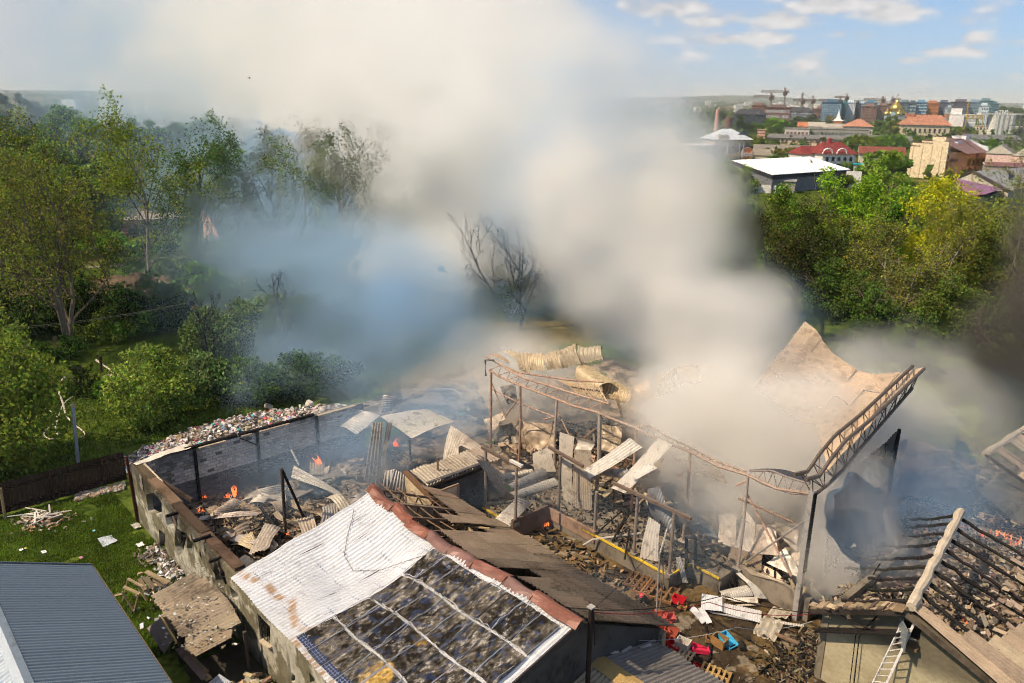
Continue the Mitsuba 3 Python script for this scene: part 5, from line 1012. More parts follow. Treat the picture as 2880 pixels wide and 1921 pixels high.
for k in range(620):
    u = r8.uniform(3.5, 11.5); v = -0.1 - abs(r8.normal(0, .55)) * (1 + (u > 7) * .9)
    d = vnorm(r8.normal(size=3) * [1, 1, .3]); s = vnorm(np.cross(d, r8.normal(size=3))); wh = r8.random() < .26
    rb.box(L(u, v, .06 + .16 * r8.random()), [r8.uniform(.04, .2), r8.uniform(.03, .1), r8.uniform(.01, .05)], jit((.66, .66, .66) if wh else [(.2, .18, .15), (.1, .09, .07), (.35, .28, .2)][r8.integers(3)], .2, r8), [d, s, np.cross(d, s)])
for k in range(220):
    u, v = r8.uniform(17.2, 21.5), r8.uniform(-2.6, -.4)
    d = vnorm(r8.normal(size=3) * [1, 1, .3]); s = vnorm(np.cross(d, r8.normal(size=3)))
    rb.box(L(u, v, .1 + .25 * r8.random()), [r8.uniform(.06, .35), r8.uniform(.04, .15), r8.uniform(.02, .09)], jit([(.40, .33, .22), (.46, .42, .36), (.25, .18, .12)][r8.integers(3)], .2, r8), [d, s, np.cross(d, s)])
stuff('wall_side_debris', rb, 'matte', 'white and grey scraps of render along the foot of the stucco side wall')
one('shed_floor', MB().box(L(17.0, -1.4, .06), [2.4, 1.3, .03], (.05, .045, .035)), 'matte', 'earth under the ruined shed painted dark for the shade there', 'earth')  # floor coloured dark to paint the shadow in the shed hole
one('grey_sheet', (corr(W(*bl(1510, 1505), .9), W(*bl(1415, 1580), .8), W(*bl(1560, 1640), .8), W(*bl(1590, 1560), .9), .12, .02, 4), (.45, .48, .52)), 'metal', 'blue grey corrugated sheet corner at the bottom edge beside the stones', 'roof sheet')
# brown sheet fence
fc = thing('sheet_fence', 'dark brown profiled metal fence across the grass', 'fence')
nf = 16
for k in range(nf):
    v0 = -9.6 + k * .67
    a, b = L(-6.0, v0, .12), L(-6.0, v0 + .68, .12); h = 2.0
    part(fc, 'panel', (corr(a, a + ZZ * h, b + ZZ * h, b, .17, .018, 1, per=4), jit((.030, .016, .012), .05)), 'metal')
for v in (-6.3, -3.2, -.2): part(fc, 'post', MB().box(L(-5.85, v, 1.0), [.04, .04, 1.0], (.05, .03, .02)), 'matte')
for z in (.5, 1.7): part(fc, 'rail', MB().box(L(-5.93, -4.2, z), [.02, 5.4, .03], (.04, .025, .02)), 'matte')
one('fence_post', MB().beam(L(-5.4, -5.95, 0), L(-5.4, -5.9, 2.05), .13, .13, (.36, .25, .14)), 'matte', 'pale wooden post at the left end of the brown fence', 'post')
# bricks and boards heap in the grass, small litter
hp = thing('brick_heap', 'heap of broken bricks and pale boards in the grass', 'heap'); r9 = np.random.default_rng(43)
HC = W(*bl(290, 460), 0)
for k in range(150):
    q = r9.normal(0, 1, 2) * [.85, .55]; hgt = max(0, .5 - .3 * np.hypot(q[0] / .85, q[1] / .55))
    d = vnorm(r9.normal(size=3) * [1, 1, .4]); s = vnorm(np.cross(d, r9.normal(size=3)))
    part(hp, 'brick', MB().box(HC + [q[0], q[1], .05 + hgt * r9.random()], [.12, .06, .04], jit([(.42, .22, .13), (.48, .38, .28), (.50, .44, .36), (.20, .17, .14)][r9.integers(4)], .15, r9), [d, s, np.cross(d, s)]), 'matte')
for k in range(16):
    d = vnorm(np.array([r9.normal(1, .5), r9.normal(.4, .6), r9.normal(0, .12)])); a = HC + np.array([r9.normal(0, .6), r9.normal(0, .4), .42])
    part(hp, 'board', MB().beam(a - d * r9.uniform(.3, .8), a + d * r9.uniform(.3, .8), .09, .025, jit((.56, .52, .47), .12, r9)), 'matte')
r10 = np.random.default_rng(47); rb = MB()
for k in range(320):
    c = bl(r10.uniform(520, 850), 0); y = 295 - (c[0] * 2.446 - 520) * .24 + r10.uniform(-22, 18)
    d = vnorm(r10.normal(size=3)); s = vnorm(np.cross(d, r10.normal(size=3)))
    rb.box(W(c[0], 1280 + y / 2.446, .08), [r10.uniform(.05, .17), r10.uniform(.04, .12), r10.uniform(.02, .07)], jit([(.5, .46, .40), (.36, .32, .26), (.42, .27, .19)][r10.integers(3)], .2, r10), [d, s, np.cross(d, s)])
stuff('fence_foot_rubble', rb, 'matte', 'broken stones along the foot of the brown fence')
for k, (p, sz, c, lb) in enumerate([((735, 585), .55, (.5, .54, .60), 'silvery plastic sheet lying in the grass'), ((300, 665), .16, (.8, .8, .8), 'white litter scrap in the middle of the grass'), ((145, 650), .14, (.75, .76, .78), 'white litter scrap at the left of the grass'), ((645, 518), .10, (.25, .55, .55), 'turquoise litter scrap in the grass'), ((557, 705), .11, (.62, .25, .40), 'pink litter scrap above the grey roof'), ((175, 640), .09, (.6, .55, .2), 'yellow litter scrap beside the white one'), ((965, 615), .25, (.72, .72, .72), 'white lump of render on the grass by the wall'), ((935, 485), .3, (.45, .43, .38), 'grey stone at the foot of the corner post')]):
    c0 = W(*bl(*p), .15); P = patch(c0 - DN * sz - EE * sz * .7, c0 + DN * sz - EE * sz * .6, c0 + DN * sz * .9 + EE * sz * .8, c0 - DN * sz + EE * sz * .7, 7, 7)
    one('litter_scrap', (gridmesh(rough_sheet(P, sz * .35, 3.0 / sz * .4, k)), c), 'matte', lb, 'litter')
# rubbish dump behind the block wall
P = patch(L(-3.0, 1.6, 0), L(-3.0, 18.6, 0), L(-9.0, 18.6, 0), L(-9.7, 1.6, 0), 90, 50)
s_, t_ = np.linspace(0, 1, 91)[:, None], np.linspace(0, 1, 51)[None]
P = P - DN * (2.3 * np.sin(np.pi * s_) * t_)[..., None]
P[..., 2] = .05 + .75 * np.sin(np.pi * np.clip(t_, 0, 1)) ** .8 * np.sin(np.pi * np.clip(s_ * .94 + .03, 0, 1)) ** .5 * (.35 + 1.2 * meshkit.fbm(P * .45, 4, 51)) + .16 * (meshkit.fbm(P * 2.2, 3, 52) - .5)
struct('rubbish_mound', (gridmesh(P), (.2, .18, .16)), 'ash')
r11 = np.random.default_rng(53); rb = MB()
for k in range(3400):
    s, t2 = r11.random(), r11.beta(1.6, 1.6)
    if k < 1000: s = abs(r11.normal(.10, .09)); t2 = np.clip(r11.normal(.5, .2), 0, 1)
    i, j = int(np.clip(s, 0, 1) * 90), int(t2 * 50); c = P[i, j] + [r11.normal(0, .15), r11.normal(0, .15), .05]
    d = vnorm(r11.normal(size=3) * [1, 1, .4]); q = vnorm(np.cross(d, r11.normal(size=3))); bright = r11.random()
    col = [(.66, .64, .62), (.5, .45, .40), (.6, .5, .42), (.12, .1, .09), (.3, .26, .22), (.14, .12, .11), (.15, .28, .5), (.5, .12, .15), (.55, .45, .15), (.1, .45, .5)][r11.choice(10, p=[.20, .16, .1, .14, .16, .15, .03, .025, .015, .02])]
    rb.box(c, [r11.uniform(.04, .22), r11.uniform(.03, .14), r11.uniform(.015, .08)], jit(col, .2, r11), [d, q, np.cross(d, q)])
stuff('rubbish', rb, 'matte', 'household rubbish strewn over the mound behind the block wall')
one('pale_boulder', (lump(W(*s4(2022, 285), .35), (.42, .32, .38), 3), (.60, .55, .48)), 'matte', 'pale block standing at the far end of the rubbish mound', 'stone')
one('pale_boulder', (lump(W(*s4(1600, 310), .2), (.5, .3, .25), 5), (.55, .47, .38)), 'matte', 'flat pale stone on the far rim of the rubbish mound', 'stone')
one('hose_arc', MB().tube([W(*s5(a, b), z) for a, b, z in ((640, 140, .2), (780, 130, .3), (920, 125, .5), (1010, 130, .9), (1080, 170, 1.3), (1095, 220, 1.3), (1060, 300, .8), (1075, 358, .2))], .06, (.46, .40, .33), 6), 'matte', 'pale bent pipe arching over the burnt ground behind the halls', 'pipe')
for k, (x, y, c) in enumerate([(1112, 310, (.65, .5, .15)), (1165, 325, (.6, .45, .2)), (1105, 370, (.2, .45, .4))]):
    one('canister', MB().tube([W(*s5(x, y + 12), .05), W(*s5(x, y + 12), .55)], .16, c, 9), 'matte', ['yellow canister standing in smoke beside the bent pipe', 'tan canister right of the yellow one', 'greenish canister below the yellow one'][k], 'canister')
P = patch(L(-7.5, 19, 0), L(3.5, 21, 0), L(3, 36, 0), L(-10, 33, 0), 40, 40); P[..., 2] = .06 + .5 * np.clip(meshkit.fbm(P * .35, 4, 61) - .35, 0, 1)
struct('burnt_earth', (gridmesh(P), (.2, .18, .16)), 'ash')
# concrete pole in the grass with a loop of hose, white bent branches
cp = thing('concrete_pole', 'grey concrete pole standing in the grass behind the fence', 'pole')
base = W(*bl(540, 75), 0); topq = AY(*zA1(500, 1228), float(base[1]) + .1)
part(cp, 'shaft', MB().beam(base, topq, .19, .19, (.30, .33, .36)), 'matte'); part(cp, 'cap', MB().box(topq + ZZ * .02, [.11, .11, .10], (.42, .34, .28)), 'matte')
def limb(pts, r0, r1, col, label, z=None, name='fallen_branch'):
    q = []
    for (x, y, zz) in pts: q.append(W(*zA1(x, y), zz))
    q = np.array(q); f = np.linspace(0, len(q) - 1, 6 * (len(q) - 1) + 1)
    q2 = np.stack([np.interp(f, np.arange(len(q)), q[:, i]) for i in range(3)], 1)
    from scipy.ndimage import gaussian_filter1d
    q3 = gaussian_filter1d(q2, 2.0, axis=0, mode='nearest')
    return one(name, MB().tube(q3, np.linspace(r0, r1, len(q3)), col, 6), 'matte', label, 'branch')
PB = (.58, .50, .42)
limb([(262, 1232, .3), (330, 1250, .5), (385, 1280, .7), (398, 1330, .7), (375, 1390, .5), (410, 1440, .2), (350, 1468, .1), (290, 1430, .1), (330, 1380, .1), (400, 1340, .3)], .09, .04, PB, 'pale stripped branch curling in a loop on the grass')
limb([(450, 1025, 3.2), (412, 1070, 2.6), (405, 1140, 1.9), (440, 1220, 1.2), (450, 1290, .6), (500, 1350, .3), (600, 1420, .2), (560, 1447, .2), (540, 1445, .2)], .09, .035, PB, 'tall pale bent branch behind the concrete pole')
limb([(400, 1310, .5), (420, 1250, .8), (450, 1195, 1.1), (510, 1160, 1.0)], .07, .03, PB, 'short pale branch crossing the bent one')
limb([(655, 908, .9), (700, 940, .6), (740, 965, .4), (778, 995, .2)], .10, .05, PB, 'pale straight branch lying by the wood scraps')
limb([(295, 822, .6), (240, 825, .5), (150, 845, .4), (100, 890, .2)], .08, .04, (.45, .38, .27), 'thin pale branch at the left hedge')
limb([(1000, 290, 1.6), (985, 330, 1.1), (970, 380, .6), (960, 430, .1)], .09, .05, PB, 'pale broken trunk standing by the far dirt bank')
wsh = thing('wood_scrap_heap', 'small heap of pale wood scraps at the end of the straight branch', 'heap')
for k in range(14):
    a = W(*zA1(775 + rg.normal(0, 20), 1020 + rg.normal(0, 9)), .12); d = vnorm(rg.normal(size=3) * [1, 1, .2])
    part(wsh, 'scrap', MB().beam(a - d * .25, a + d * .35, .1, .07, jit((.55, .46, .36), .1)), 'matte')
for k, (x, y0, y1, c, lb) in enumerate([(1310, 505, 700, (.10, .08, .07), 'dark utility pole with an orange lamp at the edge of the smoke'), (1025, 815, 935, (.04, .025, .02), 'short dark post in the grass left of the smoke'), (688, 885, 1010, (.05, .04, .03), 'dark stump post beside the straight pale branch')]):
    b0 = W(*zA1(x + 15, y1), 0); tq = AY(*zA1(x, y0), float(b0[1]))
    p_ = thing('grass_post', lb, 'post'); part(p_, 'shaft', MB().tube([b0, tq], .12, c, 7), 'matte')
    if k == 0: part(p_, 'lamp', MB().box(AY(*zA1(1328, 553), float(b0[1])), [.22, .2, .16], (.52, .17, .06)), 'matte')
for k in range(2):
    A, B = AY(*zA1(0, 695 + 12 * k), 62), AY(*zA1(1300, 515 + 6 * k), 66); f = np.linspace(-.3, 1, 20)[:, None]
    one('overhead_wire', MB().tube(A + (B - A) * f - ZZ * 1.0 * 4 * f * (1 - f) * (f > 0) * .3, .011, (.14, .14, .12), 4), 'matte', ['upper overhead wire in front of the dark hedge', 'lower overhead wire in front of the dark hedge'][k], 'wire')

# ================================================================ vegetation
def leaf_quads(C, size, col, r, aspect=1.6, up=0.25, tri=False):
    """One small diamond per centre, turned at random, colours per leaf."""
    n = len(C); d = vnorm(r.normal(size=(n, 3))); q = r.normal(size=(n, 3)) + [0, 0, up]; s = vnorm(np.cross(d, q))
    sz = size * r.uniform(.6, 1.3, n)[:, None]
    a, b = d * sz * aspect / 2, s * sz / 2
    if tri:
        V = np.stack([C - a, C + b * 1.2, C + a], 1).reshape(-1, 3); F = np.arange(3 * n).reshape(-1, 3)
    else:
        V = np.stack([C - a, C + b, C + a, C - b], 1).reshape(-1, 3); i = np.arange(n)[:, None] * 4
        F = np.vstack([i + [0, 1, 2], i + [0, 2, 3]])
    uv = np.repeat(uvc(col), 3 if tri else 4, axis=0)
    return V, F, uv

def put_leaves(key, C, size, base, r, var=.25, hue=.12, **k):
    n = len(C); clump = meshkit.fbm(C * .55, 2, int(r.integers(1000)))
    col = np.asarray(base) * [1.9, 2.05, 1.5] * (1 + var * r.standard_normal(n))[:, None] * (.62 + .8 * clump)[:, None]
    col = col * (1 + hue * r.standard_normal((n, 3)))
    V, F, uv = leaf_quads(C, size, np.clip(col, .004, .6), r, **k)
    put(key, ((V, F), None, uv), 'leaf')

def branches(base, h, r, spread=.5, levels=3, n0=6, trunk_r=.22, lean=(0, 0), droop=0., start=.3, kids=4, fork=False):
    """Recursive limbs: (list of (points, radii)), tips."""
    segs, tips = [], []
    def grow(p, d, ln, rad, lv):
        m = 6; pts = [p]; dd = d.copy()
        for i in range(m):
            dd = vnorm(dd + r.normal(size=3) * .13 + np.array([0, 0, (.10 if lv < 2 else .02) - droop * lv * .12])); pts.append(pts[-1] + dd * ln / m)
        pts = np.array(pts); rr = np.linspace(rad, rad * .35, m + 1); segs.append((pts, rr, lv))
        if lv >= levels: tips.append(pts[3:]); return
        nk = n0 if lv == 0 else kids
        for k in range(nk):
            f = (start + (1 - start) * (k + r.random()) / nk) if lv == 0 else r.uniform(.35, 1.0)
            i = min(m, int(f * m)); az = r.uniform(0, 2 * np.pi)
            side = vnorm(np.cross(pts[min(i + 1, m)] - pts[max(i - 1, 0)], [math.cos(az), math.sin(az), .1]))
            nd = vnorm(dd * (1 - spread) + side * spread * r.uniform(.7, 1.3))
            grow(pts[i], nd, ln * r.uniform(.34, .62) * (1.0 if lv else (1.15 - .5 * f)), rr[i] * .6, lv + 1)
        tips.append(pts[-2:])
    d0 = vnorm(np.array([lean[0], lean[1], 1.0]))
    if fork:
        for k in range(fork):
            az = r.uniform(0, 6.28); grow(np.asarray(base, float), vnorm(d0 + .28 * np.array([math.cos(az), math.sin(az), 0])), h * r.uniform(.8, 1), trunk_r * .7, 0)
    else: grow(np.asarray(base, float), d0, h, trunk_r, 0)
    return segs, np.vstack(tips)

def limb_mesh(segs, col, thin=.012, lv_max=9, lv_min=0):
    mb = MB()
    for pts, rr, lv in segs:
        if lv_min <= lv <= lv_max: mb.tube(pts, np.maximum(rr, thin), jit(col, .1), [7, 5, 4, 3][min(lv, 3)], cap=False)
    return mb

def tree(name, label, base, h, cr, n, size, col, seed, group=None, trunk=(.10, .085, .07), shape=1.0, low=.25, hang=0., tr=.2, style='clump', lean=(0, 0), var=.25, limbs=True, cat='tree', fork=False, gap=.42):
    """Crown: leaves round clump centres inside an egg of radius cr (x,y) from low*h to h, with holes; limbs show through."""
    r = np.random.default_rng(seed); base = np.asarray(base, float)
    k = thing(name, label, cat, group)
    cr = np.broadcast_to(np.asarray(cr, float), (2,))
    segs, tips = branches(base, h * .86, r, .5, 2, 7, tr, lean, start=.22, kids=3, fork=fork)
    if limbs: part(k, 'trunk', limb_mesh(segs, trunk, .02), 'matte')
    nc = max(14, int(n / 90)); cc = []
    while len(cc) < nc:
        q = r.uniform(-1, 1, 3); rad = np.linalg.norm(q)
        if rad > 1 or rad < .25: continue
        taper = 1 - .45 * max(q[2], 0) ** 1.5 * shape
        p = np.array([q[0] * cr[0] * taper, q[1] * cr[1] * taper, (q[2] * .5 + .5) * h * (1 - low) + low * h])
        if meshkit.fbm(p[None] * (2.2 / cr.max()) + seed, 3, seed)[0] > gap: cc.append(p)
    cc = np.array(cc); rc = (cr.mean() * .30) * r.uniform(.6, 1.25, nc)
    w = rc ** 2; idx = r.choice(nc, n, p=w / w.sum()); v = vnorm(r.normal(size=(n, 3))) * (r.random(n) ** .45)[:, None] * rc[idx][:, None] * [1, 1, .75]
    C = base + cc[idx] + v
    if hang: C[:, 2] -= hang * r.random(n) ** 1.5 * np.clip(np.linalg.norm((C - base)[:, :2], axis=1) / cr.mean(), 0, 1)
    C = C[C[:, 2] > base[2] + .15]
    put_leaves(k + '__crown', C, size, col, r, var); USED.add(k + '__crown')
    return k

def birch(name, label, base, h, w, n, size, col, seed, trunk=(.36, .33, .29), group=None, thin=.014, tr=.16, fork=False, spread=.40, droop=.35):
    """Airy tree: fine limbs with small leaves hung along the twigs."""
    r = np.random.default_rng(seed); base = np.asarray(base, float); k = thing(name, label, 'tree', group)
    segs, tips = branches(base, h, r, spread, 3, 13, tr, (0, 0), droop, .25, 4, fork)
    part(k, 'trunk', limb_mesh(segs, trunk, .03, 0), 'matte'); part(k, 'twigs', limb_mesh(segs, np.asarray(trunk) * .55, thin, 9, 1), 'matte')
    T_ = tips[r.integers(len(tips), size=n)]; off = r.normal(size=(n, 3)) * [.36, .36, .42] * (w / 4); off[:, 2] -= droop * r.random(n) * 1.6
    C = T_ + off; put_leaves(k + '__crown', C[C[:, 2] > base[2] + .5], size, col, r, .28); USED.add(k + '__crown')
    return k

def bare_tree(name, label, base, h, seed, trunk=(.06, .055, .05), n0=7, tr=.16, thin=.016, fork=False, spread=.42, levels=3, kids=4):
    r = np.random.default_rng(seed); k = thing(name, label, 'bare tree'); segs, tips = branches(base, h, r, spread, levels, n0, tr, (0, 0), 0., .35, kids, fork)
    part(k, 'trunk', limb_mesh(segs, trunk, thin * 1.6, 1), 'matte'); part(k, 'twigs', limb_mesh(segs, trunk, thin, 9, 2), 'matte'); return k

def bush(label, base, w, h, n, size, col, seed, name='bush', group=None, low=.02, cat='bush', stems=(.12, .10, .07)):
    return tree(name, label, base, h, w, n, size, col, seed, group, stems, .6, low, tr=.05, cat=cat, gap=.36)

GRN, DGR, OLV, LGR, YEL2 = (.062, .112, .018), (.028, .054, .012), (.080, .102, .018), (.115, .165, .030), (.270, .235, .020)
BRO = (.105, .085, .030)
# left side, nearest first
tree('bush', 'big leafy bush at the left edge beside the fallen pale branches', W(10, 1330), 9.5, (4.2, 5), 15000, .20, (.110, .135, .026), 101, cat='bush', low=.02, gap=.34)
tree('bush', 'second leafy bush at the left edge behind the concrete pole', W(-60, 1130), 9, (5, 5), 8000, .22, (.085, .115, .024), 102, cat='bush', low=.02)
bush('bright young bush with slender dark stems right of the fallen branches', W(425, 1195), 2.9, 6.2, 9000, .16, (.130, .165, .040), 103)
bush('lower green bush right of the bright young one', W(500, 1180), 1.9, 3.6, 3500, .15, (.075, .115, .028), 104)
for k, (x, y, w, h, n, c, lb) in enumerate([(240, 1110, 1.5, 3.0, 1800, OLV, 'sparse bush above the fallen branches'), (330, 1150, 1.6, 2.8, 1800, GRN, 'sparse bush left of the bright young bush'), (170, 1010, 2.5, 2.4, 2200, DGR, 'dark low bush at the foot of the big forked tree'), (290, 960, 3.0, 3.2, 3200, OLV, 'olive bush beside the forked tree trunk'), (380, 940, 3.2, 3.0, 3200, GRN, 'green bush under the dark hedge at the edge of the smoke'),
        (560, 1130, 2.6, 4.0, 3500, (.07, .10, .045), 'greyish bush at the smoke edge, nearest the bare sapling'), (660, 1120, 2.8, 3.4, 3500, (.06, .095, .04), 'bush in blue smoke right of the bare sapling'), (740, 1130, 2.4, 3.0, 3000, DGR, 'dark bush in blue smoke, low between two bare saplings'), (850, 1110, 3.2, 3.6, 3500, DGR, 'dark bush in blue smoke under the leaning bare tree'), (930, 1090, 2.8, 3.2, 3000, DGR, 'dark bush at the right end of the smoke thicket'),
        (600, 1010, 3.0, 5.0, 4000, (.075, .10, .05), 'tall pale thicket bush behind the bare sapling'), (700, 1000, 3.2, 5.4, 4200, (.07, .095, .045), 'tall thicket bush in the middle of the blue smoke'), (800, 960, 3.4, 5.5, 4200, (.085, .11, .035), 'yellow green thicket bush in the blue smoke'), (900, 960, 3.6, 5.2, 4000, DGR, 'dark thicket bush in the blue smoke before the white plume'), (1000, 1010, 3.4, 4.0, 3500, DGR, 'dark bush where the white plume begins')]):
    bush(lb, W(x, y), w, h, n, .20, c, 110 + k)
for k in range(9):
    x = -40 + 66 * k
    bush(f'dark hedge bush in the row, {ORD[k]} from the left', W(x, 955 - k * 4), 3.4, 5.2 + .9 * math.sin(k * 2.1), 3400, .24, (.022, .040, .009), 140 + k, 'hedge_bush', 'dark hedge bushes in a row')  # leaves of this row are a darker green
for k in range(16):
    x, y = [(60, 720), (140, 740), (230, 705), (300, 745), (390, 715), (470, 690), (520, 745), (600, 760), (680, 735), (30, 800), (120, 815), (480, 790), (640, 850), (720, 880), (820, 860), (560, 880)][k]
    bush(f'{["low", "rounded", "ragged", "dense"][k % 4]} {["green", "olive"][k % 2]} bush in the left meadow, {["beside the fire engine path", "along the gravel path", "below the brick barn", "at the smoke edge"][k // 4]}', W(x, y), 3.6 + (k % 3), 3.0 + .8 * (k % 4), 2200, .34, [GRN, OLV, DGR][k % 3], 900 + k, 'meadow_bush')
for k, (x, y) in enumerate([(1490, 880), (1600, 850), (1380, 840), (1700, 900), (1300, 870), (1560, 800), (1210, 880), (1820, 860)]):
    bush(['shrub beside the bare tree in the white smoke', 'shrub right of the bare trees in the smoke', 'shrub left of the bare trees in the smoke', 'shrub deep in the smoke behind the rolled roofing', 'shrub at the left rim of the white smoke', 'tall shrub in the smoke behind the bare trees', 'shrub between blue and white smoke', 'shrub in thick smoke behind the hall'][k], W(x, y), 3.6, 4.2, 2600, .26, DGR, 960 + k, 'smoke_shrub')
birch('birch', 'big forked olive tree in front of the hedge at the left', W(198, 985), 18.0, 5.0, 9000, .17, (.092, .100, .020), 201, (.20, .16, .12), tr=.34, fork=3, spread=.42, droop=.12)
birch('birch', 'olive birch at the left edge of the frame', W(15, 900), 19.0, 4.6, 7000, .18, (.095, .100, .022), 202, (.20, .17, .13), tr=.26)
birch('birch', 'olive green birch left of the dark birch', W(432, 832), 18.0, 4.2, 8500, .19, (.105, .125, .02), 203, (.30, .27, .24), tr=.2, droop=.3)
birch('birch', 'dark green weeping birch with tall bare trunk at the smoke edge', W(545, 800), 19.2, 4.4, 9000, .19, (.045, .075, .022), 204, (.09, .08, .08), tr=.24, droop=.45)
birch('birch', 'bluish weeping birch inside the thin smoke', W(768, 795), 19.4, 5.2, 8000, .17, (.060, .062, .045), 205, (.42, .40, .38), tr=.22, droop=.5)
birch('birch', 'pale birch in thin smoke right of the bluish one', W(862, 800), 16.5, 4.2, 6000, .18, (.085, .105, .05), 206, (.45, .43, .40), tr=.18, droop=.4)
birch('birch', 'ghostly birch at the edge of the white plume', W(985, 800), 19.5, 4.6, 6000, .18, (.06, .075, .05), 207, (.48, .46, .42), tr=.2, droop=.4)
birch('birch', 'thin pale birch left of the bluish one', W(690, 780), 12.0, 3.4, 3600, .18, (.085, .11, .04), 208, (.4, .37, .33), tr=.13)
birch('birch', 'small olive birch right of the big forked tree', W(330, 900), 11.0, 3.2, 3200, .17, (.12, .115, .025), 209, (.25, .2, .15), tr=.13)
birch('birch', 'olive tree between the left edge and the big forked tree', W(95, 880), 13.0, 3.6, 4200, .18, (.098, .102, .02), 210, (.22, .18, .14), tr=.18)
bare_tree('bare_tree', 'large bare tree standing in the white smoke behind the hall, left trunk', W(1432, 905), 12.0, 301, (.055, .07, .09), 7, .24, .022, fork=3, spread=.46, kids=4)
bare_tree('bare_tree', 'leaning bare tree right of the large one in the white smoke', W(1462, 925), 10.5, 305, (.06, .075, .095), 7, .20, .022, fork=2, spread=.50, kids=4)
bare_tree('bare_tree', 'faint bare tree deep in the smoke right of the large one', W(1545, 850), 11, 303, (.06, .07, .08), 6, .16, .02)
bare_tree('bare_tree', 'bare sapling with straight stem in the blue smoke', W(608, 1088), 7.4, 304, (.05, .055, .07), 8, .12, .014, spread=.35)
bare_tree('bare_tree', 'leaning bare sapling in the blue smoke thicket', W(825, 1020), 8.4, 306, (.05, .055, .07), 7, .15, .016)
tree('smoke_tree', 'leafy tree crown showing through the smoke above the bare trees', W(1690, 840), 13.5, (3.4, 3.4), 4500, .22, (.05, .07, .035), 307, low=.35)
# second rank wood on the left
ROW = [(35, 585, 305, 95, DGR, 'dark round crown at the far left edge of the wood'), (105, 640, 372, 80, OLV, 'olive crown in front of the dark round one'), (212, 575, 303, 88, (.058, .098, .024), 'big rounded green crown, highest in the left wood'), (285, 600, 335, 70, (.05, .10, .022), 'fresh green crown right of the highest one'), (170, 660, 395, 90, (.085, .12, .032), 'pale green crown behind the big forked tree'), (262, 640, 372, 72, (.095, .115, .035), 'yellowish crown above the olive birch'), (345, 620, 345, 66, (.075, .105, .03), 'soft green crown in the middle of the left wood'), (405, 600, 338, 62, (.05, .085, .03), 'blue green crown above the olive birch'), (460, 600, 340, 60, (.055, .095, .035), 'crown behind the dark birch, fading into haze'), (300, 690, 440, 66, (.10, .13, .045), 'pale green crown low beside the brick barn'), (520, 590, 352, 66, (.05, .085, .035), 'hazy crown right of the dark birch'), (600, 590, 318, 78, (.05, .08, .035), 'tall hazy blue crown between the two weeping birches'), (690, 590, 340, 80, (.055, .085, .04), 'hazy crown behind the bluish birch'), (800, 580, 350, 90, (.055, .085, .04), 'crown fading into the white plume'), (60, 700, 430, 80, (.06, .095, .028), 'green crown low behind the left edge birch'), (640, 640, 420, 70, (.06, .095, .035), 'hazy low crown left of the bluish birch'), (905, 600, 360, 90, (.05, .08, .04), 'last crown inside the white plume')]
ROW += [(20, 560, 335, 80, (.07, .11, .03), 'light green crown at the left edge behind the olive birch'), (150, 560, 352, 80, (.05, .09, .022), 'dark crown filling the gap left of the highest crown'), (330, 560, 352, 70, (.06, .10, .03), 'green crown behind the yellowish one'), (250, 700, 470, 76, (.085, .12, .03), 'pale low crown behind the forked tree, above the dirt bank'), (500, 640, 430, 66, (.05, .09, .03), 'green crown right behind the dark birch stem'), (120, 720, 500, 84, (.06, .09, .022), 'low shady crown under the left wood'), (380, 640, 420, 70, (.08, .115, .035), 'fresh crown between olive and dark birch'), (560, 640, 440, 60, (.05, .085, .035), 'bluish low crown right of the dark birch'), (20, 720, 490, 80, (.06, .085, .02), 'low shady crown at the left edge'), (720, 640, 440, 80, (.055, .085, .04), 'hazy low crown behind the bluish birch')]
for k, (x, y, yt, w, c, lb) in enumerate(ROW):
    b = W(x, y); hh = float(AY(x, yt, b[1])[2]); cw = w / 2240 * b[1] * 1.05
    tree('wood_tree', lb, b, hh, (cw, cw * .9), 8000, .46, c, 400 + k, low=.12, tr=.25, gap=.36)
FAR = [(30, 430, 268, 40), (80, 425, 262, 42), (118, 420, 280, 30), (315, 450, 312, 48), (385, 440, 318, 40), (435, 436, 322, 24), (480, 420, 325, 50), (560, 420, 322, 60), (160, 400, 292, 50), (240, 390, 300, 60)]
for k, (x, y, yt, w) in enumerate(FAR):
    b = W(x, y); hh = max(6, float(AY(x, yt, b[1])[2])); cw = w / 2240 * b[1]
    tree('distant_tree', ['tall bare grey tree top at the far left skyline', 'highest faint grey tree top on the left skyline', 'faint tree top right of the highest grey one', 'hazy round tree top above the wood left of centre', 'hazy tree top right of the round one', 'small pointed hazy tree top', 'hazy tree top nearest the plume in the far row', 'wide hazy tree top fading into the plume', 'low hazy tree top between the two left crowns', 'low hazy tree line behind the highest crown'][k], b, hh, (cw, cw), 1600, .9, (.05, .07, .045) if k > 2 else (.085, .08, .075), 450 + k, low=.2, tr=.3, gap=.36)
r = np.random.default_rng(71); C = []
for k in range(30000):
    y = r.uniform(120, 900) ; x = r.uniform(-1.0, .35) * y
    C.append([x, y, abs(r.normal(0, 1.6 if y > 220 else .5))])
C = np.array(C); C = C[(C[:, 1] > 240) | (r.random(len(C)) < .25)]
put_leaves('undergrowth', C, .9, (.05, .085, .022), r); labels['undergrowth'] = {'kind': 'stuff', 'label': 'mixed undergrowth and far meadow scrub', 'category': 'undergrowth'}
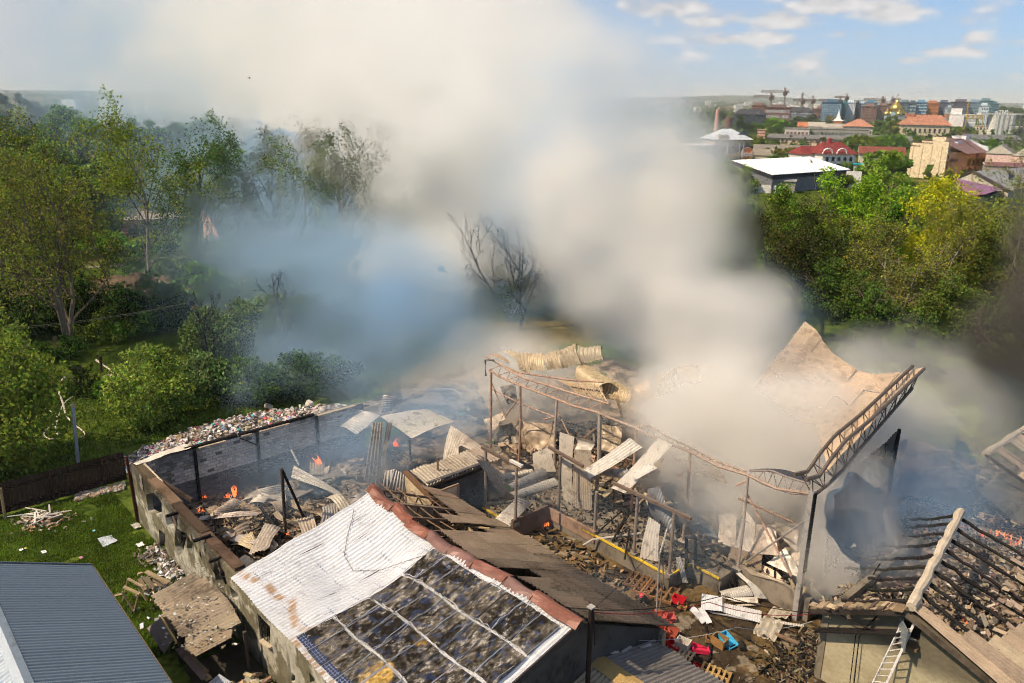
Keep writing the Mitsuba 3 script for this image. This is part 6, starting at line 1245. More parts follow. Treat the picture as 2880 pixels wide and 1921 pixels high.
# right side wood
RW = [('tree', 2130, 900, 545, 118, (.036, .034, .013), 'dark twiggy tree just right of the smoke plume', 8500, .16), ('birch', 2215, 890, 600, 80, (.032, .038, .012), 'dark bare tree right of the twiggy one', 5000, .17), ('tree', 2300, 790, 470, 70, (.13, .205, .024), 'bright green birch like tree below the white flat roof', 6500, .24), ('tree', 2400, 800, 492, 90, (.115, .175, .02), 'broad fresh green tree left of the yellow one', 8500, .24), ('tree', 2610, 800, 487, 118, (.235, .225, .016), 'round yellow blossoming tree', 11000, .23),
      ('birch', 2590, 880, 590, 120, (.115, .115, .02), 'olive brown tree in front of the yellow one', 11000, .17), ('birch', 2390, 900, 600, 92, (.105, .112, .02), 'olive brown tree below the broad green one', 8500, .17), ('tree', 2790, 800, 560, 86, (.105, .125, .022), 'olive green tree right of the yellow one', 7000, .23), ('birch', 2850, 850, 470, 60, (.115, .125, .03), 'birch with white branches at the right edge', 5200, .17), ('tree', 2470, 700, 425, 62, (.125, .175, .035), 'light green tree in front of the cream building', 6500, .30), ('tree', 2060, 830, 468, 70, (.085, .115, .032), 'smoky green tree at the right rim of the plume', 5000, .24), ('tree', 2745, 900, 640, 86, (.085, .09, .022), 'olive tree low at the right, in front of the edge birch', 6500, .20),
      ('birch', 2500, 960, 700, 80, (.105, .10, .026), 'pale barked tree at the lower right of the wood', 6500, .16), ('tree', 2660, 1000, 770, 100, (.065, .085, .022), 'dark green tree beside the black smoke', 6500, .18), ('tree', 2560, 1060, 860, 76, (.055, .08, .022), 'low dusky tree above the tan roof sheet', 5000, .17), ('tree', 2790, 1050, 830, 90, (.045, .06, .018), 'dusky tree behind the black smoke at the right edge', 5000, .18), ('tree', 2400, 980, 760, 80, (.05, .07, .02), 'dark shrubby tree at the bluish rim of the smoke', 5000, .18), ('tree', 2310, 960, 730, 66, (.04, .062, .018), 'dark green shrub tree right of the white smoke', 4500, .18), ('tree', 2880, 960, 700, 80, (.07, .075, .022), 'grey olive tree at the right edge behind the brown smoke', 4500, .18), ('tree', 2480, 830, 560, 50, (.06, .115, .02), 'fresh green gap tree between the olive trees', 4500, .2)]
RW += [('tree', 2190, 770, 520, 80, (.075, .115, .02), 'green tree below the left end of the white flat roof', 6000, .26), ('tree', 2340, 720, 520, 70, (.11, .17, .022), 'spring green tree under the right end of the white flat roof', 5500, .28), ('tree', 2250, 830, 610, 84, (.06, .09, .018), 'shady green tree behind the dark twiggy one', 6500, .22), ('tree', 2520, 740, 520, 74, (.095, .15, .02), 'leafy tree left of the yellow crown, in its shade', 5500, .28), ('tree', 2700, 860, 600, 90, (.08, .105, .02), 'olive tree under the right side of the yellow crown', 6500, .2), ('tree', 2450, 1010, 800, 90, (.045, .07, .018), 'dusky tree at the lower rim of the olive trees', 5500, .18), ('tree', 2330, 890, 680, 80, (.07, .11, .018), 'green tree low between dark twiggy and olive trees', 6000, .19), ('tree', 2840, 780, 590, 84, (.085, .115, .02), 'olive green tree behind the edge birch', 5500, .24)]
for k, (st, x, y, yt, w, c, lb, n, s) in enumerate(RW):
    b = W(x, y); hh = float(AY(x, yt, b[1])[2]); cw = w / 2240 * b[1]
    if st == 'tree': tree('leafy_tree', lb, b, hh, (cw, cw), n, s, c, 500 + k, low=.12, tr=.2, gap=.38, trunk=(.12, .10, .08))
    else: birch('twiggy_tree', lb, b, hh, cw * .95, n, s, c, 500 + k, (.16, .13, .10) if k < 5 else (.34, .31, .26), tr=.2, droop=.1, spread=.5, fork=2)
# grass blades
def blades(name, label, N, dens, hgt, wid, base, seed, lo=.5):
    r = np.random.default_rng(seed); P = dens(r, N); n = len(P); az = r.uniform(0, 2 * np.pi, n); h = hgt * r.uniform(lo, 1.4, n)
    s = np.stack([np.cos(az), np.sin(az), 0 * az], 1) * (wid * r.uniform(.6, 1.4, n))[:, None]
    tip = P + np.stack([r.normal(0, .35, n) * h, r.normal(0, .35, n) * h, h], 1)
    V = np.stack([P - s, P + s, tip], 1).reshape(-1, 3); col = np.asarray(base) * [2.1, 2.0, 1.4] * (.55 + .9 * meshkit.fbm(P * .8, 3, seed))[:, None] * (1 + .25 * r.standard_normal(n))[:, None] * (1 + .1 * r.standard_normal((n, 3)))
    put(name, ((V, np.arange(3 * n).reshape(-1, 3)), None, np.repeat(uvc(np.clip(col, .004, .5)), 3, axis=0)), 'leaf'); labels[name] = {'kind': 'stuff', 'label': label, 'category': 'grass'}
def lawn(r, N):
    u, v = r.uniform(-5.8, 13, N), r.uniform(-9.5, -.1, N); k = meshkit.fbm(np.stack([u * .5, v * .5, 0 * u], -1), 3, 4); keep = (k > .25)
    return L(u[keep], v[keep], 0)
blades('lawn_grass', 'rough green grass between the fence and the grey roofed building', 80000, lawn, .17, .024, (.060, .098, .016), 81)
def mead(r, N):
    y = 46 + 70 * r.random(N) ** 1.3; x = r.uniform(-.72, -.02, N) * y
    P = np.stack([x, y, 0 * x], 1); q = (P - OO); u, v = q @ DN, q @ EE
    return P[~((u > -11.3) & (v > 1.6)) & ~((u > -6) & (u < 15) & (v > -1))]
blades('meadow_grass', 'tall grass and weeds behind the burnt halls', 60000, mead, .34, .045, (.062, .098, .018), 82)

# ================================================================ the town on the right and far buildings
def c3(x, y): return zC3(x, y)
def at(x, y, dist, s=zC3):
    """Point seen at zoom pixel (x, y) at world y = dist."""
    return AY(*s(x, y), dist)

class Bld:
    """A building from its front: two ground corners (left, right) facing the camera, a depth, and wall height."""
    def __init__(self, name, label, cat, xl, xr, yb, yt, depth, wall, skew=0., dist=None, s=zC3, group=None):
        self.k = thing(name, label, cat, group)
        d = dist if dist else W(*s((xl + xr) / 2, yb), 0)[1]
        skew = skew or -.16 * (xr - xl) / 2.449 / 2240 * d
        self.A, self.B = at(xl, yb, d - skew, s), at(xr, yb, d + skew, s); self.A[2] = self.B[2] = 0
        self.h = float(at((xl + xr) / 2, yt, d, s)[2]); self.dist = d
        self.a = vnorm(self.B - self.A); self.n = np.array([-self.a[1], self.a[0], 0]); self.w = float(np.linalg.norm(self.B - self.A)); self.d = depth
        c = (self.A + self.B) / 2 + self.n * depth / 2
        self.ax = [self.a, self.n, ZZ]
        part(self.k, 'wall', MB().box(c + ZZ * self.h / 2, [self.w / 2, depth / 2, self.h / 2], wall, self.ax), 'plainwall')
    def P(self, x, y, z): return self.A + self.a * x + self.n * y + ZZ * z
    def flat(self, col, over=.3, th=.35):
        part(self.k, 'roof', MB().box(self.P(self.w / 2, self.d / 2, self.h + th / 2), [self.w / 2 + over, self.d / 2 + over, th / 2], col, self.ax), 'plainwall'); return self
    def gable(self, rise, col, along=True, over=.5, hip=0.):
        w, d, h = self.w, self.d, self.h + .03
        if along: R = [self.P(hip - over * (hip == 0), d / 2, h + rise), self.P(w - hip + over * (hip == 0), d / 2, h + rise)]
        else: R = [self.P(w / 2, hip - over * (hip == 0), h + rise), self.P(w / 2, d - hip + over * (hip == 0), h + rise)]
        c = [self.P(-over, -over, h), self.P(w + over, -over, h), self.P(w + over, d + over, h), self.P(-over, d + over, h)]
        m = MB()
        if along: m.poly([c[0], c[1], R[1], R[0]], col).poly([c[2], c[3], R[0], R[1]], np.asarray(col) * .98).poly([c[1], c[2], R[1]], col if hip else jit((.5, .45, .38))).poly([c[3], c[0], R[0]], col if hip else (.5, .45, .38))
        else: m.poly([c[1], c[2], R[1], R[0]], col).poly([c[3], c[0], R[0], R[1]], col).poly([c[0], c[1], R[0]], col if hip else (.55, .5, .42)).poly([c[2], c[3], R[1]], col)
        m.poly([c[3], c[2], c[1], c[0]], np.asarray(col) * .4)
        part(self.k, 'roof', m, 'plainroof'); return self
    def win(self, nx, nz, z0=.12, z1=.92, x0=.06, x1=.94, fw=.5, fh=.6, col=(.03, .04, .055), side=False, stuff_=True, frame=None):
        mb = MB()
        for i in range(nx):
            for j in range(nz):
                x = (x0 + (x1 - x0) * (i + .5) / nx); z = self.h * (z0 + (z1 - z0) * (j + .5) / nz)
                hw = (x1 - x0) / nx * fw / 2 * (self.d if side else self.w); hz = self.h * (z1 - z0) / nz * fh / 2
                c = self.P(-.02, x * self.d, z) if side == 'l' else (self.P(self.w + .02, x * self.d, z) if side else self.P(x * self.w, -.02, z))
                hx = [.05, hw, hz] if side else [hw, .05, hz]
                b = mb if stuff_ else MB()
                b.box(c, hx, jit(col, .25), self.ax)
                if frame is not None: b.box(c - (self.n if not side else 0) * .0 - ZZ * (hz + .08), [hx[0] + .1, hx[1] + .06, .06], frame, self.ax)
                if not stuff_: part(self.k, 'window', b, 'matte')
        if stuff_: part(self.k, 'windows', mb, 'matte', stuff=True)
        return self
    def bands(self, zs, th, col):
        for z in zs: part(self.k, 'band', MB().box(self.P(self.w / 2, -.04, self.h * z), [self.w / 2 + .05, .08, th / 2], col, self.ax), 'matte')
        return self
scene['plainwall'] = scene['matte']; scene['plainroof'] = scene['matte']

WHT, CRM, ORG, TER, BRK, GRY, SLT = (.78, .78, .76), (.70, .58, .40), (.58, .36, .20), (.38, .175, .115), (.27, .13, .10), (.25, .25, .25), (.13, .14, .15)
# white flat roofed hall
k = thing('white_roof_hall', 'low dark walled hall with brilliant white flat roof', 'hall')
q = [W(*zC3(*p), 5.2) for p in ((340, 1103), (620, 1203), (1157, 1166), (875, 1078))]
cq = sum(q) / 4; low_ = [p * [1, 1, 0] for p in q]
def prism(top, zb, col): 
    m = MB(); n = len(top); b = [np.array([p[0], p[1], zb]) for p in top]
    m.poly(top, col)
    for i in range(n): m.poly([top[i], b[i], b[(i + 1) % n], top[(i + 1) % n]], col)
    return m
part(k, 'roof', prism(q, 5.05, (.93, .93, .93)), 'plainwall')
part(k, 'fascia', prism([cq + (p - cq) * .998 - ZZ * .16 for p in q], 4.0, (.035, .04, .05)), 'matte')
part(k, 'wall', prism([cq + (p - cq) * .985 - ZZ * 1.2 for p in q], 0, (.17, .18, .20)), 'matte')
Bld('grey_annex', 'low grey annex wall in front of the white roofed hall', 'annex', 640, 770, 1330, 1250, 4, (.33, .31, .30)).flat((.36, .35, .35))
Bld('white_fence', 'white patchy fence section below the white roofed hall', 'fence', 480, 640, 1330, 1275, .4, (.66, .64, .62))
# cream and orange block of flats
d0 = 275.
b = Bld('stepped_gable_building', 'building with tall blank cream stepped gable wall and orange flank', 'building', 1548, 1778, 1190, 1010, 9, CRM, -4.5, d0)
W_, H_ = b.w, b.h
for (x0, x1, z1) in ((-.02, .26, 11.0 / 11), (.02, .62, 1.11), (.30, .62, 1.19), (.60, 1.0, 1.33), (.98, 1.10, 1.19)):
    part(b.k, 'gable_step', MB().box(b.P((x0 + x1) / 2 * W_, .25, H_ * z1 / 2), [(x1 - x0) / 2 * W_, .35 + .01 * x0, H_ * z1 / 2], CRM, b.ax), 'plainwall')
    part(b.k, 'coping', MB().box(b.P((x0 + x1) / 2 * W_, .25, H_ * z1 + .12), [(x1 - x0) / 2 * W_ + .1, .5, .1], (.16, .10, .09), b.ax), 'matte')
for x in (.08, .36, .64, .93): part(b.k, 'drainpipe', MB().box(b.P(x * W_, -.16, H_ * .52), [.06, .06, H_ * .52], (.42, .28, .17), b.ax), 'matte')
for (x, z) in ((.14, .38), (.5, .36), (.22, .14)): part(b.k, 'vent', MB().box(b.P(x * W_, -.12, H_ * z), [.4, .05, .12], (.45, .34, .22), b.ax), 'matte')
o = Bld('orange_block', 'orange three storey block with plum metal roof beside the cream gable', 'building', 1795, 2075, 1200, 1048, 11, (.62, .37, .21), 3., d0 - 2)
part(o.k, 'roof', MB().poly([at(1800, 985, d0 - 1), at(1960, 1060, d0 - 7), at(2108, 1050, d0 - 4), at(1960, 955, d0 + 9), at(1800, 950, d0 + 9)], (.19, .125, .125)), 'plainroof')
for (x0, y0, x1, y1) in ((1805, 950, 1975, 1055), (1845, 945, 2010, 1052), (1890, 945, 2050, 1050)): part(o.k, 'roof_seam', MB().beam(at(x0 + 40, y0 + 12, d0 + 5), at(x1, y1, d0 - 5), .14, .3, (.15, .10, .10)), 'matte')
part(o.k, 'parapet', MB().poly([at(1850, 935, d0 + 10), at(1900, 932, d0 + 10), at(1990, 960, d0 + 10), at(2075, 1005, d0 + 10), at(2108, 1010, d0 + 10), at(2105, 1045, d0 + 9), at(1950, 970, d0 + 9), at(1860, 950, d0 + 9)], (.75, .74, .74)), 'matte')
for (x, yt, yb, dd) in ((1888, 965, 1015, 2), (1945, 922, 980, 8)):
    c = at(x, yb, d0 + dd); part(o.k, 'chimney', MB().box(c + ZZ * .3, [.9, .9, float(at(x, yt, d0 + dd)[2] - c[2]) / 1 - .2], (.72, .72, .72), o.ax), 'matte'); part(o.k, 'chimney_cap', MB().box(at(x, yt - 2, d0 + dd) + ZZ * .1, [1.05, 1.05, .12], (.17, .11, .10), o.ax), 'matte')
o.win(4, 2, .05, .8, .52, .96, .45, .62, (.075, .05, .04), stuff_=False)
part(o.k, 'yellow_panel', MB().box(o.P(o.w * .74, -.03, o.h * .65), [o.w * .22, .03, o.h * .14], (.42, .29, .07), o.ax), 'matte')
part(o.k, 'yellow_panel', MB().box(o.P(o.w * .74, -.03, o.h * .23), [o.w * .22, .03, o.h * .13], (.42, .29, .07), o.ax), 'matte')
for z in (.78, .45, .14):
    part(o.k, 'door', MB().box(o.P(o.w * .03, -.05, o.h * z), [o.w * .025, .06, 1.0], (.10, .05, .035), o.ax), 'matte')
part(o.k, 'balcony', MB().box(o.P(o.w * .09, -.9, o.h * .72), [o.w * .10, .8, .35], (.12, .075, .06), o.ax), 'matte')
part(o.k, 'stair', MB().beam(o.P(o.w * .04, -.8, o.h * .36), o.P(o.w * .40, -.8, o.h * .04), 1.0, .2, (.36, .25, .18)), 'matte')
part(o.k, 'downpipe', MB().box(o.P(o.w * .74, -.12, o.h * .5), [.09, .09, o.h * .5], (.10, .06, .05), o.ax), 'matte')
# houses
h = Bld('red_roof_villa', 'white villa with bright red hipped roof and arched balconies', 'house', 955, 1180, 1160, 1062, 12, (.76, .74, .72), 1, 300).gable(4.0, (.20, .045, .045), True, .8, 3.)
h.win(5, 2, .1, .9, .05, .95, .45, .62, (.04, .04, .05), stuff_=False)
for x in (.12, .55): part(h.k, 'arch', MB().tube(np.array([h.P(h.w * x + 1.9 * math.cos(t), -.3, h.h + .1 + 1.9 * math.sin(t)) for t in np.linspace(0, np.pi, 11)]), .28, (.78, .77, .76), 6), 'matte')
part(h.k, 'chimney', MB().box(h.P(h.w * .42, h.d / 2, h.h + 4.4), [.5, .5, 1.0], (.33, .05, .06), h.ax), 'matte')
Bld('red_roof_wing', 'low wing with red roof left of the white villa', 'house', 820, 958, 1085, 1064, 9, (.6, .57, .53), 1, 305).gable(2.8, (.20, .045, .045), True, .6, 2)
Bld('brown_red_roof_house', 'cream house with brownish red roof behind the light green tree', 'house', 1210, 1515, 1140, 1062, 12, (.62, .57, .46), 0, 312).gable(2.5, (.20, .07, .055), True, .6, 0).win(5, 1, .2, .8, .05, .95, .3, .5, stuff_=False)
Bld('cream_gable_house', 'small cream gable end in front of the brownish red roof', 'house', 1385, 1510, 1145, 1070, 6, (.66, .60, .46), 0, 306).gable(1.6, (.22, .09, .07), False, .4)
hh = Bld('metal_hip_house', 'sand coloured house with pale metal hipped roof and dormers', 'house', 222, 468, 1010, 962, 15, (.50, .39, .28), 2, 400).gable(4.8, (.52, .56, .60), True, 1.0, 7.)
hh.win(6, 1, .25, .9, .04, .96, .4, .6, (.06, .06, .07), stuff_=False, frame=(.7, .7, .68)); part(hh.k, 'stair_tower', MB().box(hh.P(hh.w * .19, -.3, hh.h * .68), [2.2, .5, hh.h * .68], (.56, .43, .30), hh.ax), 'plainwall')
for x in (.12, .32): part(hh.k, 'dormer', MB().box(hh.P(hh.w * x, 1.5, hh.h + 1.6), [.9, 1.0, .8], (.4, .42, .44), hh.ax), 'matte')
part(hh.k, 'dark_gable', MB().poly([hh.P(hh.w * .62, .6, hh.h + 2.2), hh.P(hh.w * .95, .6, hh.h + 2.2), hh.P(hh.w * .78, .6, hh.h + 4.7)], (.07, .09, .12)), 'matte')
lg = Bld('logo_building', 'dark blue building with orange band and round orange sign', 'building', 262, 474, 1100, 1012, 10, (.030, .042, .070), 1, 345).flat((.05, .06, .08), .1)
part(lg.k, 'tall_section', MB().box(lg.P(lg.w * .82, -.1, lg.h * .54), [lg.w * .18, .2, lg.h * .54], (.026, .036, .06), lg.ax), 'matte')
for i in range(4): part(lg.k, 'orange_panel', MB().box(lg.P(lg.w * (.13 + .133 * i), -.15, lg.h * .34), [lg.w * .062, .1, lg.h * .17], (.60, .17, .07), lg.ax), 'matte')
sg = part(lg.k, 'round_sign', MB().tube([lg.P(lg.w * .82, -.32, lg.h * .48), lg.P(lg.w * .82, -.55, lg.h * .48)], 3.0, (.62, .18, .07), 24), 'matte', 'round orange sign with white script')
tm = meshkit.text_mesh('Bod', 1.9, .12, True); tv = tm.vertices - [tm.vertices[:, 0].mean(), tm.vertices[:, 1].mean(), 0]
part(sg, 'lettering', MB().add(lg.P(lg.w * .82, -.58, lg.h * .48) + tv[:, [0]] * lg.a + tv[:, [1]] * ZZ - tv[:, [2]] * lg.n, tm.faces, (.85, .80, .76)), 'matte')
th_ = np.linspace(0, 2 * np.pi, 33); part(sg, 'ring', MB().tube(np.array([lg.P(lg.w * .82 + 2.65 * math.cos(t), -.58, lg.h * .48 + 2.65 * math.sin(t)) for t in th_]), .10, (.85, .78, .72), 5, False), 'matte')
for i, x in enumerate((.17, .56, .68)): part(lg.k, 'mast', MB().tube([lg.P(lg.w * x, -.6, 0), lg.P(lg.w * x, -.6, lg.h * 1.2)], .18, (.45, .47, .48), 6), 'metal')
Bld('grey_shed', 'grey roofed shed right of the dark blue building', 'shed', 478, 615, 1098, 1072, 9, (.5, .44, .35), 0, 352).gable(2.6, (.235, .21, .17), True, .3)
Bld('white_side_house', 'pale low building at the rim of the plume, left of the dark blue building', 'building', 60, 260, 1060, 1005, 12, (.58, .57, .55), 1, 380).flat((.62, .62, .61)).win(4, 1, .2, .6, .1, .8, .5, .5, (.5, .2, .12))
Bld('long_grey_roof', 'long low brownish grey roof behind the grey shed', 'shed', 480, 870, 1062, 1040, 12, (.42, .37, .31), 0, 385).gable(2.5, (.21, .19, .165), True, .2)
Bld('chimney_block', 'pinkish brick tower block with darker bands', 'tower', 508, 562, 985, 897, 6, (.58, .36, .27), 0, 470).flat((.4, .25, .2)).bands((.35, .6, .8), .5, (.3, .16, .13))
w1 = Bld('long_workshop', 'long peach coloured workshop with wide windows under a grey roof', 'building', 585, 1120, 995, 955, 30, (.66, .48, .36), 0, 470).gable(1.7, (.17, .165, .16), True, .8); w1.win(5, 1, .15, .85, .01, .27, .6, .8, (.09, .07, .06), stuff_=False, frame=(.7, .52, .4)); w1.win(9, 1, .3, .85, .3, .98, .5, .6, (.10, .09, .08))
Bld('ruined_upper_storey', 'ruined white and maroon upper storey on the long workshop', 'building', 700, 870, 930, 888, 14, (.55, .50, .47), 0, 530).flat((.24, .22, .2)).win(6, 1, .1, .9, .05, .98, .6, .6, (.16, .09, .09))
Bld('glazed_monitor', 'long glazed roof monitor behind the ruined storey', 'building', 870, 1280, 925, 892, 18, (.30, .29, .26), 0, 535).flat((.22, .21, .19)).win(16, 1, .2, .85, .01, .99, .7, .6, (.10, .13, .13))
Bld('wide_grey_roof', 'very wide dark grey roof stretching to the right of the workshop', 'building', 1120, 1580, 1000, 968, 34, (.40, .35, .29), 0, 480).gable(2.4, (.155, .155, .16), True, .5)
Bld('wide_grey_roof', 'dark grey flat roof behind the orange block', 'building', 1960, 2330, 990, 962, 40, (.36, .34, .31), 0, 490).gable(2.2, (.145, .15, .155), True, .5)
ter = Bld('terracotta_hall', 'long hall with tall terracotta roof stepped at both ends', 'hall', 1500, 1838, 905, 862, 26, (.52, .44, .32), 0, 640).gable(7.5, TER, True, 1.2, 6); ter.win(9, 1, .1, .8, .05, .95, .4, .6)
for x in (.12, .22, .93): part(ter.k, 'roof_step', MB().box(ter.P(ter.w * x, ter.d / 2, ter.h + 7.), [1.6, 3, 1.4], TER, ter.ax), 'plainroof')
Bld('orange_hip_house', 'house with bright orange hipped roof and row of little vents', 'house', 1108, 1308, 900, 872, 22, (.5, .46, .36), 0, 560).gable(4.8, (.42, .205, .135), True, 1., 8).win(10, 1, .3, .8, .02, .98, .5, .5)
Bld('orange_roof_shed', 'small shed with orange gable roof left of the spire', 'house', 790, 860, 885, 872, 12, (.4, .25, .18), 0, 600).gable(3.2, (.42, .17, .09), True, .4)
Bld('beige_roof_shed', 'beige roofed shed between the orange gable and the spire', 'house', 862, 975, 890, 872, 14, (.45, .4, .34), 0, 590).gable(3.0, (.40, .36, .30), True, .4)
Bld('beige_roof_shed', 'long beige grey roof under the spire', 'house', 965, 1110, 895, 880, 12, (.45, .4, .34), 0, 575).gable(2.6, (.36, .33, .28), True, .4)
sp = Bld('spire_tower', 'brick tower with flared white pointed spire', 'tower', 1032, 1092, 895, 833, 11, (.36, .18, .10), 0, 600)
Z0 = sp.h; prof = [(1.45, 0), (.95, .6), (.6, 1.5), (.33, 4.), (.1, 6.8), (.02, 7.8)]
rw = sp.w / 2
for (ra, za), (rb2, zb) in zip(prof[:-1], prof[1:]):
    m = MB(); c = sp.P(sp.w / 2, sp.d / 2, Z0)
    ca = [c + (sp.a * sx * ra + sp.n * sy * ra) * rw + ZZ * za for sx, sy in ((-1, -1), (1, -1), (1, 1), (-1, 1))]; cb = [c + (sp.a * sx * rb2 + sp.n * sy * rb2) * rw + ZZ * zb for sx, sy in ((-1, -1), (1, -1), (1, 1), (-1, 1))]
    for i in range(4): m.poly([ca[i], ca[(i + 1) % 4], cb[(i + 1) % 4], cb[i]], (.70, .68, .66))
    part(sp.k, 'spire', m, 'matte')
sp.win(2, 1, .5, .9, .2, .8, .5, .6)
wp = Bld('white_plant', 'white factory block with window strips behind the terracotta hall', 'factory', 1840, 1925, 890, 790, 18, (.82, .80, .77), 0, 660).flat((.7, .69, .67))
part(wp.k, 'roof_box', MB().box(wp.P(wp.w * .38, 6, wp.h + 2.4), [3.6, 3.6, 2.4], (.82, .8, .77), wp.ax), 'plainwall')
wq = Bld('white_plant', 'second white factory block behind the yellow gantry', 'factory', 1925, 2010, 885, 792, 16, (.78, .77, .75), 0, 668).flat((.7, .69, .67)); wq.bands((.8, .45), 4.5, (.42, .45, .47))
Bld('plant_wall', 'low cream factory wall under the silos', 'factory', 2010, 2350, 905, 872, 8, (.62, .57, .48), 0, 655).flat((.5, .5, .5)).win(14, 1, .5, .9, .02, .98, .5, .5)
si = thing('silo_row', 'group of tall pale silos with letters on top', 'silo')
for i, x in enumerate((2138, 2170, 2206, 2236)):
    c = at(x, 905, 640.); zt = float(at(x, 790, 640.)[2]); part(si, 'silo', MB().tube([c * [1, 1, 0], c * [1, 1, 0] + ZZ * zt], 4.4, jit((.62, .60, .56), .05), 14), 'matte')
part(si, 'platform', MB().box(at(2188, 786, 640.), [16.5, 3, .5], (.6, .58, .54), [[1, 0, 0], [0, 1, 0], [0, 0, 1]]), 'matte')
tm = meshkit.text_mesh('aTM\\', 3.0, .4, True)
part(si, 'letters', MB().add(at(2150, 786, 636.) + tm.vertices[:, [0]] * np.array([1., 0, 0]) + tm.vertices[:, [1]] * ZZ - tm.vertices[:, [2]] * np.array([0, 1., 0]), tm.faces, (.85, .85, .85)), 'matte', 'white letters on the silo roof')
yg = thing('yellow_gantry', 'yellow lattice gantry and mast in front of the white factory', 'gantry')
YL = (.50, .31, .03)
for (p, q_) in (((1955, 795), (2080, 795)), ((1955, 815), (2080, 815)), ((2035, 800), (2030, 880)), ((2065, 800), (2062, 880)), ((1970, 698), (1948, 860)), ((1948, 860), (1930, 895)), ((1955, 815), (1975, 795)), ((1990, 815), (2010, 795)), ((2040, 815), (2060, 795))):
    part(yg, 'bar', MB().beam(at(*p, 625.), at(*q_, 625.), .55, .55, YL), 'matte')
# apartment towers on the skyline
TW = [(470, 560, 775, 728, (.20, .095, .075), 'dark brick red unfinished block at the left end of the skyline'), (560, 740, 785, 742, (.15, .085, .075), 'lower brick block under the pair of cranes'), (345, 560, 835, 785, (.05, .06, .075), 'long slate roofed block with white dormers'), (700, 890, 825, 765, (.10, .11, .13), 'slate mansard block with grey white bays'), (890, 1030, 800, 752, (.19, .105, .09), 'brick red block right of the mansard block'),
      (945, 1085, 830, 705, (.045, .12, .20), 'dark blue tower with turquoise top bays'), (1085, 1115, 835, 712, (.03, .20, .20), 'narrow teal tower beside the dark blue one'), (1108, 1175, 838, 708, (.50, .58, .64), 'pale blue white gridded tower'), (1175, 1205, 838, 712, (.02, .035, .06), 'narrow black blue tower'), (1205, 1245, 835, 714, (.34, .46, .56), 'narrow pale blue tower'),
      (1228, 1330, 822, 735, (.20, .12, .10), 'brown brick tower with dark bays'), (1245, 1325, 815, 710, (.06, .17, .27), 'blue tower with light trims behind the brown one'), (1330, 1410, 820, 728, (.20, .115, .10), 'second brown brick tower left of the domes'), (1405, 1500, 812, 718, (.12, .055, .065), 'maroon block behind the golden domes'), (1480, 1560, 806, 706, (.10, .16, .21), 'grey blue tower right of the domes'),
      (1555, 1600, 800, 712, (.04, .08, .12), 'navy tower right of the grey blue one'), (1595, 1672, 800, 708, (.10, .24, .36), 'bright blue tower with white balconies'), (1672, 1755, 800, 712, (.42, .155, .05), 'tower with bright orange top storeys'), (1755, 1830, 800, 708, (.09, .12, .17), 'blue grey tower with dark mansard'), (1815, 1880, 800, 745, (.32, .40, .46), 'low pale blue block behind the white factory'),
      (1850, 1968, 798, 704, (.10, .10, .13), 'dark violet roofed tower with round gables'), (1960, 2055, 798, 706, (.17, .26, .33), 'steel blue tower with stepped roof'), (2040, 2120, 800, 696, (.10, .21, .23), 'teal tower with pale top storeys'), (2050, 2100, 800, 730, (.44, .54, .60), 'pale gridded block in front of the teal tower'), (2115, 2165, 800, 716, (.07, .16, .21), 'dark teal end tower of the skyline')]
for i, (xl, xr, yb, yt, c, lb) in enumerate(TW):
    dd = 900. + 18 * (i % 5) - (60 if yt > 728 else 0) - (140 if i == 2 else 0)
    bb = Bld('apartment_tower', lb, 'tower', xl, xr, yb, yt + 4, 26, np.asarray(c) * 1.15, 0, dd, group=None)
    nx, nz = max(3, int((xr - xl) / 11)), max(3, int((yb - yt) / 13))
    bb.win(nx, nz, .06, .97, .03, .97, .5, .55, (.025, .035, .05) if sum(c) > .5 else ((.40, .47, .52) if i % 2 else (.02, .03, .045)))
    if i not in (2, 3): bb.flat(np.asarray(c) * .7, .5, 1.2); part(bb.k, 'roof_storey', MB().box(bb.P(bb.w * .5, 13, bb.h + 2.0), [bb.w * .3, 7, 1.8], np.clip(np.asarray(c) * 1.2 + .05, 0, .8), bb.ax), 'plainwall')
    else: bb.gable(4.5, (.055, .06, .07), True, .6, 5)
    if i in (7, 9, 16, 23): bb.bands(np.linspace(.12, .95, nz), .5, (.72, .75, .78))
# church with golden domes
ch = Bld('church', 'church with green blue drums and golden onion domes', 'church', 1392, 1528, 830, 800, 24, (.20, .26, .29), 0, 780).flat((.16, .2, .2))
GOLD = (.52, .37, .09)
for (x, rd, zb, zt, bk) in ((1463, 5.6, 800, 768, 12), (1405, 2.9, 805, 794, 3), (1432, 2.4, 802, 792, 20), (1487, 2.7, 805, 794, 3), (1516, 2.7, 803, 792, 16)):
    c = at(x, 800, 780. + bk); c[2] = 0; za, zz = ch.h * .8, float(at(x, zt, 780. + bk)[2])
    part(ch.k, 'drum', MB().tube([c + ZZ * za, c + ZZ * zz], rd * .72, (.25, .36, .42), 12), 'matte')
    f = np.linspace(0, 1, 11); rr = rd * np.array([.80, 1.0, 1.05, 1.0, .86, .66, .44, .25, .14, .10, .02]); dm = part(ch.k, 'dome', MB().tube(c + ZZ * (zz + f[:, None] * rd * 2.3), rr, GOLD, 14), 'goldleaf')
    part(dm, 'cross', MB().box(c + ZZ * (zz + rd * 2.6), [.2, .2, rd * .35], GOLD, ch.ax).box(c + ZZ * (zz + rd * 2.65), [rd * .16, .2, .2], GOLD, ch.ax), 'goldleaf')
scene['goldleaf'] = two({'type': 'principled', 'base_color': mikit.proc(_rgb3), 'roughness': 0.3, 'metallic': 0.8})
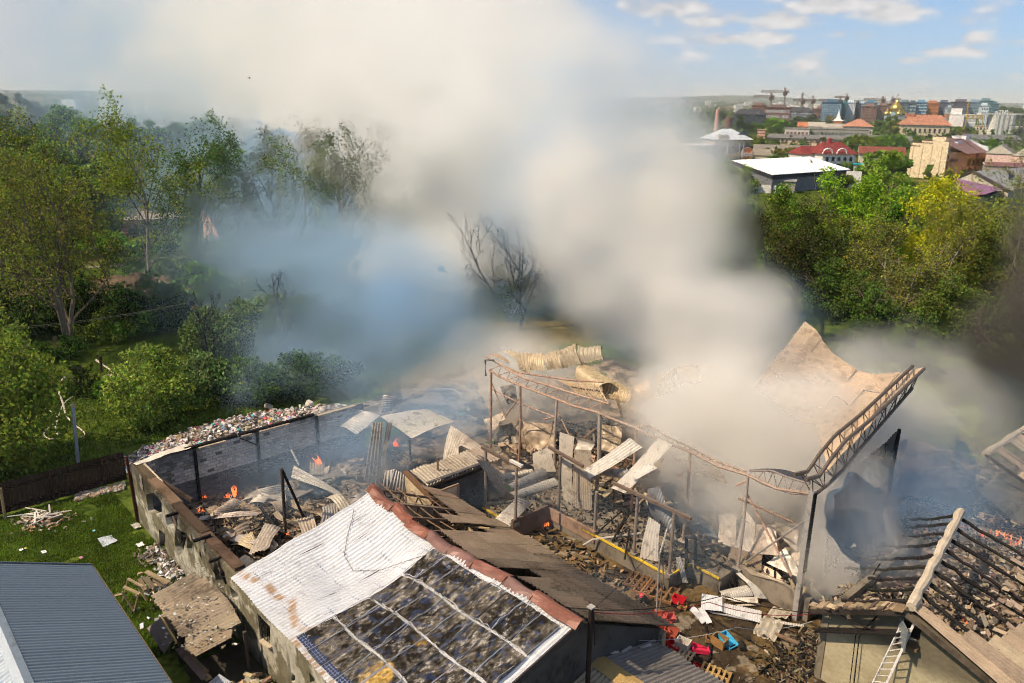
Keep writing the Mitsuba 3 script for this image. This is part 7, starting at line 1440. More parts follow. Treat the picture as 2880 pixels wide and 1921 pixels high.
# tower cranes
CR = [((610, 735, 637), (487, 632, 667), 'tower crane with low jib pointing left, leftmost of the pair'), ((705, 735, 603), (540, 735, 634), 'tallest tower crane, jib crossing the leftmost one'), ((826, 745, 638), (760, 890, 694), 'crane with short jib left of the small white block'), ((897, 730, 658), (800, 920, 692), 'crane right of the small white block'), ((1085, 712, 664), (935, 1090, 693), 'blue crane behind the dark blue tower'), ((1130, 705, 645), (1045, 1142, 672), 'crane above the teal tower'), ((1380, 718, 662), (1247, 1400, 688), 'crane left of the golden domes'), ((1445, 722, 664), (1436, 1502, 687), 'crane right above the golden domes')]
for i, ((xm, yb, yt), (xa, xb, yj), lb) in enumerate(CR):
    dd = 1050. + 20 * i; k = thing('tower_crane', lb, 'crane'); col = [(.26, .22, .20), (.36, .31, .27)][i % 2]
    p, q_ = at(xm - (yb - yt) * .06, yb + 60, dd), at(xm, yt, dd); g_ = float(p[2]); p[2] = 0
    m = MB(); wd = 1.0
    for sx, sy in ((-1, -1), (1, -1), (1, 1), (-1, 1)): m.beam(p + [sx * wd, sy * wd, 0], q_ + [sx * wd * .4, sy * wd * .4, 0], .9, .9, col)
    nlev = 14
    for j in range(nlev):
        f0, f1 = j / nlev, (j + 1) / nlev; s_ = 1 if j % 2 else -1; m.beam(p + (q_ - p) * f0 + [s_ * wd, -wd, 0], p + (q_ - p) * f1 + [-s_ * wd, -wd, 0], .7, .7, col)
    part(k, 'mast', m, 'matte')
    a_, b_ = at(xa, yj, dd), at(xb, yj + 3, dd); m = MB().beam(a_, b_, 1.1, 1.1, col).beam(a_ + ZZ * 2, b_ + ZZ * 2, .8, .8, col)
    for j in range(16): m.beam(a_ + (b_ - a_) * j / 16 + ZZ * (2 * (j % 2)), a_ + (b_ - a_) * (j + 1) / 16 + ZZ * (2 * ((j + 1) % 2)), .6, .6, col)
    part(k, 'jib', m, 'matte'); part(k, 'cab', MB().box(at(xm + 2, yj + 8, dd), [2.2, 2, 2.4], (.11, .07, .06), [[1, 0, 0], [0, 1, 0], [0, 0, 1]]), 'matte')
    part(k, 'tie', MB().beam(q_, a_ + (b_ - a_) * .35 + ZZ * 2, .22, .22, col).beam(q_, b_ + ZZ * 2, .22, .22, col), 'matte')
cm = thing('factory_chimney', 'slender pink brick chimney at the rim of the plume', 'chimney'); c = at(232, 890, 520.); c[2] = 0; zt = float(at(238, 752, 520.)[2]); part(cm, 'shaft', MB().tube([c, c + ZZ * zt], [2.0, 1.2], (.50, .30, .25), 12), 'matte')
cm = thing('water_tower', 'rusty brown water tower right of the pink chimney', 'tower'); c = at(312, 890, 500.); c[2] = 0; zt = float(at(320, 808, 500.)[2]); part(cm, 'shaft', MB().tube([c, c + ZZ * zt], 1.3, (.17, .10, .08), 10), 'matte'); part(cm, 'tank', MB().tube([c + ZZ * (zt - 6), c + ZZ * zt], 2.3, (.19, .11, .09), 12), 'matte')
# right edge: pink house, plum roofs, grey hall, wine red roof
pk = Bld('pink_house', 'pink house with grey gable roof and skylights at the right edge', 'house', 2080, 2265, 1125, 1060, 16, (.72, .50, .44), -2, 262).gable(2.7, (.21, .205, .20), False, .3); pk.win(2, 1, .1, .7, .05, .4, .5, .8, (.05, .05, .07), stuff_=False, frame=(.8, .78, .76))
Bld('pink_house', 'second pink gable cut by the right edge', 'house', 2265, 2420, 1130, 1075, 16, (.72, .48, .42), -2, 258).gable(2.6, (.20, .195, .19), False, .3).win(2, 1, .1, .6, .3, .9, .4, .5, (.3, .12, .1), stuff_=False)
Bld('plum_roof', 'long flat plum coloured roof below the pink house', 'building', 2085, 2480, 1185, 1150, 12, (.3, .26, .24), -3, 232).gable(.8, (.185, .10, .105), True, .3)
gh = thing('grey_roof_hall', 'hall with broad grey roof and pale gable at the right edge', 'hall')
ga_, gb_, gc_ = at(1888, 1226, 176), at(2000, 1180, 168), at(2246, 1314, 150); gd_, ge_ = at(2420, 1146, 190), at(2560, 1240, 172)
part(gh, 'roof', MB().poly([gb_, gd_, ge_, gc_], (.225, .235, .245)).poly([ga_ + (gb_ - ga_) * 0, gb_, gd_, ga_ + (gd_ - gb_)], (.2, .2, .2)), 'plainroof')
part(gh, 'gable', MB().poly([ga_ * [1, 1, 0], gc_ * [1, 1, 0], gc_ - ZZ * .1, gb_ - ZZ * .1, ga_ - ZZ * .1], (.54, .50, .42)), 'plainwall')
part(gh, 'side_wall', MB().poly([gc_ * [1, 1, 0], ge_ * [1, 1, 0], ge_ - ZZ * .1, gc_ - ZZ * .1], (.30, .29, .27)), 'plainwall')
part(gh, 'verge', MB().beam(gb_, gc_, .5, .35, (.07, .06, .06)).beam(ga_, gb_, .5, .35, (.07, .06, .06)), 'matte')
part(gh, 'roof_vent', MB().beam(at(2250, 1275, 160), at(2265, 1190, 172), .8, .5, (.02, .025, .05)), 'matte'); part(gh, 'gable_pipe', MB().tube([at(1992, 1195, 167.5), at(1990, 1245, 167)], .1, (.45, .25, .2), 5), 'matte')
wr = thing('wine_roof_shed', 'shed with wine red lean-to roof below the grey roofed hall', 'shed')
q = [W(*zC3(*p), z) for p, z in (((1865, 1235), 5.6), ((2200, 1302), 5.6), ((2080, 1338), 3.9), ((1960, 1355), 3.9), ((1930, 1310), 4.2))]
q = [at(1868, 1224, 160), at(2205, 1300, 152), at(2085, 1338, 140), at(1962, 1356, 140)]
part(wr, 'roof', MB().poly(q, (.19, .030, .055)), 'shiny'); part(wr, 'wall', prism([x * [1, 1, 0] + ZZ * min(y[2] for y in q) * .98 for x in (q[0], q[3], q[2], q[1])], 0, (.09, .11, .12)), 'matte')
for (x, yt, yb, dd, lb) in ((2340, 790, 960, 420., 'lattice pylon at the right edge of the town'),):
    k = thing('pylon', lb, 'pylon'); p, q_ = at(x - 20, yb, dd), at(x + 8, yt, dd); p[2] = 0; m = MB()
    for sx in (-1, 1): m.beam(p + [sx * 2.2, 0, 0], q_ + [sx * .5, 0, 0], .35, .35, (.10, .11, .13))
    for j in range(10): s_ = 1 if j % 2 else -1; m.beam(p + (q_ - p) * j / 10 + [s_ * 2.2 * (1 - j * .08), 0, 0], p + (q_ - p) * (j + 1) / 10 - [s_ * 2.2 * (1 - j * .08), 0, 0], .25, .25, (.12, .13, .15))
    part(k, 'frame', m, 'matte')
    for z in (.72, .86): part(k, 'arm', MB().beam(p + (q_ - p) * z - [6, 0, 0], p + (q_ - p) * z + [6, 0, 0], .3, .3, (.12, .13, .15)), 'matte')
# rusty frame, turquoise kiosk
one('rusty_frame', MB().beam(at(925, 1002, 455.), at(960, 950, 455.), .8, .8, (.10, .055, .045)).beam(at(975, 1002, 455.), at(975, 945, 455.), 1.2, 1., (.10, .055, .045)).beam(at(945, 958, 455.), at(982, 950, 455.), 1., 1., (.10, .055, .045)), 'matte', 'rusty dark steel frame standing before the workshop', 'frame')
Bld('turquoise_kiosk', 'small turquoise roofed kiosk right of the white villa', 'kiosk', 1178, 1232, 1165, 1135, 3, (.4, .42, .42), 0, 285).flat((.03, .33, .45))
Bld('white_wall', 'white garden wall right of the white roofed hall', 'wall', 1125, 1232, 1215, 1180, .5, (.72, .70, .68), 0, 240)
# brick barn and ruin in the left wood
bn = Bld('brick_barn', 'long brick barn with grey roof glimpsed between the left trees', 'barn', 850, 1720, 1640, 1500, 14, (.30, .15, .09), 4, 147, s=zoomer(0, 0, 2.449)).gable(2.6, (.34, .29, .28), True, .4)
bn.win(8, 1, .2, .8, .05, .95, .3, .6, (.03, .03, .04))
part(bn.k, 'timber_gable', MB().box(bn.P(-.15, 5, bn.h * .5), [.1, 4.5, bn.h * .48], (.52, .30, .13), bn.ax), 'matte')
ru = Bld('orange_ruin', 'roofless building with sunlit orange end wall in the blue smoke', 'ruin', 1515, 2200, 195, 60, 8, (.10, .09, .09), 4, 126, s=zA1)
e0, e1 = at(1415, 170, 133, zA1) * [1, 1, 0], at(1518, 215, 124.5, zA1) * [1, 1, 0]
ga = vnorm(e1 - e0); gl = float(np.linalg.norm(e1 - e0)); gn = np.array([ga[1], -ga[0], 0])
part(ru.k, 'end_wall', MB().add(np.vstack([e0 + ga * gl * np.array([[0], [1], [1], [.85], [.35], [0]]) + ZZ * np.array([[0], [0], [3.2], [4.4], [5.7], [5.9]])]), [[0, 1, 2], [0, 2, 3], [0, 3, 4], [0, 4, 5]], (.70, .37, .22)), 'matte', 'sunlit orange brick end wall')
for (x, z) in ((.35, 3.6), (.62, 3.0), (.62, 1.6)): part(ru.k, 'opening', MB().box(e0 + ga * gl * x + gn * .02 + ZZ * z, [.45, .05, .6], (.04, .05, .07), [ga, gn, ZZ]), 'matte')
fe = thing('fire_engine', 'red fire engine with white stripe half hidden by the left trees', 'fire engine'); c = W(322, 690, 0)
part(fe, 'body', MB().box(c + [-1.2, 0, 1.45], [2.6, 1.1, .95], (.42, .02, .04), [[1, 0, 0], [0, 1, 0], [0, 0, 1]]), 'shiny'); part(fe, 'cab', MB().box(c + [2.3, 0, 1.25], [.9, 1.05, .8], (.42, .02, .04), [[1, 0, 0], [0, 1, 0], [0, 0, 1]]), 'shiny')
part(fe, 'stripe', MB().box(c + [-1.2, -1.12, 1.5], [2.5, .02, .16], (.8, .8, .8), [[1, 0, 0], [0, 1, 0], [0, 0, 1]]), 'matte')
part(fe, 'windscreen', MB().box(c + [2.6, -1.07, 1.65], [.5, .02, .28], (.03, .04, .05), [[1, 0, 0], [0, 1, 0], [0, 0, 1]]), 'shiny')
for dx in (-2.6, .2, 2.3): part(fe, 'wheel', MB().tube([c + [dx, -1.15, .5], c + [dx, 1.15, .5]], .5, (.02, .02, .02), 14), 'matte')
Bld('brick_house', 'orange brick house corner at the far left edge', 'house', -60, 150, 1640, 1545, 8, (.42, .18, .10), 0, 140, s=zoomer(0, 0, 2.449)).gable(2.5, (.36, .15, .10), True, .4)
def strip(name, pts, wd, mat, z=.03):
    p = np.array([W(*q, 0) for q in pts]); t = vnorm(np.gradient(p, axis=0)); s_ = np.cross(t, ZZ); f = np.linspace(0, len(p) - 1, 30)
    pi = np.stack([np.interp(f, np.arange(len(p)), p[:, i]) for i in range(3)], 1); si_ = np.stack([np.interp(f, np.arange(len(p)), s_[:, i]) for i in range(3)], 1)
    return struct(name, (gridmesh(np.stack([pi - si_ * wd / 2 + ZZ * z, pi + si_ * wd / 2 + ZZ * z], 1)), (.25, .225, .185)), mat)
strip('gravel_path', [(-100, 785), (60, 770), (180, 755), (330, 748), (470, 728), (620, 706)], 1.7, 'matte')
def bank(name, c, sx, sy, h, seed):
    P = patch(c + [-sx, -sy, 0], c + [sx, -sy, 0], c + [sx, sy, 0], c + [-sx, sy, 0], 70, 36); s_, t_ = np.linspace(-1, 1, 71)[:, None], np.linspace(-1, 1, 37)[None]
    P[..., 2] = .04 + h * np.clip(1 - s_ ** 2, 0, 1) * np.clip(1 - t_ ** 2, 0, 1) * (.2 + 1.3 * meshkit.fbm(P * .5, 4, seed)); return struct(name, MB().grid(P, (.13, .09, .055)), 'sooty')
bank('earth_bank', W(170, 835), 14, 3.5, 1.7, 3); bank('earth_bank', W(400, 800), 9, 3, 1.5, 5)
# far pale flats on the left horizon
zA0 = zoomer(0, 0, 2.449)
for i, (xl, xr, yb, yt, lb) in enumerate([(690, 740, 742, 684, 'pale far block of flats, leftmost on the hazy left horizon'), (745, 820, 730, 690, 'low pale far flats right of the leftmost block'), (905, 935, 722, 686, 'small pale far block in the middle of the hazy horizon'), (955, 1025, 735, 692, 'pale far block with balconies on the hazy horizon'), (1245, 1280, 725, 682, 'single pale far tower at the edge of the plume'), (430, 520, 735, 685, 'faint far flats at the left of the hazy horizon')]):
    bb = Bld('far_flats', lb, 'flats', xl, xr, yb, yt, 14, (.80, .77, .73), 0, 900 + 30 * i, s=zA0); bb.win(6, 5, .1, .95, .05, .95, .45, .5, (.28, .28, .3)).flat((.6, .6, .6))
for i, (xl, xr, yb, yt, lb) in enumerate([(735, 765, 770, 722, 'small white far block behind the cranes'), (770, 800, 770, 728, 'second small white far block behind the cranes'), (835, 860, 765, 716, 'narrow cream far tower between two cranes'), (885, 940, 765, 714, 'cream far flats left of the dark blue tower'), (700, 730, 765, 732, 'low white far block right of the tallest crane')]):
    Bld('far_flats', lb, 'flats', xl, xr, yb, yt, 14, (.78, .74, .68), 0, 1150 + 20 * i).win(3, 6, .1, .95, .05, .95, .45, .5, (.3, .3, .3)).flat((.6, .6, .6))
# distant small roofs scattered below the right hills
r = np.random.default_rng(91); mb = MB()
for k in range(420):
    d = r.uniform(1500, 4200); x = r.uniform(.10, .75) * d if k % 3 else -r.uniform(.05, .6) * d
    c = np.array([x, d, 0.]); w = r.uniform(4, 14); hgt = r.uniform(4, 12) * (2 if r.random() < .12 else 1)
    mb.box(c + ZZ * hgt / 2, [w, r.uniform(4, 9), hgt / 2], jit([(.6, .57, .53), (.5, .35, .28), (.62, .60, .58), (.35, .3, .27)][r.integers(4)], .1, r), [[1, 0, 0], [0, 1, 0], [0, 0, 1]])
stuff('far_town', mb, 'matte', 'far suburb houses scattered below the hills')
# hills on the horizon
def hills(name, d, zfun, col):
    az = np.radians(np.linspace(-48, 48, 160)); f = np.linspace(0, 1, 6)[None, :, None]
    p = np.stack([np.sin(az), np.cos(az), 0 * az], 1)[:, None] * (d * (1 + .35 * f)); z = np.array([zfun(math.degrees(a)) for a in az])
    p[..., 2] = z[:, None] * np.sin(np.pi / 2 * np.linspace(0, 1, 6))[None] - 2; return struct(name, (gridmesh(p), col), 'matte')
nz = lambda a, s, sd: meshkit.fbm(np.array([a * s, sd, 0.0]), 4, sd)
hills('hills', 5200, lambda a: 18 + 30 * nz(a, .09, 3) + (26 * math.exp(-((a - 15) / 4) ** 2)), (.035, .055, .035))
hills('hills', 3000, lambda a: 4 + 20 * nz(a, .2, 7), (.035, .055, .028))
# trees between the town's buildings
TT = [(390, 925, 785, 66, DGR), (445, 925, 838, 52, DGR), (485, 925, 835, 40, GRN), (560, 925, 850, 90, GRN), (640, 925, 810, 120, (.085, .15, .025)), (700, 925, 830, 80, GRN), (610, 860, 740, 80, OLV), (690, 840, 785, 50, OLV), (775, 880, 805, 60, DGR), (860, 860, 800, 120, DGR), (930, 845, 790, 110, DGR), (1010, 870, 800, 70, BRO), (1065, 850, 795, 50, DGR), (1365, 918, 830, 110, GRN), (1440, 918, 800, 100, OLV), (1460, 920, 855, 80, (.14, .14, .03)), (1550, 920, 860, 90, BRO), (1660, 920, 850, 60, GRN), (1690, 920, 860, 50, DGR), (1780, 930, 865, 100, BRO), (1880, 935, 880, 110, OLV), (1980, 930, 885, 90, GRN), (2090, 930, 878, 80, GRN), (2150, 930, 880, 60, BRO), (2215, 930, 875, 60, OLV), (2265, 930, 872, 60, GRN), (2310, 940, 878, 60, OLV),
      (1440, 1020, 950, 190, GRN), (1560, 1000, 935, 90, GRN), (1230, 1025, 955, 180, OLV), (2130, 1015, 958, 90, GRN), (2250, 1010, 950, 90, OLV), (2330, 1030, 960, 80, OLV), (505, 1040, 940, 90, OLV), (720, 1090, 1035, 170, BRO), (640, 1092, 1040, 80, BRO), (1050, 1150, 1060, 120, OLV), (1110, 1150, 1085, 60, BRO), (1310, 1270, 1030, 170, (.10, .15, .03)), (1440, 1270, 1060, 170, GRN), (300, 1300, 1120, 130, GRN), (230, 1330, 1090, 110, GRN), (860, 1270, 1160, 130, (.11, .175, .03)), (930, 1290, 1150, 110, (.10, .16, .03)), (1090, 1290, 1195, 120, OLV), (1835, 1260, 1175, 44, DGR), (420, 1330, 1180, 120, OLV), (2330, 1320, 1180, 70, OLV), (2200, 835, 740, 90, DGR), (2280, 840, 735, 110, DGR), (1600, 840, 790, 110, DGR), (250, 830, 770, 90, DGR), (170, 840, 775, 90, DGR)]
NAMES = ['dark round', 'bushy', 'spreading', 'low', 'bright', 'small', 'rough', 'slender', 'broad', 'leafy']
WHERE = lambda x, y: ('below the apartment towers' if y < 870 else 'behind the grey workshop roofs' if y < 945 else 'between the villas and workshops' if y < 1180 else 'at the near edge of the town')
TT.sort()
for i, (x, yb, yt, w, c) in enumerate(TT):
    b = W(*zC3(x, yb), 0); hh = float(at(x, yt, b[1])[2]); cw = w / 2.449 / 2240 * b[1] * .62
    cn = {DGR: 'dark green', GRN: 'green', OLV: 'olive', BRO: 'brownish'}.get(c, 'light green')
    side = 'by plume' if x < 600 else 'left of the spire' if x < 1000 else 'near orange hipped roof' if x < 1340 else 'near golden domes' if x < 1560 else 'by terracotta hall' if x < 1850 else 'by white factory' if x < 2110 else 'near right edge'
    tree('town_tree', f'{NAMES[i % 10]} {cn} tree {side}, {WHERE(x, yb)}', b, hh, (cw, cw), int(np.clip(900 + w * 12, 900, 2800)), np.clip(cw * .16, .35, 1.6), c, 700 + i, low=.05, tr=.2, limbs=yb > 1000, gap=.34)
r = np.random.default_rng(93); C = []
for k in range(2600):
    d = r.uniform(250, 2600); x = r.uniform(.15, .72) * d; 
    if r.random() < .35: x = -r.uniform(.0, .75) * d; d = max(d, 420)
    s_ = d / 400; C.append(np.array([x, d, 0]) + np.abs(r.normal(size=(14, 3))) * [2.2 + s_, 2, 1.2 + .9 * s_])
put_leaves('far_scrub', np.vstack(C), 2.2, (.045, .068, .022), r); labels['far_scrub'] = {'kind': 'stuff', 'label': 'far scrub and small trees between houses', 'category': 'scrub'}
# flying bird
bd = thing('bird', 'small dark bird flying in the hazy sky left of the plume', 'bird'); c = AY(*zA0(1715, 538), 90.)
part(bd, 'body', MB().tube([c + [-.17, 0, .01], c + [0, 0, 0], c + [.15, .05, -.02]], [.015, .05, .02], (.08, .09, .11), 7), 'matte')
for s_ in (-1, 1): part(bd, 'wing', MB().poly([c, c + [-.07, s_ * .2, .12], c + [.05, s_ * .4, .03], c + [.1, s_ * .14, -.01]], (.08, .09, .11)), 'matte')

# ================================================================ flames
def flame(p, w, h, seed, label):
    r = np.random.default_rng(seed); V, F, n = [], [], 0
    k = thing('flame', label, 'flame')
    for i in range(int(8 + 8 * w)):
        c = p + np.array([r.normal(0, w * .55), r.normal(0, w * .4), 0]); hh = h * r.uniform(.15, 1.0) ** 1.2; s = np.linspace(0, 1, 8)
        q = c + np.stack([.22 * hh * np.sin(s * 6 + r.uniform(0, 6)) * s, .10 * hh * np.cos(s * 5 + r.uniform(0, 6)) * s, s * hh], 1)
        rr = hh * .12 * np.array([.55, .95, 1, .8, .62, .4, .2, .03]) * r.uniform(.5, 1.3); th = np.arange(6) * np.pi / 3
        v = q[:, None] + rr[:, None, None] * np.stack([np.cos(th), np.sin(th) * .7, 0 * th], 1)[None]
        a, b = np.meshgrid(np.arange(7), np.arange(6), indexing='ij'); V.append(v.reshape(-1, 3)); F.append(np.stack([a * 6 + b, a * 6 + (b + 1) % 6, (a + 1) * 6 + (b + 1) % 6, (a + 1) * 6 + b], -1).reshape(-1, 4) + n); n += 48
    scene[k] = mikit.ply((np.vstack(V), np.vstack(F)), {'type': 'diffuse', 'reflectance': {'type': 'rgb', 'value': [.1, .03, .01]}}, emitter={'type': 'area', 'radiance': {'type': 'rgb', 'value': [[.52, .070, .015], [.68, .115, .022]][seed % 2]}})
FL = [(W(*s4(1240, 1240), .4), .55, 1.3, 'tall orange flame at the foot of the block wall'), (W(*s4(1180, 1250), .3), .4, .6, 'low flame left of the tall one by the block wall'), (W(*s4(2105, 925), .5), .4, 1.35, 'slim flame near the far end of the block wall'), (W(*s4(2200, 985), .4), .3, .4, 'tiny flame right of the slim one'), (W(*s4(910, 1390), .3), .5, .5, 'low flame in the corner pile by the side wall'), (W(*s4(940, 1260), .3), .3, .5, 'faint flame behind the corner pile'),
      (W(*bl(1560, 680), .3), .5, .5, 'flames along the inner side of the side wall near the white roof'), (W(*bl(1410, 510), .3), .4, .45, 'flame inside the side wall near the broken window'), (W(*s3(625, 750), .3), .2, .3, 'little flame at the foot of the charred posts'), (AU(*s5(415, 600), 3.0) * [1, 1, 0] + ZZ * 1.2, .35, 1.5, 'red flame glowing behind the hanging pale sheet'), (W(*s5(1985, 1535), .25), .5, .4, 'small fire in the pit corner below the dock'),
      (W(*s9(1940, 760), 2.6), .7, 1.1, 'flame between the far rafters of the burnt house'), (W(*s9(2115, 780), 2.6), .8, 1.3, 'brightest flame at the far right rafters'), (W(*s9(2310, 860), 2.6), .8, 1.2, 'flame at the right edge behind the rafters'), (W(*s9(1725, 670), 2.8), .3, .4, 'tiny flame beside the far end of the pale ridge'), (W(*br(1915, 1150), 2.9), .3, .4, 'small flame under the near rafters above the gable')]
for i, (p, w, h, lb) in enumerate(FL): flame(p, w * .45, h * (.42 if 11 <= i <= 13 else .62), 11 + i, lb)
r = np.random.default_rng(5)
em = MB()
one('ember_sheet', (gridmesh(rough_sheet(patch(W(*s2(1450, 345), .12), W(*s2(1520, 385), .12), W(*s2(1670, 440), .12), W(*s2(1640, 395), .12), 8, 8), .12, 1.5, 2)), (.50, .13, .07)), 'matte', 'torn orange red sheet lying beside the tan roof edge', 'sheet')

# ================================================================ air and smoke
scene['haze_air'] = {'type': 'homogeneous', 'albedo': {'type': 'rgb', 'value': [.93, .95, .97]}, 'sigma_t': HAZE_S}
scene['haze'] = {'type': 'cube', 'bsdf': {'type': 'null'}, 'interior': {'type': 'ref', 'id': 'haze_air'}, 'to_world': T().translate([0, 3400, 59]).scale([9500, 13000, 61])}
labels['haze'] = {'kind': 'stuff', 'label': 'thin bluish haze in the air', 'category': 'haze'}

AXIS = np.array([[14.0, 42, 7], [12.5, 48, 11], [10, 55, 14.5], [7.5, 64, 18], [4.0, 76, 21], [-1, 90, 24], [-8, 108, 25], [-18, 132, 30], [-32, 165, 36], [-50, 212, 44], [-74, 280, 53]], float)
ARAD = np.array([4.5, 6.0, 7.5, 8.5, 10.5, 13.0, 19.0, 25, 31, 40, 50])
ASTR = np.array([.18, .18, .17, .16, .14, .12, .095, .070, .042, .022, .009])
BLOBS = [  # white smoke: x, y, z, rx, ry, rz, density
    (12.0, 41.0, 7.0, 5.5, 3.0, 5.2, .85), (14.8, 39.2, 6.6, 4.2, 2.0, 4.2, .70), (11.8, 48.0, 6.0, 5.0, 3.0, 5.5, .60), (13.5, 45.0, 6.5, 5.0, 3.0, 5.0, .60), (17.5, 41.0, 8.0, 4.0, 2.4, 3.6, .50), (19.5, 44.5, 7.5, 5.0, 4.0, 4.2, .30), (4.0, 53, 5.0, 6.0, 4.0, 4.5, .22), (-1, 59, 3.5, 7, 5, 4.0, .13), (12.5, 37.4, 3.6, 3.2, 1.4, 2.2, .22),
    (22.5, 45.5, 7.4, 5.0, 4.5, 4.4, .17), (26.5, 44, 5.8, 5.0, 4.0, 3.6, .09), (29.5, 42, 4.2, 4.5, 3.5, 2.6, .05),
    (16.7, 33.8, 2.9, 2.3, 1.8, 2.4, 1.4), (16.4, 34.6, 4.6, 1.9, 1.6, 2.2, .5), (18.9, 33.2, 3.3, 2.8, 1.3, 1.0, .8), (17.2, 35.6, 6.2, 2.0, 1.5, 2.2, .16),
    (-10, 91, 4.5, 10, 7, 7.5, .24), (2, 103, 6, 15, 10, 11, .26), (6, 95, 2.5, 10, 6, 4.5, .24), (9, 87, 2.5, 7, 5, 3.5, .18), (-14, 98, 6, 9, 9, 8, .14), (-3, 122, 9, 22, 14, 14, .10), (10, 84, 8, 8, 8, 8, .15), (10, 74, 4, 5, 5, 4.5, .12), (13, 66, 8, 6, 8, 6, .16), (-5, 77, 2.4, 8, 4, 2.6, .15), (-110, 285, 40, 75, 50, 50, .0105), (-75, 200, 30, 40, 50, 30, .011), (3, 82, 1.2, 5, 3, 1.5, .08)]
BLUE = [  # thin blue smoke
    (-16, 80, 5, 12, 11, 8, .070), (-27, 86, 6, 14, 15, 9.5, .046), (-34, 112, 9, 20, 20, 13, .026), (-22, 128, 12, 22, 26, 18, .032), (-48, 150, 15, 30, 34, 20, .012), (-75, 230, 24, 70, 80, 34, .0050), (-95, 300, 40, 60, 40, 45, .0045), (-18, 66, 3.6, 8, 8, 5.0, .085), (-8, 70, 4.0, 8, 7, 5.5, .085), (-14, 74, 6, 9, 8, 7, .055), (-12, 61, 2.6, 7, 5, 3.4, .075), (-22, 62, 2.5, 6, 6, 3.4, .05),
    (-11.5, 45, 2.4, 6, 4, 2.4, .085), (-8.5, 49.5, 2.8, 5, 4, 2.6, .11), (-14.0, 43.0, 1.6, 4, 4, 1.8, .075), (-4, 52, 2.8, 5, 4.5, 3.0, .10), (-0.5, 43, 2.0, 4.5, 3.5, 1.8, .060), (4, 40.5, 1.9, 3.5, 3, 1.5, .055), (9.5, 36.5, 3.5, 4, 3, 3.2, .06), (3.5, 31.8, 2.0, 3.2, 2.2, 1.3, .06), (23.0, 39.0, 4.5, 4.0, 3.5, 3.0, .10), (21.5, 32.5, 3.5, 3.2, 2.5, 1.3, .10), (24.5, 36, 4.2, 4.5, 3.2, 2.2, .10), (26, 42, 6, 6, 4, 4, .05), (21, 37.5, 3.6, 3, 2.5, 1.5, .08), (17.5, 34, 4, 3.4, 2.6, 4.2, .10), (20, 66, 5, 8, 9, 6, .05), (14, 90, 7, 6, 9, 7, .05)]
DARK = [(34.0, 50.5, 9.0, 4.6, 3.6, 6.0, .50), (37.5, 53, 13.5, 5, 4, 6.5, .50), (31.0, 48.5, 5.0, 3.6, 2.6, 3.2, .22), (35.5, 48, 5.0, 5, 3, 4, .35), (40.5, 56, 18.5, 5, 5, 5.5, .30)]

def warped(P):
    w1 = np.stack([meshkit.fbm(P / 11.0 + 3.1 * i, 3, 20 + i) for i in range(3)], -1) - .5
    return P + w1 * 9.0

def soft(r2): return np.clip(1 - r2, 0, 1) ** 1.5

def density(P, which):
    near = np.clip((P[..., 1:2] - 30) / 60, .22, 1)
    Q = P + (warped(P) - P) * near
    k = meshkit.fbm(P / 5.5 + [9, 2, 4], 4, 31) - .5; kk = meshkit.fbm(P / 1.9, 3, 37) - .5
    t = k * 1.15 + kk * .5 * (1.3 - near[..., 0])
    bw = 1 - np.abs(2 * meshkit.fbm((P + (warped(P) - P) * .4) / 8.0 + [4, 8, 1], 4, 51) - 1) * 2.2; tb = t * .75 + (bw - .55) * .62      # billows
    res = []
    for name in which:
        out = np.zeros(P.shape[:-1])
        for (x, y, z, rx, ry, rz, s) in {'white': BLOBS, 'blue': BLUE, 'dark': DARK}[name]:
            d = (Q - [x, y, z]) / [rx, ry, rz]; out += s * soft((d ** 2).sum(-1) / 1.25 - t * .9) * np.clip(1 + 2.4 * t, .1, 2.4)
        if name == 'white':
            f = np.linspace(0, len(AXIS) - 1, 36); i = np.arange(len(AXIS)); tube = np.zeros(P.shape[:-1])
            for g in f:
                c = [np.interp(g, i, AXIS[:, m]) for m in range(3)]; rad, s = np.interp(g, i, ARAD), np.interp(g, i, ASTR)
                tube = np.maximum(tube, s * soft(((Q - c) ** 2).sum(-1) / rad ** 2 - tb * 1.0) * np.clip(1 + 2.6 * tb, .10, 2.6))
            out += tube
        res.append(out)
    return res

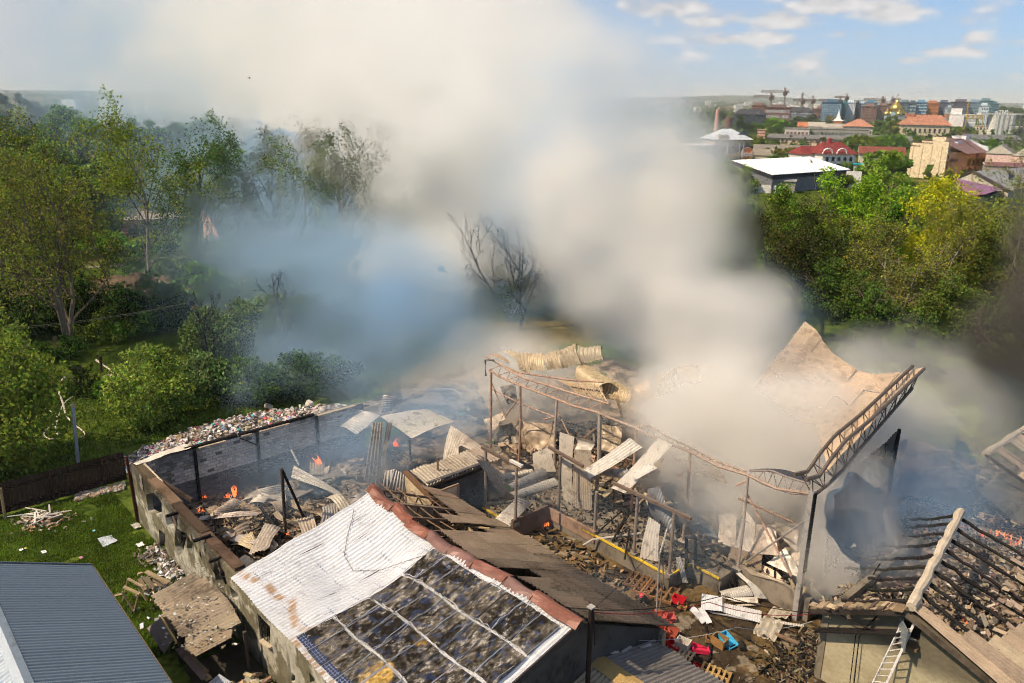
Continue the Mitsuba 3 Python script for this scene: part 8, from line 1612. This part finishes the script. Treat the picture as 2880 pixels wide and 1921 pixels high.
def smoke_box(name, lo, hi, res, levels, thin, core, dark=None, label=''):
    lo, hi = np.array(lo, float), np.array(hi, float); n = np.maximum(8, np.round((hi - lo) / res).astype(int))
    ax = [lo[i] + (np.arange(n[i]) + .5) / n[i] * (hi[i] - lo[i]) for i in range(3)]
    P = np.stack(np.meshgrid(*ax, indexing='ij'), -1)
    Dw, Db, *Dd = density(P, ('white', 'blue', 'dark')[:3 if dark else 2]); D = Dw + Db; Dd = Dd[0] if Dd else None
    tw = T().translate(lo.tolist()).scale((hi - lo).tolist())
    def grid(d): return mi.VolumeGrid(np.ascontiguousarray(d.transpose(2, 1, 0)).astype(np.float32)[..., None])
    def medium(key, alb, g, d): scene[key] = {'type': 'heterogeneous', 'albedo': {'type': 'rgb', 'value': alb}, 'sigma_t': {'type': 'gridvolume', 'grid': grid(d), 'to_world': tw, 'filter_type': 'trilinear'}, 'scale': 1.0, 'phase': {'type': 'hg', 'g': g}}
    import manifold3d as m3
    from scipy.ndimage import gaussian_filter, map_coordinates
    def shell(field, level, edge):
        S = gaussian_filter(np.minimum(field, level * 4), .8); b = 2
        S[:b] = S[-b:] = 0; S[:, :b] = S[:, -b:] = 0; S[:, :, :b] = 0; S[:, :, -b:] = 0
        sc = n / (hi - lo); n0, n1, n2 = n
        def f(x, y, z):
            i, j, k = int((x - lo[0]) * sc[0]), int((y - lo[1]) * sc[1]), int((z - lo[2]) * sc[2])
            if i < 0 or j < 0 or k < 0 or i >= n0 or j >= n1 or k >= n2: return -level
            return float(S[i, j, k]) - level
        m = m3.Manifold.level_set(f, [*lo.tolist(), *hi.tolist()], edge, 0.0)
        parts_ = [p for p in m.decompose() if p.volume() > 14 * edge ** 3] if m.num_tri() else []
        if not parts_: return None
        m = m3.Manifold.compose(parts_) if len(parts_) > 1 else parts_[0]
        me = m.to_mesh(); tm = trimesh.Trimesh(me.vert_properties[:, :3], me.tri_verts, process=False)
        return tm
    medium(name + '_thin_air', thin, .15, np.clip(D, 0, .12))
    scene[name] = {'type': 'cube', 'bsdf': {'type': 'null'}, 'interior': {'type': 'ref', 'id': name + '_thin_air'}, 'exterior': {'type': 'ref', 'id': 'haze_air'}, 'to_world': T().translate(((lo + hi) / 2).tolist()).scale(((hi - lo) / 2).tolist())}
    labels[name] = {'kind': 'stuff', 'label': label + ', thin bluish part', 'category': 'smoke'}
    F = Dw if Dd is None else np.where(Dd > .018, 0, Dw)
    outer = name + '_thin_air'                                          # denser and denser shells, each medium bounded by its own peak
    for q, (level, top) in enumerate(levels):
        tm = shell(F, level, res * 1.5)
        if tm is None: break
        key = name + ('_core', '_heart')[q]; medium(key + '_air', core, .1, np.clip(D, 0, top))
        scene[key] = mikit.ply(tm, {'type': 'null'}, interior={'type': 'ref', 'id': key + '_air'}, exterior={'type': 'ref', 'id': outer})
        labels[key] = {'kind': 'stuff', 'label': label + (', dense part', ', densest part')[q], 'category': 'smoke'}; outer = key + '_air'
    tm = shell(np.where((Dw > levels[0][0] * .5) | ((Dd if Dd is not None else 0 * Dw) > .015), 0, Db), .016, res * 1.5)
    if tm is not None:
        key = name + '_veil'; medium(key + '_air', thin, .15, np.clip(D, 0, .25))
        scene[key] = mikit.ply(tm, {'type': 'null'}, interior={'type': 'ref', 'id': key + '_air'}, exterior={'type': 'ref', 'id': name + '_thin_air'})
        labels[key] = {'kind': 'stuff', 'label': label + ', blue veil', 'category': 'smoke'}
    if Dd is not None:
        tm = shell(Dd, .022, res * 1.5)
        medium(name + '_dark_air', dark, .1, np.clip(Dd, 0, .5))
        scene[name + '_dark'] = mikit.ply(tm, {'type': 'null'}, interior={'type': 'ref', 'id': name + '_dark_air'}, exterior={'type': 'ref', 'id': name + '_thin_air'})
        labels[name + '_dark'] = {'kind': 'stuff', 'label': 'dark brown smoke at the right edge', 'category': 'smoke'}
smoke_box('near_smoke', [-22, 29.5, .9], [47, 65.9, 36], 
          .62, ((.020, .14), (.11, .5)), [.52, .71, .92], [.968, .953, .92], [.20, .18, .17], 'smoke rising from the burning halls')
smoke_box('far_smoke', [-150, 66.1, .3], [50, 345, 112], 
          1.7, ((.0075, .075), (.06, .22)), [.50, .70, .91], [.95, .955, .952], None, 'smoke drifting away over the trees')
